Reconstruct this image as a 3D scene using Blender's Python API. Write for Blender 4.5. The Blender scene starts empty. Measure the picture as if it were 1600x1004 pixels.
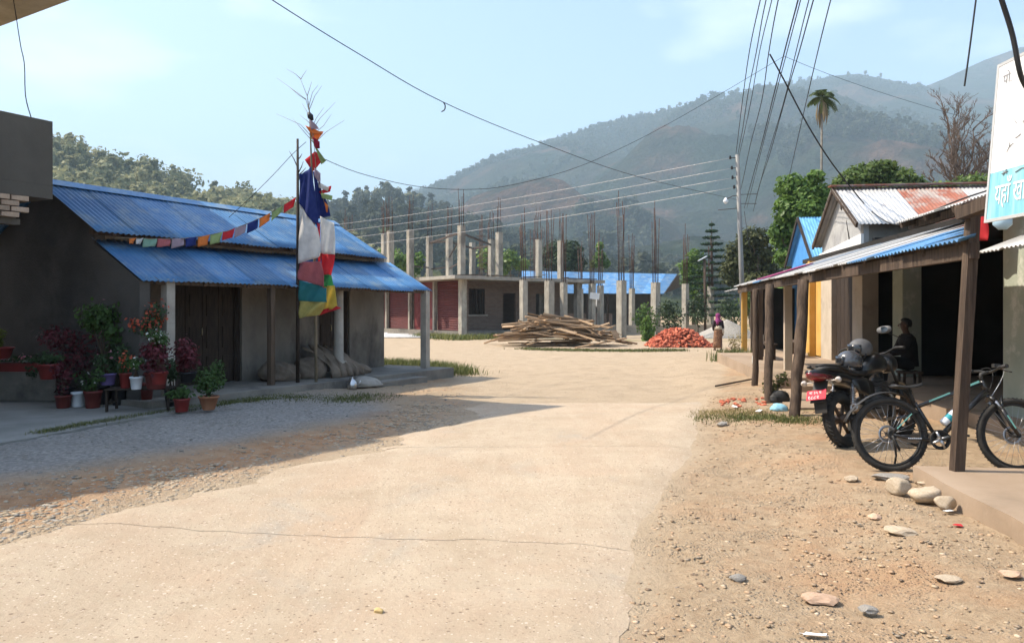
import bpy, bmesh, math, random
import numpy as np
from mathutils import Vector, Matrix, Euler

random.seed(7)
rng = np.random.default_rng(7)
SC = bpy.context.scene
COL = SC.collection
R = math.radians
CH = 1.6                      # eye height, metres
FPX = 1200.0                  # focal length in photo pixels
HV = 485.0                    # photo row of the horizon

# ------------------------------------------------------------------ camera
cam = bpy.data.cameras.new('camera')
camo = bpy.data.objects.new('camera', cam)
COL.objects.link(camo)
camo.location = (0, 0, CH)
camo.rotation_euler = (R(90), 0, 0)
cam.sensor_width = 36.0
cam.lens = 36.0 * FPX / 1600.0
cam.shift_y = -(502.0 - HV) / 1600.0
cam.clip_start = 0.05
cam.clip_end = 20000
SC.camera = camo

# ------------------------------------------------------------------ sky, sun, exposure
SUN_EL = R(51.0)
SUN_TO = Vector((1.0, -0.12, 0)).normalized()          # horizontal direction the light travels
SUN_DIR = Vector((SUN_TO.x * math.cos(SUN_EL), SUN_TO.y * math.cos(SUN_EL), -math.sin(SUN_EL)))
w = bpy.data.worlds.new('World')
SC.world = w
w.use_nodes = True
nt = w.node_tree
nt.nodes.clear()
out = nt.nodes.new('ShaderNodeOutputWorld')
bg = nt.nodes.new('ShaderNodeBackground')
sky = nt.nodes.new('ShaderNodeTexSky')
sky.sky_type = 'NISHITA'
sky.sun_disc = False
sky.sun_elevation = SUN_EL
sky.sun_rotation = math.atan2(-SUN_TO.x, -SUN_TO.y)     # azimuth of the sun, clockwise from +Y
sky.altitude = 600
sky.air_density = 1.0
sky.dust_density = 3.0
sky.ozone_density = 1.0
# thin drifting cloud, spread over the whole dome
tc = nt.nodes.new('ShaderNodeTexCoord')
mp = nt.nodes.new('ShaderNodeMapping')
mp.inputs['Scale'].default_value = (1.0, 1.0, 2.6)
mp.inputs['Location'].default_value = (0.35, 0.1, 0.2)
nz = nt.nodes.new('ShaderNodeTexNoise')
nz.inputs['Scale'].default_value = 3.1
nz.inputs['Detail'].default_value = 7
nz.inputs['Roughness'].default_value = 0.5
cr = nt.nodes.new('ShaderNodeValToRGB')
cr.color_ramp.elements[0].position = 0.53
cr.color_ramp.elements[0].color = (0, 0, 0, 1)
cr.color_ramp.elements[1].position = 0.78
cr.color_ramp.elements[1].color = (0.6, 0.6, 0.6, 1)
mixc = nt.nodes.new('ShaderNodeMix')
mixc.data_type = 'RGBA'
mixc.inputs[7].default_value = (6.6, 6.7, 7.0, 1)
L = nt.links.new
L(tc.outputs['Generated'], mp.inputs['Vector'])
L(mp.outputs['Vector'], nz.inputs['Vector'])
L(nz.outputs['Fac'], cr.inputs['Fac'])
L(cr.outputs['Color'], mixc.inputs[0])
L(sky.outputs['Color'], mixc.inputs[6])
L(mixc.outputs[2], bg.inputs['Color'])
bg.inputs['Strength'].default_value = 0.15
L(bg.outputs['Background'], out.inputs['Surface'])

sun = bpy.data.lights.new('sun', 'SUN')
sun.energy = 3.6
sun.angle = R(0.53)
sun.color = (1.0, 0.89, 0.73)
suno = bpy.data.objects.new('sun', sun)
COL.objects.link(suno)
suno.location = (-30, 4, 40)
suno.rotation_euler = SUN_DIR.to_track_quat('-Z', 'Y').to_euler()

SC.view_settings.view_transform = 'Standard'
SC.view_settings.look = 'None'
SC.view_settings.gamma = 1.0
SC.view_settings.use_curve_mapping = False
SC.view_settings.exposure = 1.35
SC.render.engine = 'CYCLES'
cy = SC.cycles
cy.max_bounces = 6
cy.diffuse_bounces = 3
cy.glossy_bounces = 3
cy.transmission_bounces = 4
cy.transparent_max_bounces = 8
cy.volume_bounces = 0
cy.caustics_reflective = False
cy.caustics_refractive = False
cy.use_denoising = True
cy.use_adaptive_sampling = True
cy.adaptive_threshold = 0.02
cy.sample_clamp_indirect = 6

# ------------------------------------------------------------------ helpers
def P(u, v, d):
    """photo pixel at depth d (metres along the view) -> place"""
    return Vector(((u - 800.0) / FPX * d, d, CH - (v - HV) / FPX * d))

def G(u, v, z=0.0):
    """photo pixel of a point known to stand at height z -> place"""
    return P(u, v, FPX * (CH - z) / (v - HV))

def smooth(a, b, x):
    t = np.clip((np.asarray(x, float) - a) / (b - a), 0, 1)
    return t * t * (3 - 2 * t)

def vnoise(x, y, seed=0):
    x = np.asarray(x, float); y = np.asarray(y, float)
    xi = np.floor(x).astype(np.int64); yi = np.floor(y).astype(np.int64)
    xf = x - xi; yf = y - yi
    def h(a, b):
        n = (a * 374761393 + b * 668265263 + seed * 2147483647) & 0xFFFFFFFF
        n = ((n ^ (n >> 13)) * 1274126177) & 0xFFFFFFFF
        return ((n ^ (n >> 16)) & 0xFFFF) / 65535.0
    ux = xf * xf * (3 - 2 * xf); uy = yf * yf * (3 - 2 * yf)
    a = h(xi, yi); b = h(xi + 1, yi); c = h(xi, yi + 1); d = h(xi + 1, yi + 1)
    return (a * (1 - ux) + b * ux) * (1 - uy) + (c * (1 - ux) + d * ux) * uy

def fbm(x, y, oct=4, seed=0):
    s = 0; a = 0.5
    for k in range(oct):
        s = s + a * vnoise(np.asarray(x) * 2 ** k, np.asarray(y) * 2 ** k, seed + k * 17)
        a *= 0.5
    return s

def np_mesh(name, V, F, smooth_=False):
    V = np.asarray(V, np.float32); F = np.asarray(F, np.int32)
    m = bpy.data.meshes.new(name)
    n = F.shape[1]
    m.vertices.add(len(V)); m.vertices.foreach_set('co', V.ravel())
    m.loops.add(F.size); m.loops.foreach_set('vertex_index', F.ravel())
    m.polygons.add(len(F))
    m.polygons.foreach_set('loop_start', np.arange(0, F.size, n, dtype=np.int32))
    m.polygons.foreach_set('loop_total', np.full(len(F), n, np.int32))
    if smooth_:
        m.polygons.foreach_set('use_smooth', np.ones(len(F), bool))
    m.update(calc_edges=True)
    return m

def add_attr(m, name, vals):
    a = m.attributes.new(name, 'FLOAT', 'POINT')
    a.data.foreach_set('value', np.asarray(vals, np.float32))

def link(name, me, mat=None, parent=None):
    o = bpy.data.objects.new(name, me)
    COL.objects.link(o)
    if mat is not None and me is not None and len(me.materials) == 0:
        me.materials.append(mat)
    if parent is not None:
        o.parent = parent
    return o

def tag(o, label=None, cat=None, group=None, kind=None):
    if label: o['label'] = label
    if cat: o['category'] = cat
    if group: o['group'] = group
    if kind: o['kind'] = kind
    return o

def thing(name, label, cat, loc=(0, 0, 0), rz=0.0, group=None):
    o = bpy.data.objects.new(name, None)
    COL.objects.link(o)
    o.location = loc
    o.rotation_euler = (0, 0, rz)
    o.empty_display_size = 0.1
    tag(o, label, cat, group)
    return o

def dup(root, loc=None, rot=None, label=None, scale=None):
    r = root.copy(); COL.objects.link(r)
    if loc is not None: r.location = loc
    if rot is not None: r.rotation_euler = rot
    if scale is not None: r.scale = scale
    if label: r['label'] = label
    for ch in list(root.children):
        c = ch.copy(); COL.objects.link(c); c.parent = r
        for g in list(ch.children):
            d = g.copy(); COL.objects.link(d); d.parent = c
    return r

class MB:
    """mesh builder: collects shapes; build() links them as ONE mesh object"""
    def __init__(s, sm=False):
        s.v = []; s.f = []; s.sm = sm; s.fs = []
    def add(s, vs, fs, sm=None):
        n = len(s.v)
        s.v += [tuple(p) for p in vs]
        s.f += [tuple(i + n for i in f) for f in fs]
        s.fs += [s.sm if sm is None else sm] * len(fs)
        return s
    def box(s, c, size, rot=None, jit=0.0):
        c = Vector(c); hx, hy, hz = size[0] / 2, size[1] / 2, size[2] / 2
        vs = []
        for x, y, z in ((-1,-1,-1),(1,-1,-1),(1,1,-1),(-1,1,-1),(-1,-1,1),(1,-1,1),(1,1,1),(-1,1,1)):
            p = Vector((x * hx, y * hy, z * hz))
            if jit: p += Vector((random.uniform(-jit, jit), random.uniform(-jit, jit), random.uniform(-jit, jit)))
            if rot is not None: p = rot @ p
            vs.append(c + p)
        return s.add(vs, [(0,3,2,1),(4,5,6,7),(0,1,5,4),(1,2,6,5),(2,3,7,6),(3,0,4,7)], False)
    def beam(s, a, b, wx, wz, up=Vector((0, 0, 1)), roll=0.0):
        """rectangular bar from a to b"""
        a = Vector(a); b = Vector(b); t = (b - a); ln = t.length; t.normalize()
        x = t.cross(up)
        if x.length < 1e-4: x = Vector((1, 0, 0))
        x.normalize(); z = x.cross(t)
        if roll:
            c_, s_ = math.cos(roll), math.sin(roll)
            x, z = x * c_ + z * s_, z * c_ - x * s_
        vs = []
        for e in (a, b):
            for i, j in ((-1,-1),(1,-1),(1,1),(-1,1)):
                vs.append(e + x * (i * wx / 2) + z * (j * wz / 2))
        return s.add(vs, [(3,2,1,0),(4,5,6,7),(0,1,5,4),(1,2,6,5),(2,3,7,6),(3,0,4,7)], False)
    def tube(s, path, rad, n=8, closed=False, cap=True, sm=True, flat=1.0):
        path = [Vector(p) for p in path]; k = len(path)
        if not hasattr(rad, '__len__'): rad = [rad] * k
        rings = []; prev = None
        for i, p in enumerate(path):
            if closed: t = path[(i + 1) % k] - path[i - 1]
            else: t = path[min(i + 1, k - 1)] - path[max(i - 1, 0)]
            if t.length < 1e-9: t = Vector((0, 0, 1))
            t.normalize()
            if prev is None:
                x = t.cross(Vector((0, 0, 1)))
                if x.length < 0.05: x = t.cross(Vector((0, 1, 0)))
                x.normalize()
            else:
                x = prev - t * prev.dot(t)
                if x.length < 1e-6: x = t.cross(Vector((0.3, 1, 0.2)))
                x.normalize()
            prev = x; y = t.cross(x)
            rings.append([p + x * (math.cos(2 * math.pi * j / n) * rad[i]) + y * (math.sin(2 * math.pi * j / n) * rad[i] * flat) for j in range(n)])
        vs = [q for r_ in rings for q in r_]; fs = []
        kk = k if closed else k - 1
        for i in range(kk):
            a = i * n; b = ((i + 1) % k) * n
            for j in range(n):
                fs.append((a + j, a + (j + 1) % n, b + (j + 1) % n, b + j))
        s.add(vs, fs, sm)
        if cap and not closed:
            m = len(s.v) - len(vs)
            s.f.append(tuple(m + j for j in reversed(range(n)))); s.fs.append(False)
            s.f.append(tuple(m + (k - 1) * n + j for j in range(n))); s.fs.append(False)
        return s
    def ring(s, c, axis, rad, tr, n=32, m=8, flat=1.0, a0=0.0, a1=2 * math.pi):
        """torus (or an arc of one) about axis"""
        c = Vector(c); ax = Vector(axis).normalized()
        x = ax.cross(Vector((0, 0, 1)))
        if x.length < 0.05: x = ax.cross(Vector((1, 0, 0)))
        x.normalize(); y = ax.cross(x)
        full = abs(a1 - a0) > 6.28
        vs = []; fs = []
        nn = n if full else n + 1
        for i in range(nn):
            a = a0 + (a1 - a0) * i / n
            d = x * math.cos(a) + y * math.sin(a)
            for j in range(m):
                b = 2 * math.pi * j / m
                vs.append(c + d * (rad + tr * math.cos(b)) + ax * (tr * flat * math.sin(b)))
        for i in range(n):
            i2 = (i + 1) % nn
            for j in range(m):
                fs.append((i * m + j, i2 * m + j, i2 * m + (j + 1) % m, i * m + (j + 1) % m))
        return s.add(vs, fs, True)
    def cyl(s, a, b, ra, rb=None, n=16, sm=True):
        return s.tube([a, b], [ra, ra if rb is None else rb], n, sm=sm)
    def lathe(s, base, prof, n=18, sm=True, axis=None):
        """profile [(r,z)...] about the vertical through base"""
        base = Vector(base); vs = []; fs = []
        rot = Vector((0, 0, 1)).rotation_difference(Vector(axis)) if axis is not None else None
        for r_, z in prof:
            for j in range(n):
                a = 2 * math.pi * j / n
                p = Vector((r_ * math.cos(a), r_ * math.sin(a), z))
                vs.append(base + (rot @ p if rot else p))
        for i in range(len(prof) - 1):
            for j in range(n):
                fs.append((i * n + j, i * n + (j + 1) % n, (i + 1) * n + (j + 1) % n, (i + 1) * n + j))
        fs.append(tuple(reversed(range(n))))
        k = (len(prof) - 1) * n
        fs.append(tuple(k + j for j in range(n)))
        return s.add(vs, fs, sm)
    def poly_prism(s, pts, z0, z1):
        """footprint polygon (counter-clockwise) extruded"""
        n = len(pts)
        vs = [(p[0], p[1], z0) for p in pts] + [(p[0], p[1], z1) for p in pts]
        fs = [tuple(reversed(range(n))), tuple(range(n, 2 * n))]
        fs += [(i, (i + 1) % n, n + (i + 1) % n, n + i) for i in range(n)]
        return s.add(vs, fs, False)
    def slab(s, pts, thick):
        """planar outline given thickness along its normal"""
        pts = [Vector(p) for p in pts]; n = len(pts)
        nor = (pts[1] - pts[0]).cross(pts[2] - pts[0]).normalized() * thick
        vs = pts + [p - nor for p in pts]
        fs = [tuple(range(n)), tuple(reversed(range(n, 2 * n)))]
        fs += [(i, n + i, n + (i + 1) % n, (i + 1) % n) for i in range(n)]
        return s.add(vs, fs, False)
    def mesh(s, name):
        m = bpy.data.meshes.new(name)
        m.from_pydata(s.v, [], s.f)
        m.polygons.foreach_set('use_smooth', s.fs)
        m.update()
        return m
    def build(s, name, mat, parent=None, world=True):
        """vertices given in world space when world is True: made local to the parent's base"""
        if parent is not None and world:
            Mw = Matrix.LocRotScale(parent.location, parent.rotation_euler, None)
            pp = parent.parent
            while pp is not None:
                Mw = Matrix.LocRotScale(pp.location, pp.rotation_euler, None) @ Mw
                pp = pp.parent
            Mi = Mw.inverted()
            s.v = [tuple(Mi @ Vector(p)) for p in s.v]
        return link(name, s.mesh(name), mat, parent)

# ------------------------------------------------------------------ materials
MATS = {}
def pbr(name, c1, c2=None, scale=4.0, rough=0.85, bump=0.0, bscale=40.0, metal=0.0, rnd=0.0,
        stretch=(1, 1, 1), detail=6.0, spec=0.3, c3=None, c3scale=1.2, c3amt=0.5, lo=0.35, hi=0.65, attr=None,
        coat=0.0, rvar=0.0):
    if name in MATS: return MATS[name]
    m = bpy.data.materials.new(name); MATS[name] = m
    m.use_nodes = True
    t = m.node_tree; ns = t.nodes; ln = t.links.new
    b = ns['Principled BSDF']
    b.inputs['Roughness'].default_value = rough
    b.inputs['Metallic'].default_value = metal
    b.inputs['Specular IOR Level'].default_value = spec
    b.inputs['Coat Weight'].default_value = coat
    b.inputs['Base Color'].default_value = (*c1, 1)
    tcn = ns.new('ShaderNodeTexCoord'); mpn = ns.new('ShaderNodeMapping')
    mpn.inputs['Scale'].default_value = stretch
    ln(tcn.outputs['Object'], mpn.inputs['Vector'])
    src = None
    if c2 is not None:
        if attr:
            at = ns.new('ShaderNodeAttribute'); at.attribute_name = attr
            fac = at.outputs['Fac']
        else:
            n1 = ns.new('ShaderNodeTexNoise')
            n1.inputs['Scale'].default_value = scale; n1.inputs['Detail'].default_value = detail
            n1.inputs['Roughness'].default_value = 0.6
            ln(mpn.outputs['Vector'], n1.inputs['Vector'])
            fac = n1.outputs['Fac']
        rp = ns.new('ShaderNodeValToRGB')
        rp.color_ramp.elements[0].position = 0.0 if attr else lo
        rp.color_ramp.elements[1].position = 1.0 if attr else hi
        rp.color_ramp.elements[0].color = (*c1, 1); rp.color_ramp.elements[1].color = (*c2, 1)
        ln(fac, rp.inputs['Fac']); src = rp.outputs['Color']
    if c3 is not None:
        n3 = ns.new('ShaderNodeTexNoise')
        n3.inputs['Scale'].default_value = c3scale; n3.inputs['Detail'].default_value = 8
        n3.inputs['Roughness'].default_value = 0.65
        ln(mpn.outputs['Vector'], n3.inputs['Vector'])
        r3 = ns.new('ShaderNodeValToRGB')
        r3.color_ramp.elements[0].position = 1 - c3amt - 0.08; r3.color_ramp.elements[1].position = 1 - c3amt + 0.08
        ln(n3.outputs['Fac'], r3.inputs['Fac'])
        mx = ns.new('ShaderNodeMix'); mx.data_type = 'RGBA'
        ln(r3.outputs['Color'], mx.inputs[0])
        if src is not None: ln(src, mx.inputs[6])
        else: mx.inputs[6].default_value = (*c1, 1)
        mx.inputs[7].default_value = (*c3, 1)
        src = mx.outputs[2]
    if rnd > 0:
        oi = ns.new('ShaderNodeObjectInfo'); mr = ns.new('ShaderNodeMapRange')
        mr.inputs['To Min'].default_value = 1 - rnd; mr.inputs['To Max'].default_value = 1 + rnd
        ln(oi.outputs['Random'], mr.inputs['Value'])
        hs = ns.new('ShaderNodeHueSaturation')
        if src is not None: ln(src, hs.inputs['Color'])
        else: hs.inputs['Color'].default_value = (*c1, 1)
        ln(mr.outputs['Result'], hs.inputs['Value']); src = hs.outputs['Color']
    if src is not None: ln(src, b.inputs['Base Color'])
    if bump > 0:
        n2 = ns.new('ShaderNodeTexNoise')
        n2.inputs['Scale'].default_value = bscale; n2.inputs['Detail'].default_value = 5
        ln(mpn.outputs['Vector'], n2.inputs['Vector'])
        bp = ns.new('ShaderNodeBump'); bp.inputs['Strength'].default_value = min(1, bump)
        bp.inputs['Distance'].default_value = 0.02 * max(1, bump)
        ln(n2.outputs['Fac'], bp.inputs['Height']); ln(bp.outputs['Normal'], b.inputs['Normal'])
        if rvar > 0:
            rr = ns.new('ShaderNodeMapRange')
            rr.inputs['To Min'].default_value = rough - rvar; rr.inputs['To Max'].default_value = rough + rvar
            ln(n2.outputs['Fac'], rr.inputs['Value']); ln(rr.outputs['Result'], b.inputs['Roughness'])
    return m

def leafmat(name, c1, c2, trans=0.35, rough=0.55):
    """foliage: tint per leaf, some light passes through"""
    if name in MATS: return MATS[name]
    m = bpy.data.materials.new(name); MATS[name] = m
    m.use_nodes = True
    t = m.node_tree; ns = t.nodes; ln = t.links.new
    b = ns['Principled BSDF']; b.inputs['Roughness'].default_value = rough
    b.inputs['Specular IOR Level'].default_value = 0.25
    at = ns.new('ShaderNodeAttribute'); at.attribute_name = 'tint'
    rp = ns.new('ShaderNodeValToRGB')
    rp.color_ramp.elements[0].color = (*c1, 1); rp.color_ramp.elements[1].color = (*c2, 1)
    oi = ns.new('ShaderNodeObjectInfo'); mr = ns.new('ShaderNodeMapRange')
    mr.inputs['To Min'].default_value = 0.8; mr.inputs['To Max'].default_value = 1.2
    hs = ns.new('ShaderNodeHueSaturation')
    ln(at.outputs['Fac'], rp.inputs['Fac']); ln(rp.outputs['Color'], hs.inputs['Color'])
    ln(oi.outputs['Random'], mr.inputs['Value']); ln(mr.outputs['Result'], hs.inputs['Value'])
    ln(hs.outputs['Color'], b.inputs['Base Color'])
    tr = ns.new('ShaderNodeBsdfTranslucent'); mx = ns.new('ShaderNodeMixShader')
    mx.inputs[0].default_value = trans
    ln(hs.outputs['Color'], tr.inputs['Color'])
    ln(b.outputs['BSDF'], mx.inputs[1]); ln(tr.outputs['BSDF'], mx.inputs[2])
    ln(mx.outputs['Shader'], ns['Material Output'].inputs['Surface'])
    return m

ORD = ('first', 'second', 'third', 'fourth', 'fifth', 'sixth', 'seventh', 'eighth', 'ninth', 'tenth', 'eleventh', 'twelfth', 'thirteenth', 'fourteenth', 'fifteenth', 'sixteenth', 'seventeenth')
def order(us):
    rk = sorted(range(len(us)), key=lambda i: us[i]); return {i: ORD[r] for r, i in enumerate(rk)}
def rotz(v, a):
    c, s = math.cos(a), math.sin(a)
    return Vector((v[0] * c - v[1] * s, v[0] * s + v[1] * c, v[2] if len(v) > 2 else 0))

def leaf_cloud(blobs, n, size, seed=0, flat=0.0, aspect=0.6, shell=0.55, droop=0.0):
    """n leaf-shaped faces spread through ellipsoids [(cx,cy,cz,rx,ry,rz)...]; returns V, F(quads), tint"""
    r = np.random.default_rng(seed)
    B = np.array(blobs, float)
    vol = (B[:, 3] * B[:, 4] * B[:, 5]) ** (2 / 3)
    k = r.choice(len(B), n, p=vol / vol.sum())
    d = r.normal(size=(n, 3)); d /= np.linalg.norm(d, axis=1)[:, None]
    rad = shell + (1 - shell) * r.random(n) ** 0.6
    rad *= 1 + 0.12 * r.normal(size=n)
    C = B[k, :3] + d * rad[:, None] * B[k, 3:6]
    nrm = d + r.normal(size=(n, 3)) * 0.6 + np.array([0, 0, 0.5 + flat])
    nrm /= np.linalg.norm(nrm, axis=1)[:, None]
    a = r.normal(size=(n, 3)); a -= (a * nrm).sum(1)[:, None] * nrm
    a[:, 2] -= droop
    a /= np.linalg.norm(a, axis=1)[:, None]
    b = np.cross(nrm, a)
    s = size * (0.6 + 0.8 * r.random(n))[:, None]
    V = np.stack([C - a * s * 0.5, C + b * s * 0.5 * aspect, C + a * s * 0.5, C - b * s * 0.5 * aspect], 1).reshape(-1, 3)
    F = np.arange(n * 4).reshape(n, 4)
    clump = r.random(len(B))
    t = np.clip(0.45 * r.random(n) + 0.35 * clump[k] + 0.25 * (d[:, 2] * 0.5 + 0.5), 0, 1)
    return V, F, np.repeat(t, 4)

def leaf_mesh(name, *clouds):
    Vs, Fs, Ts = [], [], []; off = 0
    for V, F, T in clouds:
        Vs.append(V); Fs.append(F + off); Ts.append(T); off += len(V)
    m = np_mesh(name, np.concatenate(Vs), np.concatenate(Fs))
    add_attr(m, 'tint', np.concatenate(Ts))
    return m

def replicate(V, F, pos, scale, ang, tint=None):
    """many small copies merged (for what nobody could count)"""
    n = len(pos); k = len(V)
    c, s = np.cos(ang), np.sin(ang)
    sc = np.asarray(scale)
    if sc.ndim == 1: sc = np.repeat(sc[:, None], 3, 1)
    VV = V[None] * sc[:, None, :]
    X = VV[..., 0] * c[:, None] - VV[..., 1] * s[:, None]
    Y = VV[..., 0] * s[:, None] + VV[..., 1] * c[:, None]
    out = np.stack([X, Y, VV[..., 2]], -1) + pos[:, None, :]
    FF = (F[None] + (np.arange(n) * k)[:, None, None]).reshape(-1, F.shape[1])
    return out.reshape(-1, 3), FF
# ================================================================== the setting
def g(x, y):
    """height of the ground"""
    x = np.asarray(x, float); y = np.asarray(y, float)
    near = smooth(30, 20, y)
    z = 0.12 * smooth(-1.5, -4.5, x) * near
    q = x - 0.139 * y
    z = z + 0.09 * smooth(1.0, 2.2, q) * near
    z = z + 0.10 * (fbm(x * 0.25, y * 0.25, 3, 5) - 0.45) * smooth(2, 9, y) * smooth(120, 40, y) * 0.6
    return z
def gz(x, y): return float(g(x, y))

RE_Y = [1.0, 3.73, 4.6, 5.3, 6.3, 8.5, 11.6, 18.3, 29.5, 60]
RE_X = [0.05, 0.53, 0.80, 0.93, 1.26, 2.05, 2.9, 5.0, 8.6, 19]
LE_Y = [1.0, 4.2, 5.05, 6.5, 9.37, 11.6, 13, 16, 19, 22, 26, 60]
LE_X = [-4.2, -3.8, -3.37, -2.98, -1.56, -0.75, -0.7, -0.9, -1.5, -5.0, -12, -20]
def redge(y): return np.interp(y, RE_Y, RE_X)
def ledge(y): return np.interp(y, LE_Y, LE_X)

def axis(fine, lims):
    """growing steps: list of (limit, step)"""
    a = [0.0]
    for lim, st in lims:
        while a[-1] < lim: a.append(a[-1] + st)
    return np.array(a)
xp = axis(0, [(6, 0.06), (12, 0.12), (30, 0.6), (100, 4), (400, 40), (6000, 700)])
xs = np.concatenate([-xp[:0:-1], xp])
yp = axis(0, [(9, 0.06), (20, 0.12), (45, 0.4), (100, 4), (400, 40), (7000, 700)])
ys = np.concatenate([[-6000, -2000, -500, -100, -30, -10, -4, -1.5], yp])
GX, GY = np.meshgrid(xs, ys)
GZ = g(GX, GY)
dl = GX - (ledge(GY) + 0.5 * (fbm(GX * 0.9, GY * 0.9, 3, 3) - 0.45))
dr = redge(GY) + 0.25 * (fbm(GX * 1.4, GY * 1.4, 3, 9) - 0.45) - GX
dust = smooth(-0.55, 0.35, dl) * smooth(-0.25, 0.10, dr)
far = smooth(45, 70, GY)
rough = (1 - dust) * smooth(60, 20, np.hypot(GX, GY))
GZ = GZ + rough * (0.008 + 0.05 * (fbm(GX * 2.1, GY * 2.1, 4, 21) - 0.47) + 0.034 * (fbm(GX * 9, GY * 9, 2, 31) - 0.4))
GZ = np.where(np.hypot(GX, GY) > 300, -1.5, GZ)
nx, ny = len(xs), len(ys)
idx = np.arange(nx * ny).reshape(ny, nx)
F = np.stack([idx[:-1, :-1], idx[:-1, 1:], idx[1:, 1:], idx[1:, :-1]], -1).reshape(-1, 4)
gm = np_mesh('ground', np.stack([GX, GY, GZ], -1).reshape(-1, 3), F, True)
add_attr(gm, 'dust', dust.ravel())
q_ = GX - 0.139 * GY
redsoil = smooth(0.2, 0.9, 1 - np.abs(dl + 0.55) / 1.3) * smooth(14, 9, GY)
add_attr(gm, 'redsoil', redsoil.ravel())
grey = smooth(-0.9, -2.0, dl) * smooth(16, 12, GY) * smooth(-9, -6, GX)
add_attr(gm, 'grey', grey.ravel())
gl = smooth(0.50, 0.60, fbm(GX * 0.8, GY * 0.8, 4, 77))
green = gl * (smooth(0.6, 0.2, np.hypot((GX + 2.4) / 2.2, (GY - 20.3) / 2.4)) + 0.8 * smooth(38, 42, GY) * smooth(-2, 6, GX)
        + smooth(1.0, 0.4, np.hypot((GX - 3.6) / 1.5, (GY - 11.4) / 0.9)) + smooth(45, 60, GY))
add_attr(gm, 'green', np.clip(green, 0, 1).ravel())

def ground_material():
    m = bpy.data.materials.new('earth'); m.use_nodes = True
    t = m.node_tree; ns = t.nodes; ln = t.links.new
    b = ns['Principled BSDF']; b.inputs['Roughness'].default_value = 0.95; b.inputs['Specular IOR Level'].default_value = 0.1
    tcn = ns.new('ShaderNodeTexCoord')
    def noise(s, d=6, r=0.6):
        n = ns.new('ShaderNodeTexNoise'); n.inputs['Scale'].default_value = s; n.inputs['Detail'].default_value = d
        n.inputs['Roughness'].default_value = r; ln(tcn.outputs['Object'], n.inputs['Vector']); return n.outputs['Fac']
    def ramp(f, c1, c2, p1=.35, p2=.65):
        r = ns.new('ShaderNodeValToRGB'); e = r.color_ramp.elements
        e[0].position = p1; e[1].position = p2; e[0].color = (*c1, 1); e[1].color = (*c2, 1); ln(f, r.inputs['Fac']); return r.outputs['Color']
    def mix(f, a, c):
        x = ns.new('ShaderNodeMix'); x.data_type = 'RGBA'; ln(f, x.inputs[0]); ln(a, x.inputs[6]); ln(c, x.inputs[7]); return x.outputs[2]
    def at(n):
        a = ns.new('ShaderNodeAttribute'); a.attribute_name = n; return a.outputs['Fac']
    soil = mix(noise(0.9), ramp(noise(14), (.28, .19, .115), (.40, .295, .19)), ramp(noise(7), (.36, .27, .175), (.46, .355, .24)))
    vor = ns.new('ShaderNodeTexVoronoi'); vor.inputs['Scale'].default_value = 42; ln(tcn.outputs['Object'], vor.inputs['Vector'])
    peb = ramp(vor.outputs['Distance'], (1, 1, 1), (0, 0, 0), .18, .42)
    mk = ns.new('ShaderNodeMath'); mk.operation = 'MULTIPLY'
    ln(peb, mk.inputs[0]); ln(ramp(noise(1.7), (0, 0, 0), (.75, .75, .75), .46, .62), mk.inputs[1])
    pebc = ns.new('ShaderNodeMix'); pebc.data_type = 'RGBA'; ln(vor.outputs['Color'], pebc.inputs[0])
    pebc.inputs[6].default_value = (.27, .245, .21, 1); pebc.inputs[7].default_value = (.46, .40, .32, 1)
    soil = mix(mk.outputs[0], soil, pebc.outputs[2])
    v2 = ns.new('ShaderNodeTexVoronoi'); v2.inputs['Scale'].default_value = 95; ln(tcn.outputs['Object'], v2.inputs['Vector'])
    g2 = ramp(v2.outputs['Distance'], (1, 1, 1), (0, 0, 0), .15, .45); k2 = ns.new('ShaderNodeMath'); k2.operation = 'MULTIPLY'
    ln(g2, k2.inputs[0]); ln(ramp(noise(3.1), (.15, .15, .15), (.9, .9, .9), .40, .62), k2.inputs[1])
    c2_ = ns.new('ShaderNodeMix'); c2_.data_type = 'RGBA'; ln(v2.outputs['Color'], c2_.inputs[0]); c2_.inputs[6].default_value = (.17, .125, .085, 1); c2_.inputs[7].default_value = (.56, .46, .34, 1)
    soil = mix(k2.outputs[0], soil, c2_.outputs[2])
    soil = mix(ramp(noise(.7, 5), (0, 0, 0), (.6, .6, .6), .50, .64), soil, ramp(noise(11), (.36, .20, .11), (.44, .28, .16)))
    red = ramp(noise(5), (.38, .20, .10), (.46, .30, .18))
    soil = mix(at('redsoil'), soil, red)
    gry = ramp(noise(22, 4), (.20, .19, .175), (.36, .34, .31))
    gry = mix(mk.outputs[0], gry, pebc.outputs[2])
    soil = mix(at('grey'), soil, gry)
    dst = mix(noise(0.6), ramp(noise(3), (.38, .295, .20), (.45, .355, .25)), ramp(noise(18), (.37, .285, .195), (.46, .365, .26)))
    col = mix(at('dust'), soil, dst)
    col = mix(at('green'), col, ramp(noise(9), (.09, .11, .03), (.20, .17, .07)))
    ln(col, b.inputs['Base Color'])
    bp = ns.new('ShaderNodeBump'); bp.inputs['Strength'].default_value = 0.9; bp.inputs['Distance'].default_value = 0.03
    ad = ns.new('ShaderNodeMath'); ad.operation = 'ADD'; ln(noise(30, 8, .7), ad.inputs[0]); ln(mk.outputs[0], ad.inputs[1])
    ln(ad.outputs[0], bp.inputs['Height']); ln(bp.outputs['Normal'], b.inputs['Normal'])
    return m
go = link('ground', gm, ground_material()); go['kind'] = 'structure'

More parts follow.
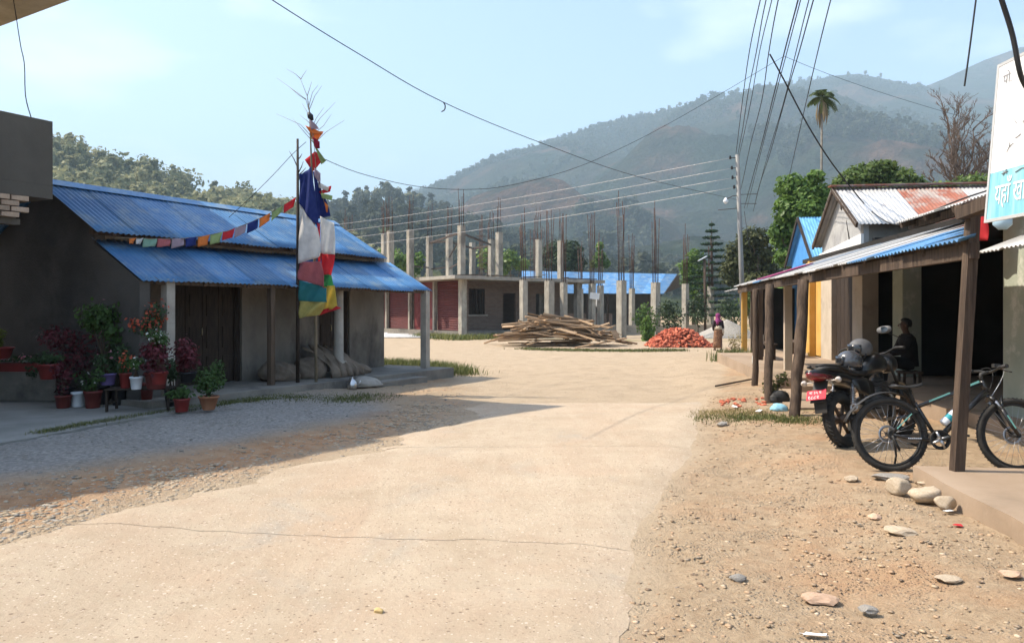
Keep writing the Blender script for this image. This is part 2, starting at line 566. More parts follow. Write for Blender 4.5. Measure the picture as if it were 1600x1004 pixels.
# ---- the concrete road, dust over it: panels with an open, broken joint between
road = thing('road', None, None, (0, 0, 0)); road['kind'] = 'structure'
def road_material():
    m = bpy.data.materials.new('dusty_concrete'); m.use_nodes = True
    t = m.node_tree; ns = t.nodes; ln = t.links.new
    b = ns['Principled BSDF']; b.inputs['Roughness'].default_value = 0.95; b.inputs['Specular IOR Level'].default_value = 0.1
    tcn = ns.new('ShaderNodeTexCoord')
    def noise(s, d=6, r=0.6, st=(1, 1, 1), dist=0.0):
        mp_ = ns.new('ShaderNodeMapping'); mp_.inputs['Scale'].default_value = st; ln(tcn.outputs['Object'], mp_.inputs['Vector'])
        n = ns.new('ShaderNodeTexNoise'); n.inputs['Scale'].default_value = s; n.inputs['Detail'].default_value = d; n.inputs['Distortion'].default_value = dist
        n.inputs['Roughness'].default_value = r; ln(mp_.outputs['Vector'], n.inputs['Vector']); return n.outputs['Fac']
    def ramp(f, c1, c2, p1=.35, p2=.65):
        r = ns.new('ShaderNodeValToRGB'); e = r.color_ramp.elements
        e[0].position = p1; e[1].position = p2; e[0].color = (*c1, 1); e[1].color = (*c2, 1); ln(f, r.inputs['Fac']); return r.outputs['Color']
    def mix(f, a, c):
        x = ns.new('ShaderNodeMix'); x.data_type = 'RGBA'; ln(f, x.inputs[0]); ln(a, x.inputs[6]); ln(c, x.inputs[7]); return x.outputs[2]
    def rgb(c):
        r = ns.new('ShaderNodeRGB'); r.outputs[0].default_value = (*c, 1); return r.outputs[0]
    base = ramp(noise(1.1, 8, .7), (.405, .318, .225), (.50, .41, .305))
    pink = ramp(noise(.55, 5, .6, (1, 1, 1), 1.2), (0, 0, 0), (.8, .8, .8), .45, .68)
    base = mix(pink, base, rgb((.455, .34, .24)))                                        # red dust drifted over the slab
    bare = ramp(noise(.75, 7, .65, (1.3, .8, 1), .6), (0, 0, 0), (.75, .75, .75), .55, .68)
    base = mix(bare, base, ramp(noise(30, 6, .8), (.33, .29, .235), (.44, .39, .32)))      # worn to bare concrete
    track = ramp(noise(2.4, 5, .6, (1.6, .16, 1), .5), (0, 0, 0), (.5, .5, .5), .50, .66)
    base = mix(track, base, rgb((.495, .405, .30)))                                        # swept by tyres
    speck = ramp(noise(75, 3, .8), (0, 0, 0), (.55, .55, .55), .60, .70)
    base = mix(speck, base, rgb((.27, .205, .145)))
    lsp = ramp(noise(60, 2, .7, (1, 1, 1), .3), (0, 0, 0), (.5, .5, .5), .63, .72)
    base = mix(lsp, base, rgb((.62, .53, .42)))
    for sc_, th, ca, cb in ((26, .20, (.24, .175, .125), (.60, .50, .40)), (55, .26, (.25, .185, .13), (.63, .54, .43))):   # grit pressed into the dust
        vo = ns.new('ShaderNodeTexVoronoi'); vo.inputs['Scale'].default_value = sc_; ln(tcn.outputs['Object'], vo.inputs['Vector'])
        sp_ = ns.new('ShaderNodeSeparateColor'); ln(vo.outputs['Color'], sp_.inputs['Color'])
        pick = ramp(sp_.outputs['Red'], (0, 0, 0), (1, 1, 1), .80, .84); dot = ramp(vo.outputs['Distance'], (1, 1, 1), (0, 0, 0), th, th + .12)
        mm = ns.new('ShaderNodeMath'); mm.operation = 'MULTIPLY'; ln(pick, mm.inputs[0]); ln(dot, mm.inputs[1])
        base = mix(mm.outputs[0], base, ramp(sp_.outputs['Green'], ca, cb, .45, .62))
    blot = ramp(noise(6.5, 6, .7, (1, 1, 1), .4), (0, 0, 0), (.5, .5, .5), .52, .66)
    base = mix(blot, base, rgb((.41, .312, .225)))
    ln(base, b.inputs['Base Color'])
    bp = ns.new('ShaderNodeBump'); bp.inputs['Strength'].default_value = .85; bp.inputs['Distance'].default_value = .02
    ad = ns.new('ShaderNodeMath'); ad.operation = 'ADD'; ln(noise(26, 9, .75), ad.inputs[0]); ln(noise(3, 6, .6), ad.inputs[1])
    ln(ad.outputs[0], bp.inputs['Height']); ln(bp.outputs['Normal'], b.inputs['Normal'])
    return m
m_road = road_material()
def joint(y0, sl, seed):
    return lambda x: y0 - sl * (x - 0.85) + 0.16 * (vnoise(x * 1.1 + seed, seed, seed) - 0.5) + 0.05 * (vnoise(x * 9, seed, seed + 3) - 0.5)
js = [lambda x: 0.8 + 0 * x, joint(5.08, .11, 4), joint(8.9, -.05, 8), lambda x: 14.2 + 0 * x]
for k in range(3):
    rows = int((js[k + 1](0) - js[k](0)) / 0.11) + 2; cols = 46
    V = []; Fq = []
    for i in range(rows):
        t = i / (rows - 1)
        for j in range(cols):
            s = j / (cols - 1)
            y = (js[k](0) * (1 - t) + js[k + 1](0) * t)
            for _ in range(2):
                le = float(ledge(y)) + 0.35 * (vnoise(y * 1.3, 2.0, 6) - .5) + .22 * (vnoise(y * 4.7, 2.0, 16) - .5) + .12 * (vnoise(y * 13, 2.0, 26) - .5); re = float(redge(y)) + 0.05 * (vnoise(y * 2.1, 5.0, 7) - .5) + 0.035 * (vnoise(y * 9, 3.0, 8) - .5) + .02 * (vnoise(y * 23, 3.0, 8) - .5)
                x = le * (1 - s) + re * s
                y = (js[k](x) + (0.005 if k else 0)) * (1 - t) + (js[k + 1](x) - (0.005 if k < 2 else 0)) * t
            base = gz(x, y)
            h = 0.030 * float(smooth(0.0, 0.12, s)) * float(smooth(14.2, 11.5, y)) - 0.012 * (1 - float(smooth(0.0, 0.12, s))) - 0.02 * float(smooth(12.5, 14.2, y))
            h = h * (1 - 1.0 * float(smooth(.90, 1.0, s))) - .009 * float(smooth(.95, 1.0, s)) + .014 * float(smooth(.90, .96, s)) * float(smooth(4.6, 4.0, y))
            h += 0.012 * (float(fbm(x * .8, y * .8, 3, 51)) - .45) * float(smooth(0, .1, s))
            V.append((x, y, base + h))
    for i in range(rows - 1):
        for j in range(cols - 1):
            a = i * cols + j
            Fq.append((a, a + 1, a + cols + 1, a + cols))
    n0 = len(V) + 2 * (cols + rows) - 4           # skirt: the slab has an edge
    bnd = [j for j in range(cols)] + [i * cols + cols - 1 for i in range(1, rows)] + [(rows - 1) * cols + j for j in range(cols - 2, -1, -1)] + [i * cols for i in range(rows - 2, 0, -1)]
    t0_ = len(V)
    for b_ in bnd: V.append(V[b_])
    for b_ in bnd: V.append((V[b_][0], V[b_][1], V[b_][2] - 0.09))
    assert n0 == t0_ + len(bnd)
    for i in range(len(bnd)):
        i2 = (i + 1) % len(bnd)
        Fq.append((t0_ + i, n0 + i, n0 + i2, t0_ + i2))
    me = np_mesh('panel', V, Fq, False); me.polygons.foreach_set('use_smooth', [True] * (len(Fq) - len(bnd)) + [False] * len(bnd))
    link('panel', me, m_road, road)

# ------------------------------------------------------------------ hills
def hill(name, sil, d0, d1, mat, rows=90, cols=260, u0=-1500, u1=3100, power=1.25, amp=0.12, seed=3, back=1.4, z0=-2.0, wob=0.06):
    us = np.linspace(u0, u1, cols)
    vv = np.interp(us, [p[0] for p in sil], [p[1] for p in sil])
    ts = np.concatenate([np.linspace(0, 1, rows), 1 + np.linspace(0.06, 1, 10)])
    V = np.zeros((len(ts), cols, 3))
    dr_ = d1 * (1 + wob * np.sin(us * 0.004 + seed) + 0.5 * wob * np.sin(us * 0.011 + 2 * seed))
    zr = CH + (HV - vv) / FPX * dr_
    for i, t in enumerate(ts):
        if t <= 1:
            d = d0 + (dr_ - d0) * t
            X = (us - 800) / FPX * d
            n = fbm(X / (d1 * .12) + 9, d / (d1 * .12) * np.ones(cols), 5, seed) - 0.47
            z = z0 + (zr - z0) * (t ** power + amp * 4 * t * (1 - t) * n * 2)
        else:
            d = dr_ + (t - 1) * d1 * 0.8
            X = (us - 800) / FPX * d
            z = zr * (1 - (t - 1) * 0.9) - 2
        V[i] = np.stack([X, d * np.ones(cols), z], -1)
    id_ = np.arange(len(ts) * cols).reshape(len(ts), cols)
    Fh = np.stack([id_[:-1, :-1], id_[:-1, 1:], id_[1:, 1:], id_[1:, :-1]], -1).reshape(-1, 4)
    o = link(name, np_mesh(name, V.reshape(-1, 3), Fh, True), mat)
    o['kind'] = 'structure'
    return o, V[:rows]

def hillmat(name, cs, s1, s2, bump):
    m = bpy.data.materials.new(name); m.use_nodes = True
    t = m.node_tree; ns = t.nodes; ln = t.links.new
    b = ns['Principled BSDF']; b.inputs['Roughness'].default_value = 1; b.inputs['Specular IOR Level'].default_value = 0
    tcn = ns.new('ShaderNodeTexCoord')
    def nz_(s, d=7):
        n = ns.new('ShaderNodeTexNoise'); n.inputs['Scale'].default_value = s; n.inputs['Detail'].default_value = d; n.inputs['Roughness'].default_value = .62
        ln(tcn.outputs['Object'], n.inputs['Vector']); return n.outputs['Fac']
    r = ns.new('ShaderNodeValToRGB'); e = r.color_ramp.elements
    while len(e) < len(cs): e.new(0.5)
    for k, (p, c) in enumerate(cs): e[k].position = p; e[k].color = (*c, 1)
    ln(nz_(s1), r.inputs['Fac'])
    r2 = ns.new('ShaderNodeValToRGB'); r2.color_ramp.elements[0].position = .3; r2.color_ramp.elements[1].position = .7
    r2.color_ramp.elements[0].color = (.45, .5, .5, 1); r2.color_ramp.elements[1].color = (1.3, 1.25, 1.15, 1)
    ln(nz_(s2, 5), r2.inputs['Fac'])
    x = ns.new('ShaderNodeMix'); x.data_type = 'RGBA'; x.blend_type = 'MULTIPLY'; x.inputs[0].default_value = 1
    ln(r.outputs['Color'], x.inputs[6]); ln(r2.outputs['Color'], x.inputs[7]); ln(x.outputs[2], b.inputs['Base Color'])
    bp = ns.new('ShaderNodeBump'); bp.inputs['Strength'].default_value = 1; bp.inputs['Distance'].default_value = bump
    ln(nz_(s2 * 1.5, 6), bp.inputs['Height']); ln(bp.outputs['Normal'], b.inputs['Normal'])
    return m
m_mtn = hillmat('mountain_woods', [(.28, (.010, .020, .015)), (.43, (.026, .038, .024)), (.53, (.045, .043, .034)), (.60, (.115, .068, .052)), (.70, (.065, .062, .04))], 0.0055, 0.035, 26)
m_hill = hillmat('hill_woods', [(.30, (.04, .06, .022)), (.5, (.075, .09, .035)), (.68, (.15, .125, .06))], 0.012, 0.09, 4)

sil_main = [(-1500, 440), (0, 420), (420, 400), (560, 345), (640, 312), (715, 280), (780, 243), (850, 224), (950, 199), (1040, 172), (1100, 158), (1150, 152), (1230, 133), (1300, 119), (1340, 115), (1400, 127), (1440, 137), (1500, 146), (1600, 165), (1800, 200), (3100, 330)]
sil_back = [(-1500, 440), (900, 400), (1250, 240), (1400, 152), (1470, 126), (1530, 97), (1600, 72), (1750, 66), (2000, 90), (3100, 250)]
sil_far = [(-1500, 400), (300, 400), (560, 330), (640, 296), (690, 288), (735, 291), (800, 320), (1000, 400), (3100, 440)]
mtn, V_mtn = hill('mountain', sil_main, 330, 1900, m_mtn, seed=3, amp=.22)
hill('mountain_behind', sil_back, 900, 1980, m_mtn, rows=40, cols=160, seed=8, amp=.10)
hill('distant_ridge', sil_far, 1500, 3500, m_mtn, rows=30, cols=160, seed=5, amp=.08)
sil_left = [(-1500, 330), (-400, 275), (-100, 262), (60, 256), (120, 268), (170, 296), (250, 304), (330, 334), (400, 342), (450, 352), (520, 400), (600, 450), (700, 470), (3100, 475)]
hillL, V_left = hill('wooded_hill', sil_left, 130, 380, m_hill, rows=50, cols=300, seed=11, amp=.10)
sil_mid = [(-1500, 440), (200, 430), (430, 380), (500, 345), (560, 318), (605, 312), (650, 322), (700, 345), (780, 372), (860, 392), (950, 410), (1100, 425), (1300, 420), (3100, 440)]
hillM, V_mid = hill('lower_hill', sil_mid, 190, 620, m_hill, rows=50, cols=300, seed=17, amp=.12)

# ---- the woods on the hills: read as masses
def sampler(V, n, tmin, tmax, umin, umax, seed, pw=1.0):
    r = np.random.default_rng(seed)
    rows, cols = V.shape[:2]
    us = np.linspace(-1500, 3100, cols)
    c0, c1 = np.searchsorted(us, [umin, umax])
    a = (tmin + (tmax - tmin) * r.random(n) ** pw) * (rows - 1); b = c0 + (c1 - c0 - 1) * r.random(n)
    ia = np.minimum(a.astype(int), rows - 2); ib = np.minimum(b.astype(int), cols - 2); fa = (a - ia)[:, None]; fb = (b - ib)[:, None]
    return (V[ia, ib] * (1 - fa) * (1 - fb) + V[ia + 1, ib] * fa * (1 - fb) + V[ia, ib + 1] * (1 - fa) * fb + V[ia + 1, ib + 1] * fa * fb)

def crown_proto(seed, n, size, slim=1.0, nb=7):
    r = np.random.default_rng(seed)
    bl = []
    for k in range(nb):
        h = 0.32 + 0.6 * r.random()
        rr = (0.10 + 0.16 * r.random()) * slim * (1.25 - 0.6 * h)
        bl.append(((r.random() - .5) * .30 * slim, (r.random() - .5) * .30 * slim, h, rr * 1.2, rr * 1.2, rr * 0.95))
    bl.append((0, 0, .62, .17 * slim, .17 * slim, .3))
    return leaf_cloud(bl, n, size, seed)

def wood(name, V, n, tmin, tmax, umin, umax, hrange, n_leaf, leaf, mat, seed, label, pw=1.0, protos=4):
    pos = sampler(V, n * 3, tmin, tmax, umin, umax, seed, pw)
    sc_ = 1 / (60 if n < 2000 else 190)
    keep = fbm(pos[:, 0] * sc_, pos[:, 1] * sc_, 4, seed) + .32 * np.random.default_rng(seed).random(len(pos)) - (0.0 if n < 2000 else .0)
    pos = pos[np.argsort(-keep)[:n]] if n > 2000 else pos[:n]
    pos = pos[np.random.default_rng(seed + 9).permutation(n)]
    r = np.random.default_rng(seed + 1)
    Vs, Fs, Ts = [], [], []; off = 0
    for k in range(protos):
        sel = np.arange(n) % protos == k
        pv, pf, pt = crown_proto(seed * 10 + k, n_leaf, leaf, slim=[0.9, 0.62, 1.1, 0.5][k % 4])
        h = hrange[0] + (hrange[1] - hrange[0]) * r.random(sel.sum())
        vv, ff = replicate(pv, pf, pos[sel] - np.array([0, 0, .6]), h, r.random(sel.sum()) * 6.28)
        tt = np.clip(np.tile(pt, sel.sum()) * 0.55 + np.repeat(r.random(sel.sum()), len(pt)) * 0.5 - .03, 0, 1)
        Vs.append(vv); Fs.append(ff + off); Ts.append(tt); off += len(vv)
    m = np_mesh(name, np.concatenate(Vs), np.concatenate(Fs)); add_attr(m, 'tint', np.concatenate(Ts))
    o = link(name, m, mat); tag(o, label, 'woods', kind='stuff')
    return o
lm_l = leafmat('hill_leaves', (.06, .09, .04), (.34, .32, .17), .3, .8)
lm_m = leafmat('far_leaves', (.016, .032, .02), (.085, .085, .05), .25, .9)
wood('woods', V_left, 800, .25, 1.0, -250, 640, (11, 20), 290, .11, lm_l, 3, 'mixed green woods covering the near hillside on the left', .75)
wood('woods', V_mid, 900, .12, 1.0, 380, 1300, (12, 20), 150, .15, lm_m, 5, 'hazy tall woods on the lower hill behind the unfinished building', .85)
wood('woods', V_mtn, 7000, .03, .97, 480, 1750, (10, 19), 34, .30, lm_m, 8, 'patchy hazy woods over the big mountain slope', 1.0, 3)
# ================================================================== blue-roofed house by the square
hf = Vector((.49, .872, 0)).normalized(); hp = Vector((-hf.y, hf.x, 0)); HE = Vector((-1.9, 18.3, 0))
def H(s, w_, z): 
    q = HE - hf * s + hp * w_
    return Vector((q.x, q.y, z))
m_blue = pbr('blue_painted_tin', (.040, .145, .32), (.085, .22, .41), 1.9, .42, bump=.10, bscale=9, spec=.45, rnd=.26, c3=(.19, .27, .35), c3scale=2.2, c3amt=.43, rvar=.14)
m_plaster = pbr('grey_plaster', (.14, .125, .105), (.23, .205, .17), 1.6, .92, bump=.35, bscale=30, c3=(.085, .075, .065), c3scale=1.1, c3amt=.40, stretch=(1, 1, .55))
m_conc = pbr('raw_concrete', (.27, .25, .215), (.40, .37, .32), 2.2, .92, bump=.35, bscale=22, c3=(.20, .185, .16), c3scale=1.1, c3amt=.36)
m_conc_d = pbr('old_concrete', (.17, .155, .135), (.27, .245, .205), 1.5, .94, bump=.4, bscale=18, c3=(.11, .10, .09), c3scale=.9, c3amt=.4)
m_wood = pbr('weathered_wood', (.07, .046, .03), (.14, .10, .07), 3, .85, bump=.5, bscale=16, stretch=(5, 5, .6), rnd=.15)
m_dark = pbr('dark_timber', (.022, .015, .011), (.05, .034, .024), 4, .7, bump=.3, bscale=14, stretch=(6, 6, .8))
m_interior = pbr('dim_interior_plaster', (.10, .09, .08), (.14, .125, .11), 1, .95)

def corr(top0, along, down, length, name='roof_sheet', mat=None, parent=None, width=.76, pitch=.095, amp=.014, thick=.004, bend=0.0, cut=0.0):
    """corrugated sheet; top0 corner, along the eave, down the slope"""
    along = along.normalized(); dn = down.normalized(); nor = along.cross(dn)
    if nor.z < 0: nor = -nor
    n = max(4, int(width / pitch * 4)); rows = 5
    V = []; 
    for lay in (0, 1):
        for i in range(rows + 1):
            t = i / rows
            for j in range(n + 1):
                x = width * j / n
                h = amp * math.cos(2 * math.pi * x / pitch) - lay * thick + bend * math.sin(math.pi * t) * .5
                V.append(top0 + along * x + dn * (length * t) + nor * h)
    Fq = []; k = n + 1; o2 = (rows + 1) * k
    for i in range(rows):
        for j in range(n):
            a = i * k + j
            Fq.append((a, a + k, a + k + 1, a + 1)); Fq.append((o2 + a, o2 + a + 1, o2 + a + k + 1, o2 + a + k))
    for j in range(n):
        a = rows * k + j
        Fq.append((a, o2 + a, o2 + a + 1, a + 1)); Fq.append((j, j + 1, o2 + j + 1, o2 + j))
    for i in range(rows):
        a = i * k; Fq.append((a, o2 + a, o2 + a + k, a + k)); a = i * k + n; Fq.append((a, a + k, o2 + a + k, o2 + a))
    b = MB(); b.add(V, Fq, True)
    return b.build(name, mat, parent)

def roof_plane(corner_top, along, down, total, length, parent, mat, mats=None, lap=.045, jit=.02, seed=1, **kw):
    """a row of sheets, each a part of its own"""
    r = random.Random(seed); x = 0.0; k = 0; al = along.normalized(); dn = down.normalized()
    nor = al.cross(dn); nor = nor if nor.z > 0 else -nor
    while x < total - .05:
        w_ = min(.76, total - x)
        st = corner_top + al * x + nor * (.005 * (k % 2) + .002 * r.random()) + dn * r.uniform(-jit, jit)
        corr(st, al, dn + al * r.uniform(-.004, .004), length + r.uniform(-jit, jit), mat=(mats[k % len(mats)] if mats else mat), parent=parent, width=w_ + (lap if x + w_ < total - .05 else 0), **kw)
        x += w_; k += 1

house = thing('house', 'grey plastered house with blue tin gable roof and blue porch roof', 'house', H(3.8, 1.2, 0))
pl = MB()
pl.poly_prism([H(-.35, -.38, 0), H(-.35, 1.6, 0), H(7.7, 1.6, 0), H(7.7, -.38, 0)], -.1, .235)
pl.build('porch_platform', m_conc_d, house)
MB().poly_prism([H(1.2, -.72, 0), H(1.2, -.384, 0), H(3.0, -.384, 0), H(3.0, -.72, 0)], -.1, .15).build('step', m_conc_d, house)
# walls
def wall_front(s0, s1, z0=.2, z1=2.98, nm='wall'):
    MB().poly_prism([H(s0, 1.25, 0), H(s0, 1.45, 0), H(s1, 1.45, 0), H(s1, 1.25, 0)], z0, z1).build(nm, m_plaster, house)
wall_front(.45, 1.5); wall_front(2.5, 4.6); wall_front(6.25, 7.4)
wall_front(1.5, 2.5, 2.28); wall_front(4.6, 6.25, 2.28)
b = MB()
prof = [(1.25, .2), (4.05, .2), (4.05, 2.9), (2.6, 3.66), (1.25, 2.95)]
b.slab([H(.45, w_, z) for w_, z in prof][::-1], .2); b.build('gable_wall', m_plaster, house)
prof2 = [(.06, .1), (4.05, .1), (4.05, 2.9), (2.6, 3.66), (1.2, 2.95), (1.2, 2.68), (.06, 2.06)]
b = MB(); b.slab([H(7.42, w_, z) for w_, z in prof2], .18); b.build('gable_wall', pbr('shade_dark_plaster', (.065, .06, .055), (.10, .092, .082), .8, .95, bump=.25, bscale=35, c3=(.045, .042, .04), c3scale=.6, c3amt=.4), house)  # darker copy of the plaster; the neighbouring building's shade is put into its colour
MB().poly_prism([H(.45, 3.9, 0), H(.45, 4.08, 0), H(7.4, 4.08, 0), H(7.4, 3.9, 0)], .1, 2.9).build('back_wall', m_plaster, house)
MB().poly_prism([H(.66, 1.47, 0), H(.66, 3.9, 0), H(7.2, 3.9, 0), H(7.2, 1.47, 0)], .1, .23).build('floor', m_interior, house)
# doors: folding timber leaves with frames
def door(s0, s1, leaves, open_first=False):
    fr = MB()
    fr.beam(H(s0 + .04, 1.33, .235), H(s0 + .04, 1.33, 2.28), .08, .12); fr.beam(H(s1 - .04, 1.33, .235), H(s1 - .04, 1.33, 2.28), .08, .12)
    fr.beam(H(s0, 1.33, 2.235), H(s1, 1.33, 2.235), .12, .085)
    d = fr.build('door', m_dark, house)
    wd = (s1 - s0 - .18) / leaves
    for k in range(leaves):
        a = s0 + .09 + k * wd
        lf = MB(); lf.poly_prism([H(a + .006, 1.36, 0), H(a + .006, 1.395, 0), H(a + wd - .006, 1.395, 0), H(a + wd - .006, 1.36, 0)], .25, 2.18)
        for zc in (.55, 1.1, 1.7): lf.poly_prism([H(a + .09, 1.342, 0), H(a + .09, 1.362, 0), H(a + wd - .09, 1.362, 0), H(a + wd - .09, 1.342, 0)], zc - .2, zc + .2)
        lf.build('door_leaf', m_dark, d)
    hd = MB(); hd.tube([H((s0 + s1) / 2 + .05, 1.325, 1.15), H((s0 + s1) / 2 + .05, 1.30, 1.15), H((s0 + s1) / 2 + .05, 1.30, 1.28), H((s0 + s1) / 2 + .05, 1.325, 1.28)], .01, 6)
    hd.build('handle', pbr('brass', (.5, .42, .26), rough=.4, metal=.8), d)
door(1.5, 2.5, 2); door(4.6, 6.25, 4)
# porch posts
m_post = pbr('post_concrete', (.30, .275, .235), (.42, .385, .33), 3, .9, bump=.3, bscale=30)
MB().beam(H(.12, .12, .235), H(.12, .12, 2.1), .16, .16, up=hf).build('porch_post', m_post, house)
b = MB(); b.lathe(H(2.75, .45, .235), [(.17, 0), (.17, .3), (.105, .34), (.10, 1.7), (.10, 1.93)], 14); b.build('porch_post', m_post, house)
MB().beam(H(7.05, .14, .235), H(7.05, .14, 2.1), .15, .15, up=hf).build('porch_post', m_post, house)
MB().beam(H(4.9, .14, .235), H(4.9, .14, 2.1), .10, .10, up=hf).build('porch_post', m_wood, house)
MB().beam(H(-.02, .14, 2.06), H(7.5, .14, 2.06), .08, .10).build('porch_beam', m_wood, house)
for k in range(9):
    s_ = .1 + k * .9
    MB().beam(H(s_, .05, 2.035), H(s_, 1.2, 2.64), .05, .08).build('rafter', m_wood, house)
MB().beam(H(.5, 1.2, 2.60), H(7.4, 1.2, 2.60), .06, .06).build('wall_plate', m_wood, house)
# roofs
dn = H(0, 0, 2.06) - H(0, 1.25, 2.76)
roof_plane(H(7.62, 1.25, 2.76) , hf, dn, 7.66, dn.length, house, m_blue, seed=3)
dn = H(0, .92, 2.85) - H(0, 2.55, 3.78)
roof_plane(H(7.78, 2.55, 3.78), hf, dn, 7.2, dn.length, house, m_blue, seed=5)
dn = H(0, 4.18, 2.85) - H(0, 2.55, 3.78)
roof_plane(H(7.78, 2.55, 3.78), hf, dn, 7.2, dn.length, house, m_blue, seed=6)
b = MB(); b.slab([H(7.79, 2.36, 3.71), H(.57, 2.36, 3.71), H(.57, 2.55, 3.825), H(7.79, 2.55, 3.825)], .006)
b.slab([H(7.79, 2.55, 3.825), H(.57, 2.55, 3.825), H(.57, 2.74, 3.71), H(7.79, 2.74, 3.71)], .006); b.build('ridge_cap', m_blue, house)
MB().beam(H(.62, 1.15, 2.86), H(7.7, 1.15, 2.86), .06, .09).build('eave_beam', m_wood, house)
for k in range(6): MB().beam(H(.9 + k * 1.3, .98, 2.82), H(.9 + k * 1.3, 2.52, 3.70), .05, .08).build('rafter', m_wood, house)

# ------------------------------------------------------------------ three-storey building beside it: only its edges reach the view
nb = thing('concrete_building', 'dark concrete building whose balcony parapet and roof slab edge in at the left', 'building', (-8.6, 9.0, 0))
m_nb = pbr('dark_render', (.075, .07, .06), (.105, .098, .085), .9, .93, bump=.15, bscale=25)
K = Vector((-7.75, 10.15, 0))
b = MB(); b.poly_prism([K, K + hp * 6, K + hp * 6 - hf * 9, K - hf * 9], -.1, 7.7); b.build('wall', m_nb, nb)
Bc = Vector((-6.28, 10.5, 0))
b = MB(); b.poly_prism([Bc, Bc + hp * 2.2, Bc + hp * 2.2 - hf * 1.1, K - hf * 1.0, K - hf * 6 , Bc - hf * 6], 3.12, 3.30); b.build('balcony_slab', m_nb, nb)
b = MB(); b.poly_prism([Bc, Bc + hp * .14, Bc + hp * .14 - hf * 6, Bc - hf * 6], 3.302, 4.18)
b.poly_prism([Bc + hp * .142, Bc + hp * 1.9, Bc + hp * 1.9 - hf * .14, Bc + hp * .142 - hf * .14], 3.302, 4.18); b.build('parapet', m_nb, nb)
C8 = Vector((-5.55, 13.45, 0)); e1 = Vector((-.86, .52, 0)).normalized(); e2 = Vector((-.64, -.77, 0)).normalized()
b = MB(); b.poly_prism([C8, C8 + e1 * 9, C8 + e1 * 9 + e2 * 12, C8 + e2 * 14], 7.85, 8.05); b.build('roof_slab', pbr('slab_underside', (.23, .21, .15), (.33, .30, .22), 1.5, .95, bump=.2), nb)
m_brick_d = pbr('weathered_brick', (.27, .20, .15), (.36, .28, .21), 6, .95, bump=.3, bscale=60, rnd=.2)
bm_ = MB(); bm_.box((0, 0, 0), (.22, .10, .062), jit=.003); bme = bm_.mesh('brick')
ledger = Bc - hf * .42 + hp * .05
for r_ in range(4):
    for k in range(5):
        o = link('brick', bme, m_brick_d, nb)
        q = ledger - hf * (.24 * k + (.12 if r_ % 2 else 0)) + hp * (.01 * random.random())
        o.location = Vector((q.x, q.y, 3.085 - .075 * r_)) - nb.location
        o.rotation_euler = (0, 0, math.atan2(hf.y, hf.x))
b = MB(); q = ledger - hf * .75 + hp * .05; b.poly_prism([q + hf * .80 + hp * .0, q + hf * .80 + hp * .16, q - hf * 1.1 + hp * .16, q - hf * 1.1], 2.74, 2.815); b.build('lintel', m_nb, nb)
b = MB(); b.poly_prism([q + hf * .76 + hp * .02, q + hf * .76 + hp * .14, q - hf * 1.1 + hp * .14, q - hf * 1.1 + hp * .02], 2.818, 3.118); b.build('mortar_core', m_nb, nb)

# ------------------------------------------------------------------ concrete yard in front of it
yard = MB()
yp_ = [G(-260, 745, .14), G(-40, 699, .14), G(55, 684, .14), G(160, 664, .14), G(270, 645, .14), G(345, 630, .14)]
yp_ = [Vector((p_.x, p_.y, 0)) for p_ in yp_] + [H(7.75, -.4, 0), H(7.62, 1.2, 0), H(7.6, 5, 0), Vector((-14, 12, 0))]
fine = []
for i in range(5):
    for k in range(6):
        t = k / 6; q = yp_[i].lerp(yp_[i + 1], t); fine.append(q + Vector((.05 * (random.random() - .5), .10 * (random.random() - .5), 0)))
fine += yp_[5:]
yard.poly_prism(fine, -.05, .15)
yo = yard.build('courtyard', pbr('yard_concrete', (.20, .195, .175), (.29, .28, .255), 1.2, .9, bump=.2, bscale=20, c3=(.19, .185, .165), c3scale=1.0, c3amt=.42)); yo['kind'] = 'structure'

# ------------------------------------------------------------------ pots and plants
m_terra = pbr('terracotta', (.30, .13, .07), (.38, .18, .10), 5, .85, bump=.15)
m_redpot = pbr('red_plastic', (.19, .025, .022), (.25, .035, .03), 5, .5, spec=.4)
m_dredpot = pbr('dark_red_plastic', (.12, .025, .022), (.16, .035, .03), 5, .6)
m_whitepot = pbr('white_plastic', (.62, .66, .70), (.72, .75, .78), 5, .45, spec=.4)
m_purple = pbr('violet_plastic', (.16, .12, .30), (.20, .15, .36), 5, .5)
m_black = pbr('black_plastic', (.02, .02, .024), rough=.5)
m_soil = pbr('potting_soil', (.045, .03, .02), (.07, .05, .035), 20, 1)
lf_green = leafmat('garden_leaves', (.02, .05, .012), (.09, .16, .045), .3)
lf_dark = leafmat('coleus_leaves', (.045, .008, .014), (.17, .035, .045), .25)
lf_ever = leafmat('dark_leaves', (.018, .04, .014), (.07, .12, .045), .2)
lf_red = leafmat('bougainvillea_bracts', (.40, .05, .03), (.62, .16, .09), .4)
lf_pink = leafmat('pink_petals', (.50, .12, .20), (.72, .40, .45), .4)
lf_white = leafmat('white_petals', (.70, .70, .66), (.82, .82, .78), .3)
lf_lime = leafmat('lime_leaves', (.10, .13, .02), (.24, .26, .06), .4)

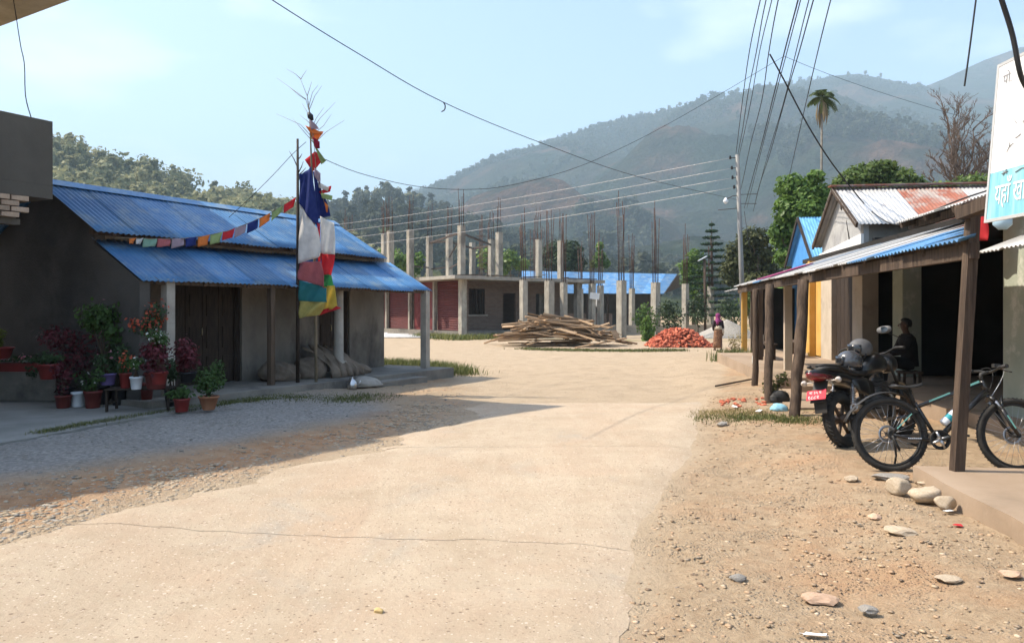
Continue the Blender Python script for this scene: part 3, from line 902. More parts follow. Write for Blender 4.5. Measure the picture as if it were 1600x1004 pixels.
def potted(name, label, u, vb, wpx, hpx, mat, leaf, vt, wide, z=.15, leaves=420, lsize=.06, flower=None, nfl=60, stem=False, dd=None, taper=.78, low=0.0, spread=None, group='potted plants in the yard'):
    """pot standing at pixel (u, vb) on height z; foliage up to pixel row vt, wide px across"""
    base = G(u, vb, z) if dd is None else P(u, vb, dd)
    d = base.y; k = d / FPX; rw = wpx * k / 2; h = hpx * k
    t = thing(name, label, 'potted plant', base, 0, group)
    prof = [(rw * taper * .9, 0), (rw * taper, .01), (rw * .97, h * .86), (rw * 1.06, h * .87), (rw * 1.06, h), (rw * .95, h), (rw * .92, h * .9), (.01, h * .9)]
    MB().lathe((0, 0, 0), prof, 18).build('pot', mat, t, world=False)
    if leaf is None: return t
    MB().lathe((0, 0, 0), [(.01, h * .88), (rw * .92, h * .885), (rw * .5, h * .93), (.01, h * .94)], 12).build('soil', m_soil, t, world=False)
    top = (vb - vt) * k; wr = wide * k / 2
    r = np.random.default_rng(int(abs(u) * 7 + vb)); bl = []
    z0 = h + low * (top - h)
    for i in range(7):
        hh = z0 + (top - z0) * (.15 + .75 * r.random())
        a = r.random() * 6.28; q = wr * .55 * r.random()
        rr = wr * (.35 + .25 * r.random())
        bl.append((math.cos(a) * q, math.sin(a) * q, hh, rr, rr, min(rr, (top - z0) * .35)))
    V1, F1, T1 = leaf_cloud(bl, leaves, lsize, int(abs(u)), aspect=.55, shell=.3)
    link('foliage', leaf_mesh('foliage', (V1, F1, T1)), leaf, t)
    st = MB(True)
    for i in range(4 if not stem else 6):
        bb = bl[i]; st.tube([(0.02 * (i - 2), .01 * i, h * .9), (bb[0] * .3, bb[1] * .3, (h * .9 + bb[2]) * .55), (bb[0], bb[1], bb[2])], [.012 + .01 * stem, .009, .004], 5)
    st.build('stem', m_wood, t, world=False)
    if flower is not None:
        fb = [(x_, y_, z_ + rz_ * .35, rx_ * 1.0, ry_ * 1.0, rz_ * .9) for x_, y_, z_, rx_, ry_, rz_ in bl]
        link('flower', leaf_mesh('flower', leaf_cloud(fb, nfl, lsize * .75, int(abs(u)) + 5, aspect=.9, shell=.85)), flower, t)['kind'] = 'stuff'
    return t
ZB = .48   # plant bench top
potted('potted_geranium', 'white pot of pink flowers raised on dark tub at the left edge', 44, 597, 30, 19, m_whitepot, lf_green, 560, 50, z=.40, leaves=260, flower=lf_pink, nfl=130)
potted('potted_herb', 'small brown pot with sparse reddish plant behind the white bucket', 99, 637, 24, 20, m_dredpot, lf_dark, 568, 44, leaves=200)
potted('bucket', 'empty square white bucket on the yard beside a dark red pot', 122, 635, 20, 23, m_whitepot, None, 0, 0, taper=.95)
potted('potted_herb', 'dark red pot of green leaves and a white bloom next to white bucket', 145, 637, 26, 27, m_dredpot, lf_green, 573, 52, leaves=280, flower=lf_white, nfl=10)
potted('potted_herb', 'violet pot with green plant on the back of the bench', 168, 601, 25, 18, m_purple, lf_ever, 548, 50, z=ZB, leaves=260, flower=lf_pink, nfl=14)
potted('potted_herb', 'red pot with red flowers on the bench left of small white pot', 196, 606, 17, 24, m_redpot, lf_green, 556, 38, z=ZB, leaves=180, flower=lf_red, nfl=70)
potted('potted_herb', 'small white pot with green plant at the front of the bench', 213, 608, 19, 20, m_whitepot, lf_green, 562, 32, z=ZB, leaves=170, flower=lf_white, nfl=12)
potted('potted_coleus', 'big dark red coleus bush in red pot on the bench end', 244, 607, 34, 26, m_dredpot, lf_dark, 536, 72, z=ZB, leaves=900)
potted('potted_coleus', 'blackish red coleus bush on dark stand right of the bench', 294, 597, 26, 16, m_black, lf_dark, 530, 64, z=.55, leaves=900)
potted('potted_grass', 'bright red pot with low green plant standing at the yard edge', 284, 643, 24, 21, m_redpot, lf_green, 605, 52, leaves=240)
potted('potted_shrub', 'round terracotta pot with bushy green shrub at the yard corner', 326, 640, 30, 22, m_terra, lf_green, 562, 74, leaves=1300, lsize=.05, taper=.6)
potted('potted_shrub', 'tall green leafy shrub on a bare stem in front of gable wall', 164, 631, 22, 30, m_black, lf_green, 482, 84, z=.15, leaves=760, stem=True, low=.55, flower=lf_pink, nfl=6, lsize=.09)
potted('potted_bougainvillea', 'tall orange-red bougainvillea reaching towards the porch roof', 226, 632, 26, 36, m_dredpot, lf_ever, 462, 74, z=.15, leaves=640, stem=True, low=.40, flower=lf_red, nfl=230)
potted('potted_daisy', 'cluster of small white flowers below the bougainvillea', 248, 600, 26, 20, m_redpot, lf_green, 512, 48, z=.55, leaves=420, stem=True, low=.5, flower=lf_white, nfl=46, lsize=.05)
potted('potted_coleus', 'wide black-red coleus bush by the gable wall, left of the tall shrub', 104, 630, 24, 26, m_black, lf_dark, 518, 100, z=.15, leaves=1000, low=.3)
potted('potted_herb', 'red pot with drooping pink flowers cut by the left picture edge', 8, 600, 26, 24, m_redpot, lf_ever, 552, 64, z=.36, leaves=360, flower=lf_pink, nfl=50)
potted('potted_herb', 'red pot half hidden behind the white pink-flowered pot', 76, 592, 30, 24, m_redpot, lf_ever, 552, 56, z=.55, leaves=240)
potted('potted_shrub', 'yellow-green bush at the far left edge above red planter', -4, 560, 44, 18, m_redpot, lf_lime, 518, 40, z=.85, leaves=260)
potted('potted_shrub', 'dark leafy shrub filling the gap behind the violet pot', 186, 632, 24, 30, m_black, lf_ever, 540, 78, z=.15, leaves=760, low=.3)
potted('potted_shrub', 'low dark green shrub against the wall behind the white pot', 62, 624, 26, 26, m_black, lf_ever, 552, 70, z=.15, leaves=520, low=.3)
potted('potted_coleus', 'dark leafy plant behind the bougainvillea stem by the porch', 268, 634, 22, 30, m_black, lf_ever, 556, 60, z=.15, leaves=560, low=.3)
# planter, tub, bench
pb = G(30, 566, .76)
t = thing('planter', 'long red trough planter on the wall ledge at the left', 'planter', (pb.x, pb.y, .625))
MB().box((0, 0, .06), (.85, .2, .14)).build('trough', m_redpot, t, world=False); MB().box((0, 0, .134), (.80, .16, .01)).build('soil', m_soil, t, world=False)
t = thing('ledge', 'low dark masonry ledge behind the pots at the left', 'ledge', (pb.x, pb.y + .3, .15))
MB().box((-.3, -.2, .235), (1.9, .4, .46)).build('block', m_conc_d, t, world=False); MB().box((-.3, -.2, .4665), (1.96, .46, .003)).build('cap', m_conc, t, world=False)
tb = G(24, 621, .15)
t = thing('tub', 'dark low tub on the yard at the left edge', 'tub', tb)
MB().lathe((0, 0, 0), [(.13, 0), (.19, .2), (.205, .2), (.205, .23), (.18, .23), (.17, .03), (.01, .03)], 20).build('bowl', m_black, t, world=False)
MB().lathe((0, 0, 0), [(.01, .10), (.172, .1), (.172, .12), (.01, .13)], 14).build('soil', m_soil, t, world=False)
bt = G(222, 640, .15)
t = thing('plant_bench', 'dark slatted iron bench carrying the potted plants', 'bench', bt)
ax = Vector((1, .12, 0)).normalized(); ay = Vector((-.12, 1, 0)).normalized(); W_, D_ = .9, .42
for i, (sx, sy) in enumerate(((-1, -1), (1, -1), (1, 1), (-1, 1))):
    c = ax * (sx * (W_ / 2 - .03)) + ay * (sy * (D_ / 2 - .03)); MB().beam(c, c + Vector((0, 0, .31)), .03, .03).build('leg', m_dark, t, world=False)
for k in range(5):
    c = ay * ((k - 2) * .09); MB().beam(c - ax * W_ / 2 + Vector((0, 0, .32)), c + ax * W_ / 2 + Vector((0, 0, .32)), .06, .018).build('slat', m_dark, t, world=False)
for sx in (-1, 1):
    c = ax * (sx * (W_ / 2 - .03)) + Vector((0, 0, .12)); MB().beam(c - ay * (D_ / 2 - .05), c + ay * (D_ / 2 - .05), .02, .02).build('stretcher', m_dark, t, world=False)

# ------------------------------------------------------------------ things on the porch
def lump(name, label, cat, c, size, mat, seed, group=None, sag=.3, rz=0):
    bm = bmesh.new(); bmesh.ops.create_icosphere(bm, subdivisions=4, radius=1)
    r = random.Random(seed); o_ = r.random() * 50
    for v in bm.verts:
        p = v.co.copy()
        n = float(fbm(p.x * 1.7 + o_ + p.z, p.y * 1.7 + o_ * .3 - p.z * 1.3, 3, seed)) - .45
        rid = abs(math.sin((p.x * 2.3 + p.y * 1.7 + p.z * 2.9 + 3 * n) * 2.2)) * .06
        p *= 1 + .55 * n - rid
        if p.z < -sag: p.z = -sag + (p.z + sag) * .12
        v.co = (p.x * size[0], p.y * size[1], (p.z + sag + .03) * size[2])
    me = bpy.data.meshes.new(name); bm.to_mesh(me); bm.free()
    for pl_ in me.polygons: pl_.use_smooth = True
    o = link(name, me, mat); o.location = c; o.rotation_euler = (0, 0, rz); tag(o, label, cat, group); return o
m_sack = pbr('jute_sacking', (.13, .10, .075), (.20, .16, .12), 6, .95, bump=.4, bscale=90)
m_tarp = pbr('brown_tarpaulin', (.15, .115, .085), (.22, .175, .13), 3, .8, bump=.3, bscale=30)
lump('sack', 'lumpy brown sack slumped on the porch left of the flag poles', 'sack', H(4.15, .75, .235), (.42, .36, .30), m_sack, 3, 'sacks on the porch')
lump('sack', 'round brown sack resting directly behind the dark flag pole', 'sack', H(3.45, .62, .235), (.36, .32, .33), m_sack, 9, 'sacks on the porch')
lump('sack', 'pale sack lying low on the porch right of the round post', 'sack', H(2.05, .65, .235), (.40, .30, .17), m_tarp, 14, 'sacks on the porch')
# draped tarpaulin: folds hanging over a low heap
b = MB(True); nsx, nsy = 26, 14; V = []
for i in range(nsy + 1):
    for j in range(nsx + 1):
        s_ = 3.3 - .95 * j / nsx; tt = i / nsy
        w_ = .95 - .85 * tt
        zz = .235 + .62 * (1 - tt) ** .55 * (1 - .25 * abs(j / nsx - .4)) + .05 * math.sin(j * 1.1 + tt * 2) * (1 - tt * .5) + .02
        V.append(H(s_ + .04 * math.sin(i * .9 + j), w_ + .05 * math.sin(j * 1.15), max(.24, zz if tt < 1 else .242)))
b.add(V, [(i * (nsx + 1) + j, i * (nsx + 1) + j + 1, (i + 1) * (nsx + 1) + j + 1, (i + 1) * (nsx + 1) + j) for i in range(nsy) for j in range(nsx)])
tp = b.build('tarpaulin', m_tarp); tag(tp, 'brown tarpaulin draped in folds over goods on the porch', 'tarpaulin')
sm_ = tp.modifiers.new('t', 'SOLIDIFY'); sm_.thickness = .008
lump('stone', 'flat pale stepping stone at the foot of the porch', 'stone', H(3.05, -.55, gz(-3.9, 15.4) - .02), (.42, .26, .16), m_conc, 21, sag=.2, rz=1.0)
kt = H(3.55, -.62, 0); kt.z = gz(kt.x, kt.y)
t = thing('kettle', 'small silver metal kettle at the foot of the flag poles', 'kettle', kt)
m_alu = pbr('aluminium', (.62, .62, .62), rough=.3, metal=1)
MB().lathe((0, 0, 0), [(.07, 0), (.095, .05), (.09, .13), (.05, .18), (.045, .19), (.02, .2), (.012, .215), (.018, .23), (.005, .24)], 18).build('body', m_alu, t, world=False)
MB().tube([(.085, 0, .07), (.14, 0, .12), (.16, 0, .17)], [.018, .013, .01], 8).build('spout', m_alu, t, world=False)
MB().tube([(-.05, 0, .18), (-.05, 0, .26), (.05, 0, .26), (.05, 0, .18)], .006, 6).build('handle', m_black, t, world=False)

# ------------------------------------------------------------------ flag poles and prayer flags
FP = G(465, 607, .12); FP.z = gz(FP.x, FP.y)
m_flag = {}
def flagmat(n, c):
    m = pbr('cloth_' + n, c, tuple(min(1, x * 1.18 + .01) for x in c), 8, .85, bump=.12, bscale=120)
    t_ = m.node_tree; b_ = t_.nodes['Principled BSDF']
    tr = t_.nodes.new('ShaderNodeBsdfTranslucent'); mx = t_.nodes.new('ShaderNodeMixShader'); mx.inputs[0].default_value = .42
    s_ = b_.inputs['Base Color'].links[0].from_socket
    t_.links.new(s_, tr.inputs['Color']); t_.links.new(b_.outputs[0], mx.inputs[1]); t_.links.new(tr.outputs[0], mx.inputs[2])
    t_.links.new(mx.outputs[0], t_.nodes['Material Output'].inputs['Surface']); m_flag[n] = m
for n, c in dict(navy=(.02, .04, .20), white=(.72, .70, .66), red=(.62, .04, .05), teal=(.04, .24, .26), yellow=(.66, .52, .10), pink=(.50, .16, .17), green=(.05, .32, .10), orange=(.75, .25, .06), lightgreen=(.35, .45, .20), paleyellow=(.55, .48, .16), lilac=(.42, .33, .38), darkred=(.30, .02, .05), mint=(.28, .46, .36)).items(): flagmat(n, c)

def cloth(name, mat, parent, corner, n=10, m=10, ripple=.04, seed=0, ph=0.0):
    """four corners (top-left, top-right, bottom-right, bottom-left) with ripples"""
    a, b_, c, d = [Vector(x) for x in corner]
    nor = (b_ - a).cross(d - a).normalized(); V = []
    for i in range(m + 1):
        for j in range(n + 1):
            s_, t_ = j / n, i / m
            q = (a.lerp(b_, s_)).lerp(d.lerp(c, s_), t_)
            q = q + nor * (ripple * math.sin(s_ * 5.2 + t_ * 2.6 + ph + seed) * (.25 + s_) + ripple * .4 * math.sin(s_ * 11 + t_ * 5 + seed))
            V.append(q)
    bb = MB(True); bb.add(V, [(i * (n + 1) + j, i * (n + 1) + j + 1, (i + 1) * (n + 1) + j + 1, (i + 1) * (n + 1) + j) for i in range(m) for j in range(n)])
    o = bb.build(name, mat, parent)
    so = o.modifiers.new('t', 'SOLIDIFY'); so.thickness = .003
    return o
dP = FP.y
def Q(u, v, dd=0.0): return P(u, v, dP + dd)
fp1 = thing('flag_pole', 'dark straight pole flying a long navy, white, pink, teal and yellow banner', 'flag pole', FP)
MB().tube([FP - Vector((0, 0, .2)), Q(465.5, 420), Q(465, 217)], [.038, .034, .022], 8).build('pole', m_dark, fp1)
b = MB(); 
for (a, c) in (((465, 262), (452, 236)), ((465, 250), (472, 240)), ((465, 275), (478, 262)), ((466, 278), (480, 270)), ((466, 270), (474, 252)), ((467, 280), (484, 276))):
    b.tube([Q(*a), Q((a[0] + c[0]) / 2 + 1, (a[1] + c[1]) / 2, .02), Q(*c, .03)], [.012, .009, .004], 5)
b.build('dry_twig', m_wood, fp1)
bn = [('navy', (467, 272), (489, 262), (496, 357), (468, 318)), ('white', (467, 318), (496, 357), (500, 400), (467, 412)),
      ('pink', (467, 410), (498, 408), (512, 450), (467, 437)), ('teal', (467, 437), (512, 450), (513, 472), (467, 470)), ('paleyellow', (467, 470), (513, 472), (497, 492), (467, 497))]
for k, (c, *pts) in enumerate(bn):
    cloth('banner_panel', m_flag[c], fp1, [Q(pts[0][0], pts[0][1], -.04), Q(pts[1][0], pts[1][1], -.20 if k > 1 else -.06), Q(pts[2][0], pts[2][1], -.22 if k > 0 else -.10), Q(pts[3][0], pts[3][1], -.04)], ripple=.07, seed=k * .3, ph=k * 1.2, n=16, m=14)
F2 = Q(494, 604, .15); F2.z = gz(F2.x, F2.y)
fp2 = thing('flag_pole', 'thin bamboo pole with bare twigs on top and small flags tied down it', 'flag pole', F2)
m_bamboo = pbr('dry_bamboo', (.16, .13, .085), (.27, .22, .15), 5, .6, stretch=(2, 2, .5))
MB().tube([F2 - Vector((0, 0, .2)), Q(493, 470, .12), Q(490, 330, .1), Q(486, 240, .08), Q(484, 178, .08), Q(480, 150, .08), Q(468, 120, .08)], [.032, .028, .022, .017, .012, .006, .003], 8).build('pole', m_bamboo, fp2)
tw = MB(True)
for a, m_, c in (((484, 178), (478, 155), (433, 122)), ((483, 172), (492, 150), (503, 134)), ((482, 168), (488, 145), (497, 133)), ((480, 150), (484, 138), (487, 128)), ((470, 124), (462, 116), (448, 108)), ((470, 124), (474, 117), (479, 110)), ((478, 156), (466, 148), (452, 136)),
                ((488, 215), (470, 195), (432, 178)), ((489, 222), (470, 200), (458, 186)), ((487, 205), (500, 185), (524, 160)), ((487, 200), (494, 185), (506, 168)), ((490, 225), (510, 206), (538, 188)), ((486, 195), (479, 188), (468, 180)), ((488, 212), (506, 196), (518, 178)), ((485, 190), (480, 175), (472, 162))):
    tw.tube([Q(*a, .08), Q(*m_, .12), Q(*c, .2)], [.007, .005, .0025], 5)
tw.build('twig', m_bamboo, fp2)
lump_ = MB(True); lump_.tube([Q(482, 176, .06), Q(485, 182, .06), Q(488, 188, .06)], [.03, .06, .03], 8); lump_.build('knot', m_black, fp2)
b2 = [('navy', (489, 268), (497, 272), (513, 338), (492, 343)), ('white', (500, 338), (522, 348), (523, 398), (502, 396)), ('red', (502, 396), (523, 398), (518, 432), (503, 428)),
      ('green', (503, 428), (518, 430), (524, 448), (505, 448)), ('yellow', (505, 446), (524, 446), (527, 482), (498, 486)), ('red', (498, 485), (526, 478), (533, 481), (497, 493))]
for k, (c, *pts) in enumerate(b2):
    cloth('banner_panel', m_flag[c], fp2, [Q(pts[0][0], pts[0][1], .06), Q(pts[1][0], pts[1][1], .16), Q(pts[2][0], pts[2][1], .18), Q(pts[3][0], pts[3][1], .06)], ripple=.055, seed=k * .5 + 3, ph=k, n=14, m=12)
MB().tube([Q(491, 345, .04), Q(498, 350, .02), Q(499, 420, .02), Q(496, 430, .04)], [.03, .045, .04, .02], 8, flat=.4).build('pink_sash', m_flag['red'], fp2)
sm = [('lilac', (485, 188), (494, 196), (496, 200), (487, 201)), ('orange', (480, 198), (493, 203), (501, 208), (487, 208)), ('orange', (486, 207), (502, 207), (495, 218), (488, 216)), ('darkred', (490, 216), (498, 222), (499, 230), (493, 230)),
      ('lightgreen', (489, 220), (495, 232), (507, 248), (501, 252)), ('red', (480, 250), (492, 240), (503, 249), (489, 264)), ('lilac', (492, 265), (500, 272), (499, 284), (493, 276)), ('white', (499, 286), (512, 293), (510, 297), (500, 293)),
      ('red', (501, 299), (515, 292), (514, 299), (503, 302)), ('lightgreen', (504, 303), (517, 306), (517, 312), (505, 309)), ('orange', (508, 318), (512, 322), (512, 330), (510, 330))]
for k, (c, *pts) in enumerate(sm):
    cx_, cy_ = sum(p_[0] for p_ in pts) / 4, sum(p_[1] for p_ in pts) / 4; pts = [(cx_ + (x - cx_) * 1.35, cy_ + (y - cy_) * 1.35) for x, y in pts]
    cloth('small_flag', m_flag[c], fp2, [Q(x, y, .03 + .03 * (k % 3)) for x, y in pts], n=5, m=5, ripple=.015, seed=k)
MB().tube([Q(488, 200, .06), Q(492, 240, .05), Q(494, 265, .05), Q(503, 300, .06), Q(510, 330, .08)], .006, 5).build('cord', m_bamboo, fp2)
# string of flags from the pole to the porch
s0, s1 = Q(463, 308), P(176, 372, 12.15)
ks = [(463, 308), (440, 322), (415, 337), (385, 350), (355, 361), (318, 369), (280, 373), (240, 373), (205, 372), (176, 371)]
def sd(u): return dP + (12.15 - dP) * (463 - u) / (463 - 176)
stg = thing('prayer_flag_string', 'sagging string of small coloured prayer flags from pole to porch roof', 'prayer flags', P(176, 372, 12.15))
MB().tube([P(u, v, sd(u)) for u, v in ks], .006, 5).build('cord', m_bamboo, stg)
def sv(u): return float(np.interp(-u, [-k[0] for k in ks], [k[1] for k in ks]))
cols_ = ['red', 'lightgreen', 'orange', 'navy', 'lilac', 'red', 'lightgreen', 'orange', 'navy', 'lilac', 'pink', 'mint', 'white', 'orange']
wd_ = 19.2; u = 462.0
for k, c in enumerate(cols_):
    ua, ub = u, u - (21 if k > 8 else 18) * (.45 if k > 11 else 1)
    drop = 16 if k < 12 else 11
    cloth('small_flag', m_flag[c], stg, [P(ub, sv(ub), sd(ub)), P(ua, sv(ua), sd(ua)), P(ua - 3, sv(ua) + drop * random.uniform(.7, 1), sd(ua) - .05), P(ub - 1, sv(ub) + drop * random.uniform(.8, 1.05), sd(ub) - .04)], n=5, m=5, ripple=.02, seed=k)
    u = ub - 1.2
# ================================================================== the unfinished concrete building
sa = Vector((.8, .6, 0)); sb = Vector((-.6, .8, 0)); SO = Vector((-2.9, 45.0, 0))
def S(a, b_, z): 
    q = SO + sa * a + sb * b_
    return Vector((q.x, q.y, z))
m_col = pbr('column_concrete', (.25, .23, .195), (.40, .37, .31), 2.4, .92, bump=.3, bscale=14, c3=(.16, .145, .125), c3scale=1.3, c3amt=.42, rnd=.10, stretch=(1, 1, .5))
m_rebar = pbr('rusty_rebar', (.055, .032, .026), (.095, .05, .036), 6, .8)
m_shut = pbr('red_shutter_paint', (.10, .024, .022), (.135, .032, .028), 1.2, .65, spec=.3, c3=(.09, .02, .02), c3scale=.9, c3amt=.36)
def brickmat(name, c1, c2, mortar, sc_=1.0):
    m = bpy.data.materials.new(name); m.use_nodes = True; MATS[name] = m
    t_ = m.node_tree; ns = t_.nodes; ln = t_.links.new; b_ = ns['Principled BSDF']; b_.inputs['Roughness'].default_value = .95
    tcn = ns.new('ShaderNodeTexCoord'); br = ns.new('ShaderNodeTexBrick')
    br.inputs['Scale'].default_value = sc_; br.inputs['Brick Width'].default_value = .24; br.inputs['Row Height'].default_value = .085
    br.inputs['Mortar Size'].default_value = .012; br.inputs['Color1'].default_value = (*c1, 1); br.inputs['Color2'].default_value = (*c2, 1); br.inputs['Mortar'].default_value = (*mortar, 1)
    ln(tcn.outputs['UV'], br.inputs['Vector']); ln(br.outputs['Color'], b_.inputs['Base Color'])
    bp = ns.new('ShaderNodeBump'); bp.inputs['Distance'].default_value = .01; bp.invert = True
    ln(br.outputs['Fac'], bp.inputs['Height']); ln(bp.outputs['Normal'], b_.inputs['Normal'])
    return m
m_brick = brickmat('brown_brickwork', (.15, .095, .07), (.21, .14, .105), (.20, .185, .16))
def wall_panel(p0, p1, z0, z1, mat, parent, name, thick=.2, holes=()):
    """upright wall from p0 to p1 with real openings; UV in metres so courses run level"""
    p0 = Vector((p0.x, p0.y, 0)); p1 = Vector((p1.x, p1.y, 0)); ln_ = (p1 - p0).length; dr_ = (p1 - p0).normalized(); nr = Vector((dr_.y, -dr_.x, 0))
    xs_ = sorted({0.0, ln_, *[h[0] for h in holes], *[h[1] for h in holes]}); zs_ = sorted({z0, z1, *[h[2] for h in holes], *[h[3] for h in holes]})
    b_ = MB()
    for i in range(len(xs_) - 1):
        for j in range(len(zs_) - 1):
            xm, zm = (xs_[i] + xs_[i + 1]) / 2, (zs_[j] + zs_[j + 1]) / 2
            if any(h[0] < xm < h[1] and h[2] < zm < h[3] for h in holes): continue
            a, c = p0 + dr_ * xs_[i], p0 + dr_ * xs_[i + 1]
            b_.poly_prism([a + nr * thick / 2, c + nr * thick / 2, c - nr * thick / 2, a - nr * thick / 2], zs_[j], zs_[j + 1])
    wv = [Vector(v) for v in b_.v]
    o = b_.build(name, mat, parent)
    uv = o.data.uv_layers.new(name='UVMap')
    for lp in o.data.loops:
        q = wv[lp.vertex_index]; uv.data[lp.index].uv = ((q - p0).dot(dr_), q.z)
    return o
bld = thing('unfinished_building', 'unfinished concrete frame building with red shutters and bare upper columns', 'building', S(2, 2, 0))
def rebars(mb, x, y, z, h, n=6, w_=.13, r_=.014):
    for k in range(n):
        dx, dy = [(-1, -1), (1, -1), (1, 1), (-1, 1), (0, -1), (0, 1), (1, 0), (-1, 0)][k % 8]
        hh = h * random.uniform(.62, 1.0); lx, ly = random.uniform(-.09, .09), random.uniform(-.09, .09)
        mb.tube([(x + dx * w_, y + dy * w_, z - .1), (x + dx * w_ + lx * .4, y + dy * w_ + ly * .4, z + hh * .5), (x + dx * w_ + lx, y + dy * w_ + ly, z + hh)], r_, 4)
def column(parent, c, z0, z1, w_, ang, rb, nb_=6, lean=0.0):
    a = Vector((c.x, c.y, z0)); b_ = Vector((c.x + lean, c.y, z1))
    o = MB().beam(a, b_, w_, w_, up=Vector((math.cos(ang), math.sin(ang), 0))).build('column', m_col, parent)
    if rb:
        rm = MB(True); rebars(rm, b_.x, b_.y, z1, rb, nb_, w_ * .36); r_o = rm.build('rebar', m_rebar, o if parent is not None else None, True)
        r_o['kind'] = 'stuff'
    return o
SA = math.atan2(sa.y, sa.x)
# plinth, slab
MB().poly_prism([S(-.15, -.15, 0), S(15.5, -.15, 0), S(15.5, 4.5, 0), S(4.5, 4.5, 0), S(4.5, 13, 0), S(-.15, 13, 0)], -.1, .38).build('plinth', m_conc_d, bld)
b = MB(); b.poly_prism([S(-1.1, -.9, 0), S(1.1, -.9, 0), S(1.1, -.5, 0), S(11.0, -.5, 0), S(11.0, 5.2, 0), S(4.8, 5.2, 0), S(4.8, 14, 0), S(-1.1, 14, 0)], 3.42, 3.62); b.build('floor_slab', m_conc, bld)
b = MB()
for k in range(16):
    a = random.uniform(-.8, 9.5); b.beam(S(a, -.6 + random.uniform(-.05, .3), 3.66), S(a + random.uniform(.5, 1.6), -.45 + random.uniform(-.1, .3), 3.66 + random.uniform(0, .08)), .12, .05)
b.build('loose_boards', m_wood, bld)['kind'] = 'stuff'
# ground floor columns of the block
for a, b_ in ((0, 0), (4.5, 0), (9.0, 0), (3.0, 2.2), (7.6, 2.2)): column(bld, S(a, b_, 0), -.1, 3.42, .36, SA, 0)
for b_ in (3.3, 6.4, 9.6, 12.6): column(bld, S(.10, b_, 0), .1, 3.42, .2, SA, 0)
# shutters along the left wing
def shutter(b0, b1, name='shutter'):
    pn = MB().poly_prism([S(.26, b0, 0), S(.26, b1, 0), S(.32, b1, 0), S(.32, b0, 0)], .38, 3.40).build(name, m_shut, bld)
    n = 22
    for k in range(n):
        z = .40 + k * (2.95 / n)
        b_ = MB(); h = 2.95 / n
        a_, c_ = S(.262, b0 + .03, 0), S(.262, b1 - .03, 0)
        b_.add([a_ + Vector((0, 0, z)), c_ + Vector((0, 0, z)), S(.205, b1 - .03, z + h * .3), S(.205, b0 + .03, z + h * .3), a_ + Vector((0, 0, z + h * .92)), c_ + Vector((0, 0, z + h * .92))], [(0, 1, 2, 3), (3, 2, 5, 4), (0, 3, 4), (1, 5, 2), (0, 4, 5, 1)])
        b_.build('slat', m_shut, pn)
shutter(.20, 3.19); shutter(6.52, 9.48); shutter(9.72, 12.48)
# folding door between shutters
dr0 = MB().poly_prism([S(.30, 3.5, 0), S(.30, 6.2, 0), S(.36, 6.2, 0), S(.36, 3.5, 0)], .38, 3.40).build('door', pbr('maroon_paint', (.12, .022, .022), (.16, .03, .03), 2, .6), bld)
for k in range(4):
    for zc in (.9, 1.7, 2.5):
        a0 = 3.58 + k * .66
        MB().poly_prism([S(.26, a0, 0), S(.26, a0 + .54, 0), S(.302, a0 + .54, 0), S(.302, a0, 0)], zc - .3, zc + .3).build('door_panel', MATS['maroon_paint'], dr0)
wall_panel(S(.45, 13, 0), S(.45, .2, 0), .38, 3.42, m_brick, bld, 'wall')
# brick wall of the right wing with window and doorway
wall_panel(S(.3, 1.6, 0), S(9.2, 1.6, 0), .38, 3.42, m_brick, bld, 'brick_wall', holes=((1.15, 2.35, 1.35, 2.95), (3.75, 4.75, .39, 2.7), (6.4, 7.4, .39, 2.7)))
win = MB()
for z in (1.38, 2.92): win.beam(S(1.45, 1.6, z), S(2.65, 1.6, z), .1, .06)
for a in (1.48, 2.05, 2.62): win.beam(S(a, 1.6, 1.35), S(a, 1.6, 2.95), .06, .1, up=sa)
wo = win.build('window', m_dark, bld)
for k in range(6): MB().tube([S(1.6 + k * .17, 1.58, 1.4), S(1.6 + k * .17, 1.58, 2.9)], .01, 5).build('bar', m_rebar, wo)
MB().poly_prism([S(1.3, 1.42, 0), S(2.8, 1.42, 0), S(2.8, 1.48, 0), S(1.3, 1.48, 0)], 1.26, 1.35).build('sill', m_conc, wo)
wall_panel(S(.5, 4.3, 0), S(9.2, 4.3, 0), .38, 3.42, m_brick, bld, 'brick_wall')
wall_panel(S(9.3, 1.5, 0), S(9.3, 4.4, 0), .38, 3.42, m_brick, bld, 'brick_wall')
# upper columns, placed where the frame stands
ups = [(641, 359), (671, 369), (702, 367), (721, 352), (738, 379), (768, 374), (780, 363), (842, 374), (876, 376), (610, 361), (601, 366)]
topP = {}
for u, vt in ups:
    d = FPX * 4.95 / (HV - vt); c = P(u, vt, d); topP[u] = c
    column(bld, Vector((c.x, c.y, 0)), 3.62, 6.55, .34, SA, 2.3 if u != 738 else 0, 5)
# steel formwork frame between columns
m_steel = pbr('dark_steel', (.05, .035, .03), (.08, .06, .05), 3, .7)
b = MB(); 
for ua, ub in ((671, 721), (721, 768), (671, 702), (702, 738), (738, 768)):
    a, c = topP[ua], topP[ub]; b.beam(Vector((a.x, a.y, 6.1)), Vector((c.x, c.y, 6.15)), .07, .12)
b.beam(Vector((topP[702].x, topP[702].y, 5.1)), Vector((topP[721].x, topP[721].y, 5.9)), .07, .07)
b.build('formwork_frame', m_steel, bld)
b = MB()
for ua, ub in ((641, 671), (671, 702), (702, 721)):
    a, c = topP[ua], topP[ub]; b.beam(Vector((a.x, a.y, 4.35)), Vector((c.x, c.y, 4.45)), .06, .08)
b.build('rail', m_steel, bld)
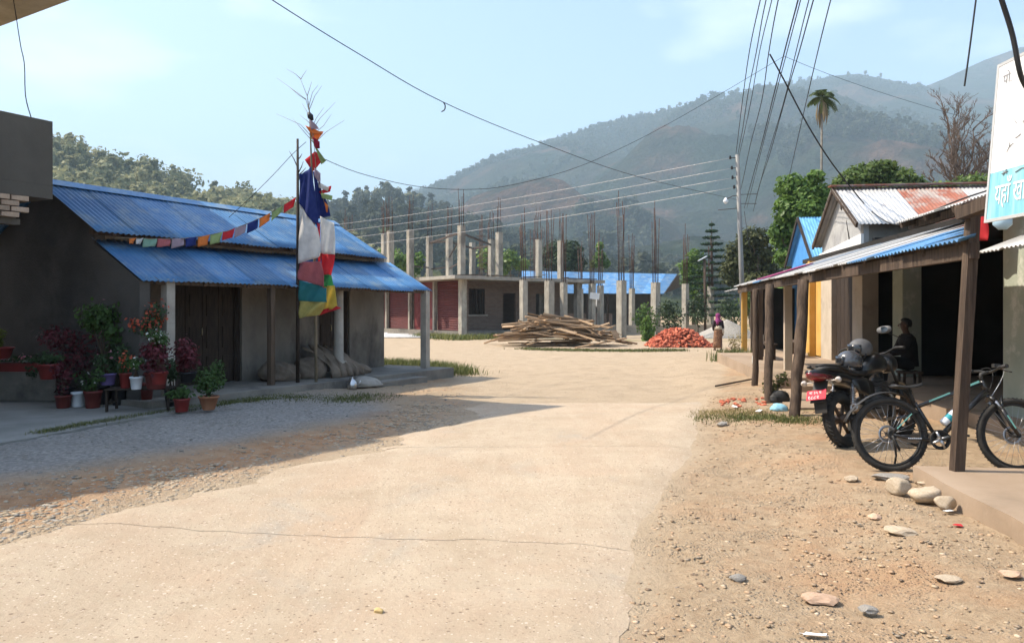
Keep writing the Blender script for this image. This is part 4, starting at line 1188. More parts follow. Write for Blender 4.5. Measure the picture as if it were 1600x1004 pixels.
# ------------------------------------------------------------------ free-standing columns, each a thing
cols_px = [(818, 437, 'left of the plank heap in front of the slab'), (858, 438, 'pale and wide behind the plank heap'), (881, 441, 'second from the slab edge behind the planks'), (907, 451, 'small and far, beside the dish'),
           (925, 443, 'with the white sheet of paper'), (938, 446, 'just right of the papered one'), (971, 438, 'largest, at the right end of the plank heap'), (987, 450, 'thin, half behind the largest column'),
           (1024, 441, 'between rose bush and hedge'), (1071, 443, 'behind the left part of the brick heap'), (1110, 447, 'in front of the monkey puzzle tree')]
COLP = {}
for k, (u, vt, lb) in enumerate(cols_px):
    d = FPX * 1.76 / (HV - vt); c = P(u, vt, d); COLP[u] = c
    t = thing('concrete_column', 'bare concrete column with rebar tails, ' + lb, 'column', (c.x, c.y, 0), 0, 'free-standing columns on the site')
    wd = .42 if u in (971, 858, 1024) else .34
    MB().beam((c.x, c.y, -.1), (c.x + random.uniform(-.02, .02), c.y, 3.36), wd, wd, up=Vector((math.cos(SA + .1 * random.random()), math.sin(SA), 0))).build('shaft', m_col, t)
    for q in range(random.choice((6, 7, 8)) if u not in (818, 858) else 6):
        rm = MB(True)
        dx, dy = [(-1, -1), (1, -1), (1, 1), (-1, 1), (0, -1), (0, 1), (1, 0), (-1, 0)][q]
        hh = {971: 5.4, 1024: 5.2, 818: 4.6, 858: 4.4, 925: 4.9, 938: 4.0}.get(u, 4.3) * random.uniform(.6, 1.0)
        lx, ly = random.uniform(-.16, .16), random.uniform(-.16, .16); x0, y0 = c.x + dx * wd * .34, c.y + dy * wd * .34
        rm.tube([(x0, y0, 3.3), (x0 + lx * .3, y0 + ly * .3, 3.36 + hh * .5), (x0 + lx, y0 + ly, 3.36 + hh)], .019, 4)
        rm.build('rebar', m_rebar, t)
pp = COLP[925]
t = MB().box((pp.x + .14, pp.y - .32, 2.55), (.62, .01, .42), rot=Matrix.Rotation(.12, 3, 'Y')).build('paper_notice', pbr('white_paper', (.75, .75, .73), (.8, .8, .78), 4, .8)); tag(t, 'white paper notice stuck on a bare concrete column', 'notice')
# second ring of rebar clusters rising from hidden footings behind
RBU = (752, 763, 835, 845, 700, 603, 545, 526); RBO = order(RBU)
for k, (u, vt, d) in enumerate(((752, 330, 62), (763, 345, 60), (835, 335, 66), (845, 352, 64), (700, 340, 66), (603, 322, 58), (545, 318, 62), (526, 335, 70))):
    rm = MB(True); c = P(u, 480, d); t = thing('rebar_cage', RBO[k] + ' from left of the rusty rebar bundles behind the unfinished building', 'rebar', (c.x, c.y, 0), 0, 'rebar bundles behind the building')
    top = CH + (HV - vt) / FPX * d
    for q in range(5):
        b_ = MB(True); ox, oy = random.uniform(-.3, .3), random.uniform(-.3, .3)
        b_.tube([(c.x + ox, c.y + oy, -.1), (c.x + ox + random.uniform(-.1, .1), c.y + oy, top * random.uniform(.85, 1))], .022, 4); b_.build('rebar', m_rebar, t)
    b_ = MB()
    for q in range(9): b_.ring((c.x, c.y, .6 + q * top / 11), (0, 0, 1), .42, .014, n=12, m=4)
    b_.build('stirrup', m_rebar, t)['kind'] = 'stuff'

# ------------------------------------------------------------------ heap of old planks
m_plank = pbr('old_planks', (.24, .155, .09), (.40, .28, .17), 2, .85, bump=.4, bscale=12, stretch=(.5, 4, 4), rnd=.32, c3=(.13, .09, .06), c3scale=1.2, c3amt=.34)
rp = random.Random(11)
pc = G(873, 541)         # middle of the heap's foot
def heap_h(x): return max(.12, 1.50 * (1 - (abs(x) / 3.2) ** 1.35)) if abs(x) < 3.2 else .12
plank_meshes = []
for k in range(6):
    b = MB(); L_ = (1.3, 1.9, 2.4, 2.7, 2.0, 1.0)[k]; wv_ = (.16, .12, .18, .10, .22, .09)[k]; th = (.03, .06, .03, .07, .025, .08)[k]
    b.box((0, 0, 0), (L_, wv_, th), jit=.006); plank_meshes.append((b.mesh('plank'), L_))
n_pl = 130
for k in range(n_pl):
    me, L_ = plank_meshes[k % 6]
    x = rp.gauss(.1, 1.2); x = max(-2.7, min(2.6, x)); y = rp.uniform(-1.3, 1.3)
    hh = heap_h(x) * (1 - (abs(y) / 1.9) ** 2)
    z = rp.uniform(.15, 1) ** .6 * hh
    yaw = rp.gauss(.0, .28) + (rp.choice((0, 0, 0, .9, -.9)) if k % 3 == 0 else 0)
    pitch = rp.gauss(.13, .08) * (1 if x > -.8 else -.8)      # most planks slide down to the right
    if k % 11 == 0: pitch = rp.uniform(-.4, .4)
    z = max(z, abs(math.sin(pitch)) * L_ / 2 + .04)
    o = link('plank', me, m_plank); o.location = (pc.x + x, pc.y + .8 + y, z + gz(pc.x, pc.y))
    o.rotation_euler = (rp.gauss(0, .25), pitch, yaw)
    tag(o, 'weathered old plank in the big heap before the building', 'plank', 'planks in the heap')
def plank_at(a, c, w_, th, label):
    a, c = Vector(a), Vector(c); o = MB().beam(a, c, w_, th).build('plank', m_plank); tag(o, label, 'plank', 'loose planks around the heap')
plank_at(G(757, 536, .05), P(822, 512, 35.0), .14, .06, 'long pale plank leaning out at the left end of the heap')
plank_at(G(900, 543, .04), P(978, 528, 34.6), .13, .06, 'long grey plank leaning at the right foot of the heap')
plank_at(P(870, 503, 36.5), P(915, 499, 36.5), .1, .06, 'short squared timber sticking out level above the heap')
plank_at(P(838, 512, 34.2), P(930, 512, 34.2), .12, .07, 'straight pale timber lying level across the heap')
plank_at(P(908, 507, 34.3), P(936, 524, 33.9), .32, .03, 'broad pale board sloping down the right side of the heap')
plank_at(P(958, 516, 34.6), P(966, 532, 34.3), .36, .03, 'broad short board at the right end of the heap')
plank_at(P(822, 538, 33.7), P(846, 531, 33.9), .5, .03, 'wide flat board low at the front of the heap')
pile = MB(); 
for k in range(14): pile.beam((pc.x + rp.uniform(-2.4, 1.6), pc.y + .9 + rp.uniform(-.7, .8), max(.08, .04 * k)), (pc.x + rp.uniform(-.5, 2.6), pc.y + .9 + rp.uniform(-.7, .8), max(.08, .04 * k)), .2, .05)
po = pile.build('timber_scraps', m_plank); tag(po, 'dark scraps of timber inside the plank heap', 'timber', kind='stuff')

# ------------------------------------------------------------------ heap of red bricks
m_rb = pbr('fired_brick', (.39, .085, .045), (.53, .18, .105), 5, .9, bump=.3, bscale=40, rnd=.28)
bc = G(1069, 543); bms = []
for k in range(4):
    b = MB(); b.box((0, 0, 0), ((.23, .20, .15, .23)[k], .11, .07), jit=.008 + .006 * k); bms.append(b.mesh('brick'))
rb_ = random.Random(5)
def bh(x, y): return .74 * max(0, 1 - (abs(x + .05) / 1.36) ** 2.2) * max(0, 1 - (abs(y) / 1.1) ** 2) 
cnt = 0
while cnt < 290:
    x, y = rb_.uniform(-1.4, 1.4), rb_.uniform(-1.1, .55)
    h = bh(x, y)
    if h <= 0.02: continue
    o = link('brick', bms[cnt % 4], m_rb); o.location = (bc.x + x, bc.y + .95 + y, gz(bc.x, bc.y) + h + rb_.uniform(-.02, .05))
    o.rotation_euler = (rb_.gauss(0, .5), rb_.gauss(0, .5), rb_.uniform(0, 6.28)); tag(o, 'red brick tipped in the heap beside the walking woman', 'brick', 'bricks in the heap'); cnt += 1
bv = np.array(bms[0].vertices[0].co[:]); 
V0 = np.array([v.co[:] for v in bms[0].vertices]); F0 = np.array([list(p.vertices) for p in bms[0].polygons])
pos = []; 
while len(pos) < 420:
    x, y = rb_.uniform(-1.4, 1.35), rb_.uniform(-1.1, 1.1); h = bh(x, y)
    if h > .02: pos.append((bc.x + x, bc.y + .95 + y, gz(bc.x, bc.y) + h * rb_.uniform(.3, .95)))
vv, ff = replicate(V0, F0, np.array(pos), np.ones(420), rng.random(420) * 6.28)
o = link('brick_pile', np_mesh('brick_pile', vv, ff), m_rb); tag(o, 'packed red bricks forming the core of the brick heap', 'bricks', kind='stuff')

# ------------------------------------------------------------------ long shed with blue roof behind the site
def shed():
    t = thing('shed', 'long open shed with blue tin roof behind the bare columns', 'shed', (8, 68, 0))
    A0 = P(812, 457, 66); A0.z = 3.1; A1 = P(1037, 459, 66); A1.z = 3.05
    R0 = P(815, 423, 71); R1 = P(1058, 428, 71)
    al = (A1 - A0).normalized()
    dn_ = A0 - R0
    dn_ = dn_ - al * dn_.dot(al)
    n = int((A1 - A0).length / .9)
    for k in range(n):
        b_ = MB(); f0, f1 = k / n, (k + 1) / n + .004
        za = .012 * (k % 2)
        pts = [R0.lerp(R1, f0), R0.lerp(R1, f1), A0.lerp(A1, f1), A0.lerp(A1, f0)]
        b_.slab([p_ + Vector((0, 0, za)) for p_ in pts][::-1], .03); b_.build('roof_sheet', m_blue, t)
    Bk0 = P(820, 450, 77); Bk1 = P(1068, 446, 77)
    b_ = MB(); b_.slab([R0, R1, Bk1, Bk0], .04); b_.build('roof_sheet', m_blue, t)
    b_ = MB(); b_.slab([R1 + Vector((.05, 0, 0)), A1 + Vector((.05, 0, 0)), Bk1 + Vector((.05, 0, 0))], .05); b_.build('gable_end', m_dark, t)
    for k in range(7):
        q = A0.lerp(A1, (k + .3) / 7); MB().beam((q.x, q.y + .3, -.1), (q.x, q.y + .3, 3.05), .16, .16).build('post', m_dark, t)
    b_ = MB(); b_.poly_prism([Vector((A0.x, 72.5, 0)), Vector((A1.x + 1, 72.5, 0)), Vector((A1.x + 1, 72.8, 0)), Vector((A0.x, 72.8, 0))], -.1, 3.2); b_.build('back_wall', m_interior, t)
    wl = wall_panel(Vector((A0.x + 3, 66.5, 0)), Vector((A0.x + 8, 66.5, 0)), -.1, 1.35, m_brick, t, 'low_wall')
shed()
c = P(935, 472, 60)
t = thing('dish', 'round pale satellite dish beside a far column', 'dish', (c.x, c.y, 0))
MB().tube([(c.x, c.y + .1, -.1), (c.x, c.y + .1, c.z)], .03, 6).build('mast', m_steel, t)
MB().lathe((c.x, c.y, c.z), [(.02, .0), (.22, .03), (.42, .12), (.40, .14), (.02, .03)], 18, axis=(-.3, -1, .25)).build('reflector', pbr('dish_grey', (.5, .48, .44)), t)
# ------------------------------------------------------------------ plastered boundary wall, gravel and pipes
m_bw = pbr('dusty_render', (.33, .28, .21), (.43, .37, .29), 1, .94, bump=.2, c3=(.24, .2, .16), c3scale=.6, c3amt=.4)
a, c = G(1078, 512), G(1180, 514)
w_ = thing('boundary_wall', 'low dusty plastered boundary wall behind the walking woman', 'wall', (a.x, 46, 0))
wall_panel(Vector((a.x - 1, 46, 0)), Vector((a.x + 8, 44, 0)), -.1, 1.0, m_bw, w_, 'panel', .25)
MB().poly_prism([Vector((a.x - 1.05, 45.8, 0)), Vector((a.x + 8.05, 43.8, 0)), Vector((a.x + 8.05, 44.2, 0)), Vector((a.x - 1.05, 46.2, 0))], 1.002, 1.07).build('coping', m_bw, w_)
w_ = thing('boundary_wall', 'low grey plinth wall behind the right-hand columns', 'wall', (5, 52, 0))
wall_panel(Vector((4.2, 50.5, 0)), Vector((14, 53.5, 0)), -.1, .62, m_bw, w_, 'panel', .3)
gp = G(1140, 528)
bm = bmesh.new(); bmesh.ops.create_icosphere(bm, subdivisions=4, radius=1)
for v in bm.verts:
    p = v.co; n = float(fbm(p.x * 3 + 4, p.y * 3 + 7, 3, 4)) - .45
    v.co = (p.x * (1 + .2 * n) * 2.1, p.y * 1.4, max(-.05, (1.1 * max(0, 1 - math.hypot(p.x, p.y)) + .05 * n)) if p.z > 0 else -.06)
me = bpy.data.meshes.new('gravel_heap'); bm.to_mesh(me); bm.free()
for pl_ in me.polygons: pl_.use_smooth = True
o = link('gravel_heap', me, pbr('heap_gravel', (.24, .225, .20), (.40, .375, .335), 18, .95, bump=.8, bscale=30)); o.location = (gp.x, gp.y + .6, 0); tag(o, 'pale grey heap of gravel right of the brick heap', 'gravel')
m_pvc = pbr('white_pvc', (.50, .50, .49), (.6, .6, .58), 3, .5)
for k in range(5):
    a = G(584 + k * 4, 520.5 + k * 1.5, .05); c = G(670 + k * 4, 521.0 + k * 1.5, .05)
    o = MB().tube([Vector((a.x, a.y, .06)), Vector((c.x, c.y, .06))], .055, 8).build('pipe', m_pvc); tag(o, ORD[k] + ' white plastic pipe, counted from the red shutters, lying on the ground', 'pipe', 'white pipes on the ground')
# ================================================================== the row of shop houses on the right
def RR(y, q, z): return Vector((.139 * y + q, y, z))
rdir = Vector((.139, 1, 0)).normalized()
m_tin = pbr('grey_tin', (.30, .30, .30), (.42, .42, .41), 1.6, .55, bump=.1, bscale=10, metal=.25, rnd=.16, c3=(.30, .19, .13), c3scale=1.8, c3amt=.30)
m_tin_l = pbr('bright_tin', (.46, .46, .45), (.56, .56, .55), 1.6, .5, metal=.2, rnd=.12, c3=(.36, .30, .26), c3scale=1.6, c3amt=.32)
m_rust = pbr('rusted_red_tin', (.26, .085, .055), (.36, .14, .09), 1.2, .7, rnd=.12, c3=(.36, .32, .29), c3scale=2.0, c3amt=.47, stretch=(1, 1, .4))
m_yellow = pbr('ochre_limewash', (.52, .29, .06), (.58, .35, .10), 2, .9, bump=.1, c3=(.45, .33, .17), c3scale=1.2, c3amt=.33)
m_cream = pbr('cream_limewash', (.40, .33, .25), (.48, .41, .32), 2, .9, bump=.1, c3=(.28, .23, .18), c3scale=1.4, c3amt=.35)
m_mint = pbr('pale_green_paint', (.30, .34, .28), (.38, .41, .34), 2, .85, bump=.2, c3=(.62, .62, .56), c3scale=2.5, c3amt=.36)
m_deck = pbr('earthen_deck', (.28, .205, .14), (.35, .265, .19), 1.3, .93, bump=.2, bscale=24, c3=(.24, .18, .125), c3scale=.9, c3amt=.4)
m_timber = pbr('grey_timber', (.05, .034, .025), (.12, .085, .06), 2.5, .9, bump=.7, bscale=14, stretch=(7, 7, .5), rnd=.12, c3=(.028, .02, .015), c3scale=1.5, c3amt=.36)
m_wgrey = pbr('grey_wall_cladding', (.30, .30, .30), (.40, .40, .39), 1.5, .85, c3=(.20, .195, .19), c3scale=1, c3amt=.38)
m_wwhite = pbr('white_limewash', (.68, .67, .64), (.76, .75, .72), 1.5, .9, c3=(.5, .48, .45), c3scale=1.2, c3amt=.34)
m_nearblack = pbr('near_black_wall', (.016, .014, .012), (.03, .026, .022), 1.2, .95)  # near-black base colour keeps the shop interiors dark

def rough_post(a, b_, r0, r1, name, parent, mat=None, seed=0, n=10):
    """hewn round post, uneven"""
    r = random.Random(seed); a, b_ = Vector(a), Vector(b_); pts, rad = [], []
    for i in range(9):
        t = i / 8; pts.append(a.lerp(b_, t) + Vector((r.uniform(-.012, .012), r.uniform(-.012, .012), 0))); rad.append((r0 + (r1 - r0) * t) * r.uniform(.93, 1.07))
    return MB(True).tube(pts, rad, n).build(name, mat or m_timber, parent)
def quad_prism(y0, y1, q0, q1, z0, z1):
    return MB().poly_prism([RR(y0, q0, 0), RR(y0, q1, 0), RR(y1, q1, 0), RR(y1, q0, 0)], z0, z1)

# ------------------------------------------------------------------ long shop house under the patched awning
sh = thing('shop_house', 'long low shop house with patched tin awning, ochre and cream pillars', 'house', RR(14, 5, 0))
quad_prism(10.2, 23.5, 4.35, 9.5, -.1, .30).build('floor_deck', m_deck, sh)
quad_prism(11.55, 14.4, 2.62, 4.34, -.1, .14).build('step', m_deck, sh)
quad_prism(14.41, 23.0, 2.95, 4.34, -.1, .34).build('veranda', m_deck, sh)
quad_prism(13.75, 14.40, 3.25, 4.33, .142, .25).build('step', m_deck, sh)
# pillars and walls along the shop fronts
def seg(y0, y1, mat, name='pillar', q0=5.58, q1=5.95, z0=.30, z1=3.0): return quad_prism(y0, y1, q0, q1, z0, z1).build(name, mat, sh)
seg(21.2, 22.9, m_yellow, 'wall', z0=.34); seg(20.15, 21.19, m_cream, 'pillar'); seg(17.6, 18.35, m_cream); seg(15.1, 15.65, m_mint)
seg(21.75, 21.95, m_yellow, 'pilaster', 5.40, 5.579)
quad_prism(10.2, 23.4, 9.2, 9.4, .3, 3.3).build('back_wall', m_nearblack, sh)
for y in (20.4, 17.9, 15.3, 10.3): quad_prism(y, y + .15, 5.96, 9.19, .3, 3.3).build('partition', m_nearblack, sh)
quad_prism(10.2, 23.4, 5.6, 9.3, 3.02, 3.14).build('ceiling', m_nearblack, sh)
# timber plank doors
for (y0, y1, nm) in ((18.4, 20.1, 5), (15.7, 17.55, 0)):
    for k in range(nm):
        w_ = (y1 - y0) / nm; quad_prism(y0 + k * w_ + .01, y0 + (k + 1) * w_ - .01, 5.70, 5.74, .3, 2.75).build('door_board', m_dark, sh)
# awning: rafters, fascia and sheets
e0, e1 = RR(6.35, 2.88, 2.2), RR(19.0, 2.88, 2.2); t0 = RR(6.35, 5.5, 3.0)
dn = (RR(10, 2.84, 2.19) - RR(10, 5.5, 3.0)); 
mats_aw = [m_blue, m_blue, m_blue, m_blue, m_tin_l, m_tin, m_tin_l, m_tin, m_tin, m_tin_l, m_tin, m_tin, m_blue, m_tin, m_tin, m_tin, m_tin_l]
ra_ = random.Random(9)
for k in range(17):                                # patched sheets; the near ones are short
    y = 6.4 + k * .745; qt = min(5.5, .466 * y); ln_ = (RR(y, 2.84, 2.19) - RR(y, qt, 2.2 + (qt - 2.88) * .305)).length
    corr(RR(y, qt, 2.2 + (qt - 2.88) * .305 + .005 * (k % 2)), rdir, dn, ln_ + ra_.uniform(-.05, .07), mat=mats_aw[k], parent=sh, width=.80)
b = MB(); b.beam(RR(6.4, 2.97, 2.10), RR(18.95, 2.97, 2.10), .07, .13); b.build('fascia', m_timber, sh)
for k in range(15): MB().beam(RR(6.5 + k * .88, 2.92, 2.155), RR(6.5 + k * .88, min(5.5, .45 * (6.5 + k * .88)), 2.155 + (min(5.5, .45 * (6.5 + k * .88)) - 2.92) * .305), .06, .08).build('rafter', m_timber, sh)
for q in (3.6, 4.5): MB().beam(RR(q / .46, q, 2.2 + (q - 2.88) * .305 - .02), RR(18.9, q, 2.2 + (q - 2.88) * .305 - .02), .05, .04).build('batten', m_timber, sh)
# posts carrying the awning
post_specs = [(G(1240, 656, .05), P(1256, 438, 11.4), .08, .088, 1), (G(1180, 606, .05), P(1181, 452, 15.6), .062, .058, 2), (G(1201, 636, .05), P(1203, 445, 13.0), .07, .068, 3)]
for a, c, r0, r1, sd_ in post_specs: rough_post(Vector((a.x, a.y, -.15)), Vector((c.x, c.y, min(c.z, 2.06))), r0, r1, 'awning_post', sh, seed=sd_)
for (u, vb, z, wpx) in ((1231, 578, .34, 11), (1188, 562, .34, 7)):
    a = G(u, vb, z); w_ = wpx / FPX * a.y; MB().beam(a, Vector((a.x, a.y, 2.45)), w_, w_, up=rdir).build('awning_post', m_cream if wpx > 8 else m_timber, sh)
# roof litter: a maroon cloth and a few battens on the tin
c0 = RR(16.0, 3.3, 2.38)
o = MB().slab([RR(15.2, 3.0, 2.28), RR(16.8, 3.0, 2.28), RR(16.6, 3.9, 2.56), RR(15.4, 3.9, 2.56)][::-1], .02).build('cloth', pbr('maroon_cloth', (.20, .03, .09), (.26, .05, .13), 6, .9)); tag(o, 'maroon cloth spread on the far end of the tin awning', 'cloth')
# ------------------------------------------------------------------ upper gable house with rusty roof
gh = thing('gable_house', 'upper storey with grey gable and rust-streaked tin roof', 'house', RR(20, 6, 0))
b = MB(); b.slab([RR(18.2, 5.8, 2.9), RR(21.9, 5.8, 2.9), RR(21.9, 5.8, 3.55), RR(20.05, 5.8, 4.66), RR(18.2, 5.8, 3.72)][::-1], .12); b.build('gable_wall', m_wgrey, gh)
b = MB(); b.slab([RR(18.15, 5.72, 2.85), RR(21.95, 5.72, 2.85), RR(21.95, 5.72, 3.20), RR(18.15, 5.72, 3.42)][::-1], .07); b.build('white_band', m_wwhite, gh)
b = MB(); b.slab([RR(18.2, 5.8, 2.7), RR(18.2, 12, 2.7), RR(18.2, 12, 3.7), RR(18.2, 5.8, 3.7)], .15); b.build('side_wall', m_conc_d, gh)
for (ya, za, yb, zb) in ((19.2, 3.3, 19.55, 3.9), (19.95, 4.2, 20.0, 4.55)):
    b = MB(); b.slab([RR(ya, 5.785, za), RR(ya + .12, 5.785, za + .05), RR(yb, 5.785, zb), RR(yb - .10, 5.785, zb - .2)][::-1], .01); b.build('broken_gap', m_nearblack, gh)
ndir = Vector((1, -.139, 0)).normalized()
dn = RR(18.0, 5.6, 3.62) - RR(20.05, 5.6, 4.78); dn = dn - ndir * dn.dot(ndir)
roof_plane(RR(20.05, 5.55, 4.78), ndir, dn, 6.8, dn.length, gh, None, mats=[m_tin_l, m_tin_l, m_rust, m_rust, m_tin_l, m_tin_l, m_tin_l, m_tin_l, m_tin], seed=12)
dn = RR(22.1, 5.6, 3.42) - RR(20.05, 5.6, 4.78); dn = dn - ndir * dn.dot(ndir)
roof_plane(RR(20.05, 5.55, 4.78), ndir, dn, 6.8, dn.length, gh, m_tin, seed=13)
b = MB(); q0 = RR(20.05, 5.5, 4.84); b.beam(q0, q0 + ndir * 6.9, .28, .03); b.build('ridge_cap', m_rust, gh)
b = MB(); b.beam(RR(18.0, 5.58, 3.60), RR(20.05, 5.58, 4.75), .05, .12); b.beam(RR(22.1, 5.58, 3.40), RR(20.05, 5.58, 4.75), .05, .12); b.build('bargeboard', m_timber, gh)
# ------------------------------------------------------------------ small blue gable house behind
bh_ = thing('blue_house', 'small house with light blue tin gable and roof, farther down the row', 'house', RR(26, 6.5, 0))
b = MB(); b.slab([RR(24.6, 6.3, 0), RR(28, 6.3, 0), RR(28, 6.3, 3.45), RR(26.3, 6.3, 4.68), RR(24.6, 6.3, 3.3)][::-1], .12); b.build('gable_wall', pbr('bright_blue_tin', (.06, .22, .52), (.09, .30, .62), 2, .5), bh_)
dn = RR(24.3, 6.2, 3.12) - RR(26.3, 6.2, 4.78); dn = dn - ndir * dn.dot(ndir)
m_lblue = pbr('light_blue_tin', (.12, .34, .56), (.18, .42, .64), 1.4, .45, rnd=.08)
roof_plane(RR(26.3, 6.1, 4.78), ndir, dn, 4.6, dn.length, bh_, m_lblue, seed=14)
dn = RR(28.3, 6.2, 3.2) - RR(26.3, 6.2, 4.78); dn = dn - ndir * dn.dot(ndir)
roof_plane(RR(26.3, 6.1, 4.78), ndir, dn, 4.6, dn.length, bh_, m_lblue, seed=15)
b = MB(); b.slab([RR(24.62, 6.44, 0), RR(24.62, 10, 0), RR(24.62, 10, 3.2), RR(24.62, 6.44, 3.2)], .12); b.build('side_wall', m_conc_d, bh_)
b = MB(); b.beam(RR(24.3, 6.12, 3.1), RR(26.3, 6.12, 4.75), .05, .12); b.beam(RR(28.3, 6.12, 3.18), RR(26.3, 6.12, 4.75), .05, .12); b.build('bargeboard', m_dark, bh_)
# ------------------------------------------------------------------ stall at the end of the row
st = thing('stall', 'open stall with ochre-lit posts at the far end of the row', 'stall', RR(27, 4.5, 0))
for (u, vb, w_) in ((1163, 549, .17), (1176, 553, .12)):
    a = G(u, vb, .2); MB().beam((a.x, a.y, .1), (a.x, a.y, 2.35), w_, w_, up=rdir).build('post', m_yellow if u == 1163 else m_timber, st)
quad_prism(24.1, 29.0, 4.05, 7, -.1, .22).build('plinth', m_deck, st)
a = RR(24.0, 3.9, 2.3); dn = RR(24, 3.9, 2.3) - RR(24, 6.2, 2.85)
roof_plane(RR(24.0, 6.2, 2.85), rdir, dn, 4.5, dn.length, st, m_tin, seed=16)
quad_prism(27.5, 27.6, 4.8, 6.5, .22, 2.4).build('screen_wall', m_nearblack, st)
# benches and table on the veranda
def bench(name, label, y, q, L_, z, h=.42, dq=.32, mat=None):
    t = thing(name, label, 'bench', RR(y, q, z)); mt = mat or m_timber
    for k in range(3): quad_prism(y, y + L_, q + k * dq / 3 + .005, q + (k + 1) * dq / 3 - .005, z + h - .04, z + h).build('plank', mt, t)
    for yy in (y + .12, y + L_ - .18):
        for qq in (q + .03, q + dq - .09): quad_prism(yy, yy + .06, qq, qq + .06, z, z + h - .041).build('leg', mt, t)
bench('bench', 'low timber bench on the veranda behind the awning posts', 19.4, 3.7, 1.9, .34)
bench('bench', 'second timber bench standing against the ochre wall', 21.0, 4.8, 1.4, .34)
for k, (y, q, z) in enumerate(((18.2, 3.2, .34), (20.9, 3.9, .762))):
    t = thing('bottle', ('clear plastic bottle standing on the veranda floor', 'pale bottle standing on the veranda bench')[k], 'bottle', RR(y, q, z)); MB().lathe((0, 0, 0), [(.035, 0), (.04, .02), (.04, .17), (.014, .22), (.014, .25)], 12).build('body', pbr('pale_plastic', (.62, .64, .62), rough=.3), t, world=False); MB().lathe((0, 0, .25), [(.017, 0), (.017, .025)], 10).build('cap', m_whitepot, t, world=False)
# ------------------------------------------------------------------ tall tin-roofed house behind the bicycles
th = thing('tin_roof_house', 'house with ragged tin eave and pale green pillar behind the bicycle', 'house', RR(9, 6, 0))
quad_prism(3.0, 10.19, 4.62, 9.5, -.1, .26).build('floor_deck', m_deck, th)
quad_prism(9.35, 9.95, 4.98, 5.45, .26, 2.9).build('pillar', m_mint, th)
quad_prism(7.0, 7.5, 5.05, 5.5, .26, 2.9).build('pillar', m_mint, th)
quad_prism(3.0, 10.1, 9.2, 9.4, .26, 3.6).build('back_wall', m_nearblack, th)
quad_prism(3.0, 10.1, 5.5, 9.2, 3.0, 3.1).build('ceiling', m_nearblack, th)
dn = RR(9, 4.45, 3.0) - RR(9, 8.2, 4.15)
roof_plane(RR(5.4, 8.2, 4.15), rdir, dn, 7.2, dn.length, th, m_tin_l, seed=21, jit=.05)
for k in range(8): MB().beam(RR(5.6 + k * .95, 4.5, 2.96), RR(5.6 + k * .95, 8.1, 4.07), .06, .09).build('rafter', m_timber, th)
MB().beam(RR(5.5, 4.75, 2.98), RR(12.5, 4.75, 2.98), .07, .12).build('eave_beam', m_timber, th)
dn = RR(9, 4.35, 2.3) - RR(9, 5.2, 2.62)
roof_plane(RR(4.2, 5.2, 2.62), rdir, dn, 5.2, dn.length, th, None, mats=[m_tin, m_tin_l, m_tin, m_tin_l], seed=22, jit=.03)
quad_prism(4.0, 10.0, 5.1, 5.3, 2.64, 3.0).build('upper_wall', m_conc_d, th)
cloth('red_cloth', m_flag['red'], None, [RR(10.2, 4.62, 2.92), RR(9.6, 4.62, 2.90), RR(9.65, 4.6, 2.48), RR(10.15, 4.6, 2.52)], ripple=.03)
rc = bpy.data.objects['red_cloth']; tag(rc, 'red cloth hanging under the ragged tin eave', 'cloth')
hx = P(1567, 345, 8.2)
t = thing('lamp_shade', 'pale blue round lamp shade under the eave by the signboard', 'lamp', hx); MB().lathe(hx, [(.02, .05), (.09, .02), (.10, -.02), (.085, -.05), (.02, -.055)], 8, axis=(-.4, -1, .1)).build('shade', pbr('pale_blue_enamel', (.42, .60, .72), rough=.4), t); MB().tube([hx, hx + Vector((0, .1, .35))], .008, 5).build('cord', m_black, t)
cr_ = RR(9.2, 5.6, .26)
t = thing('wooden_crate', 'plain wooden crate beside the pale green pillar', 'crate', cr_)
for k in range(4):
    for s_ in (0, 1): MB().box((0, -.22 + .44 * s_, .06 + .1 * k), (.46, .02, .09)).build('slat', m_timber, t, world=False)
    for s_ in (0, 1): MB().box((-.23 + .46 * s_, 0, .06 + .1 * k), (.02, .418, .09)).build('slat', m_timber, t, world=False)
for sx in (-1, 1):
    for sy in (-1, 1): MB().box((sx * .20, sy * .19, .21), (.035, .035, .4)).build('corner_post', m_timber, t, world=False)

# ------------------------------------------------------------------ nearest porch: deck, post
pv = thing('porch', 'nearest porch with raised earthen deck and one squared timber post', 'porch', RR(4, 3.5, 0))
b = MB(); corner = G(1426, 727, .25)
dk = []
L0 = RR(corner.y, 2.56, 0)
for k in range(18): 
    y = corner.y - k * .33; q = RR(y, 2.56 + .018 * math.sin(k * 1.7) + .012 * random.uniform(-1, 1), 0); dk.append(q)
far_pts = [L0 + ndir * s_ for s_ in (.05,)]
pts = dk + [RR(dk[-1].y, 6.5, 0), RR(corner.y, 2.56, 0) + ndir * 2.0 ]
b.poly_prism(pts, -.1, .25); b.build('deck', m_deck, pv)
pa = G(1495, 735, .25); pt_ = P(1521, 322, pa.y)
rp_ = MB()
for k in range(8):
    a = pa.lerp(pt_, k / 8); c = pa.lerp(pt_, (k + 1) / 8)
rp_.beam(pa - Vector((0, 0, .02)), pt_, .07, .095, up=Vector((1, .14, 0))); rp_.build('post', m_timber, pv)
MB().beam(pt_ + Vector((-.1, .05, -.04)), RR(6.6, 4.9, 2.62), .10, .11).build('tie_beam', m_timber, pv)
rough_post(RR(4.25, 2.95, .2), RR(4.25, 2.98, 3.4), .08, .075, 'post', pv, seed=9)
MB().beam(RR(6.5, 2.9, 2.42), RR(4.0, 2.95, 2.55), .09, .1).build('rail_beam', m_timber, pv)

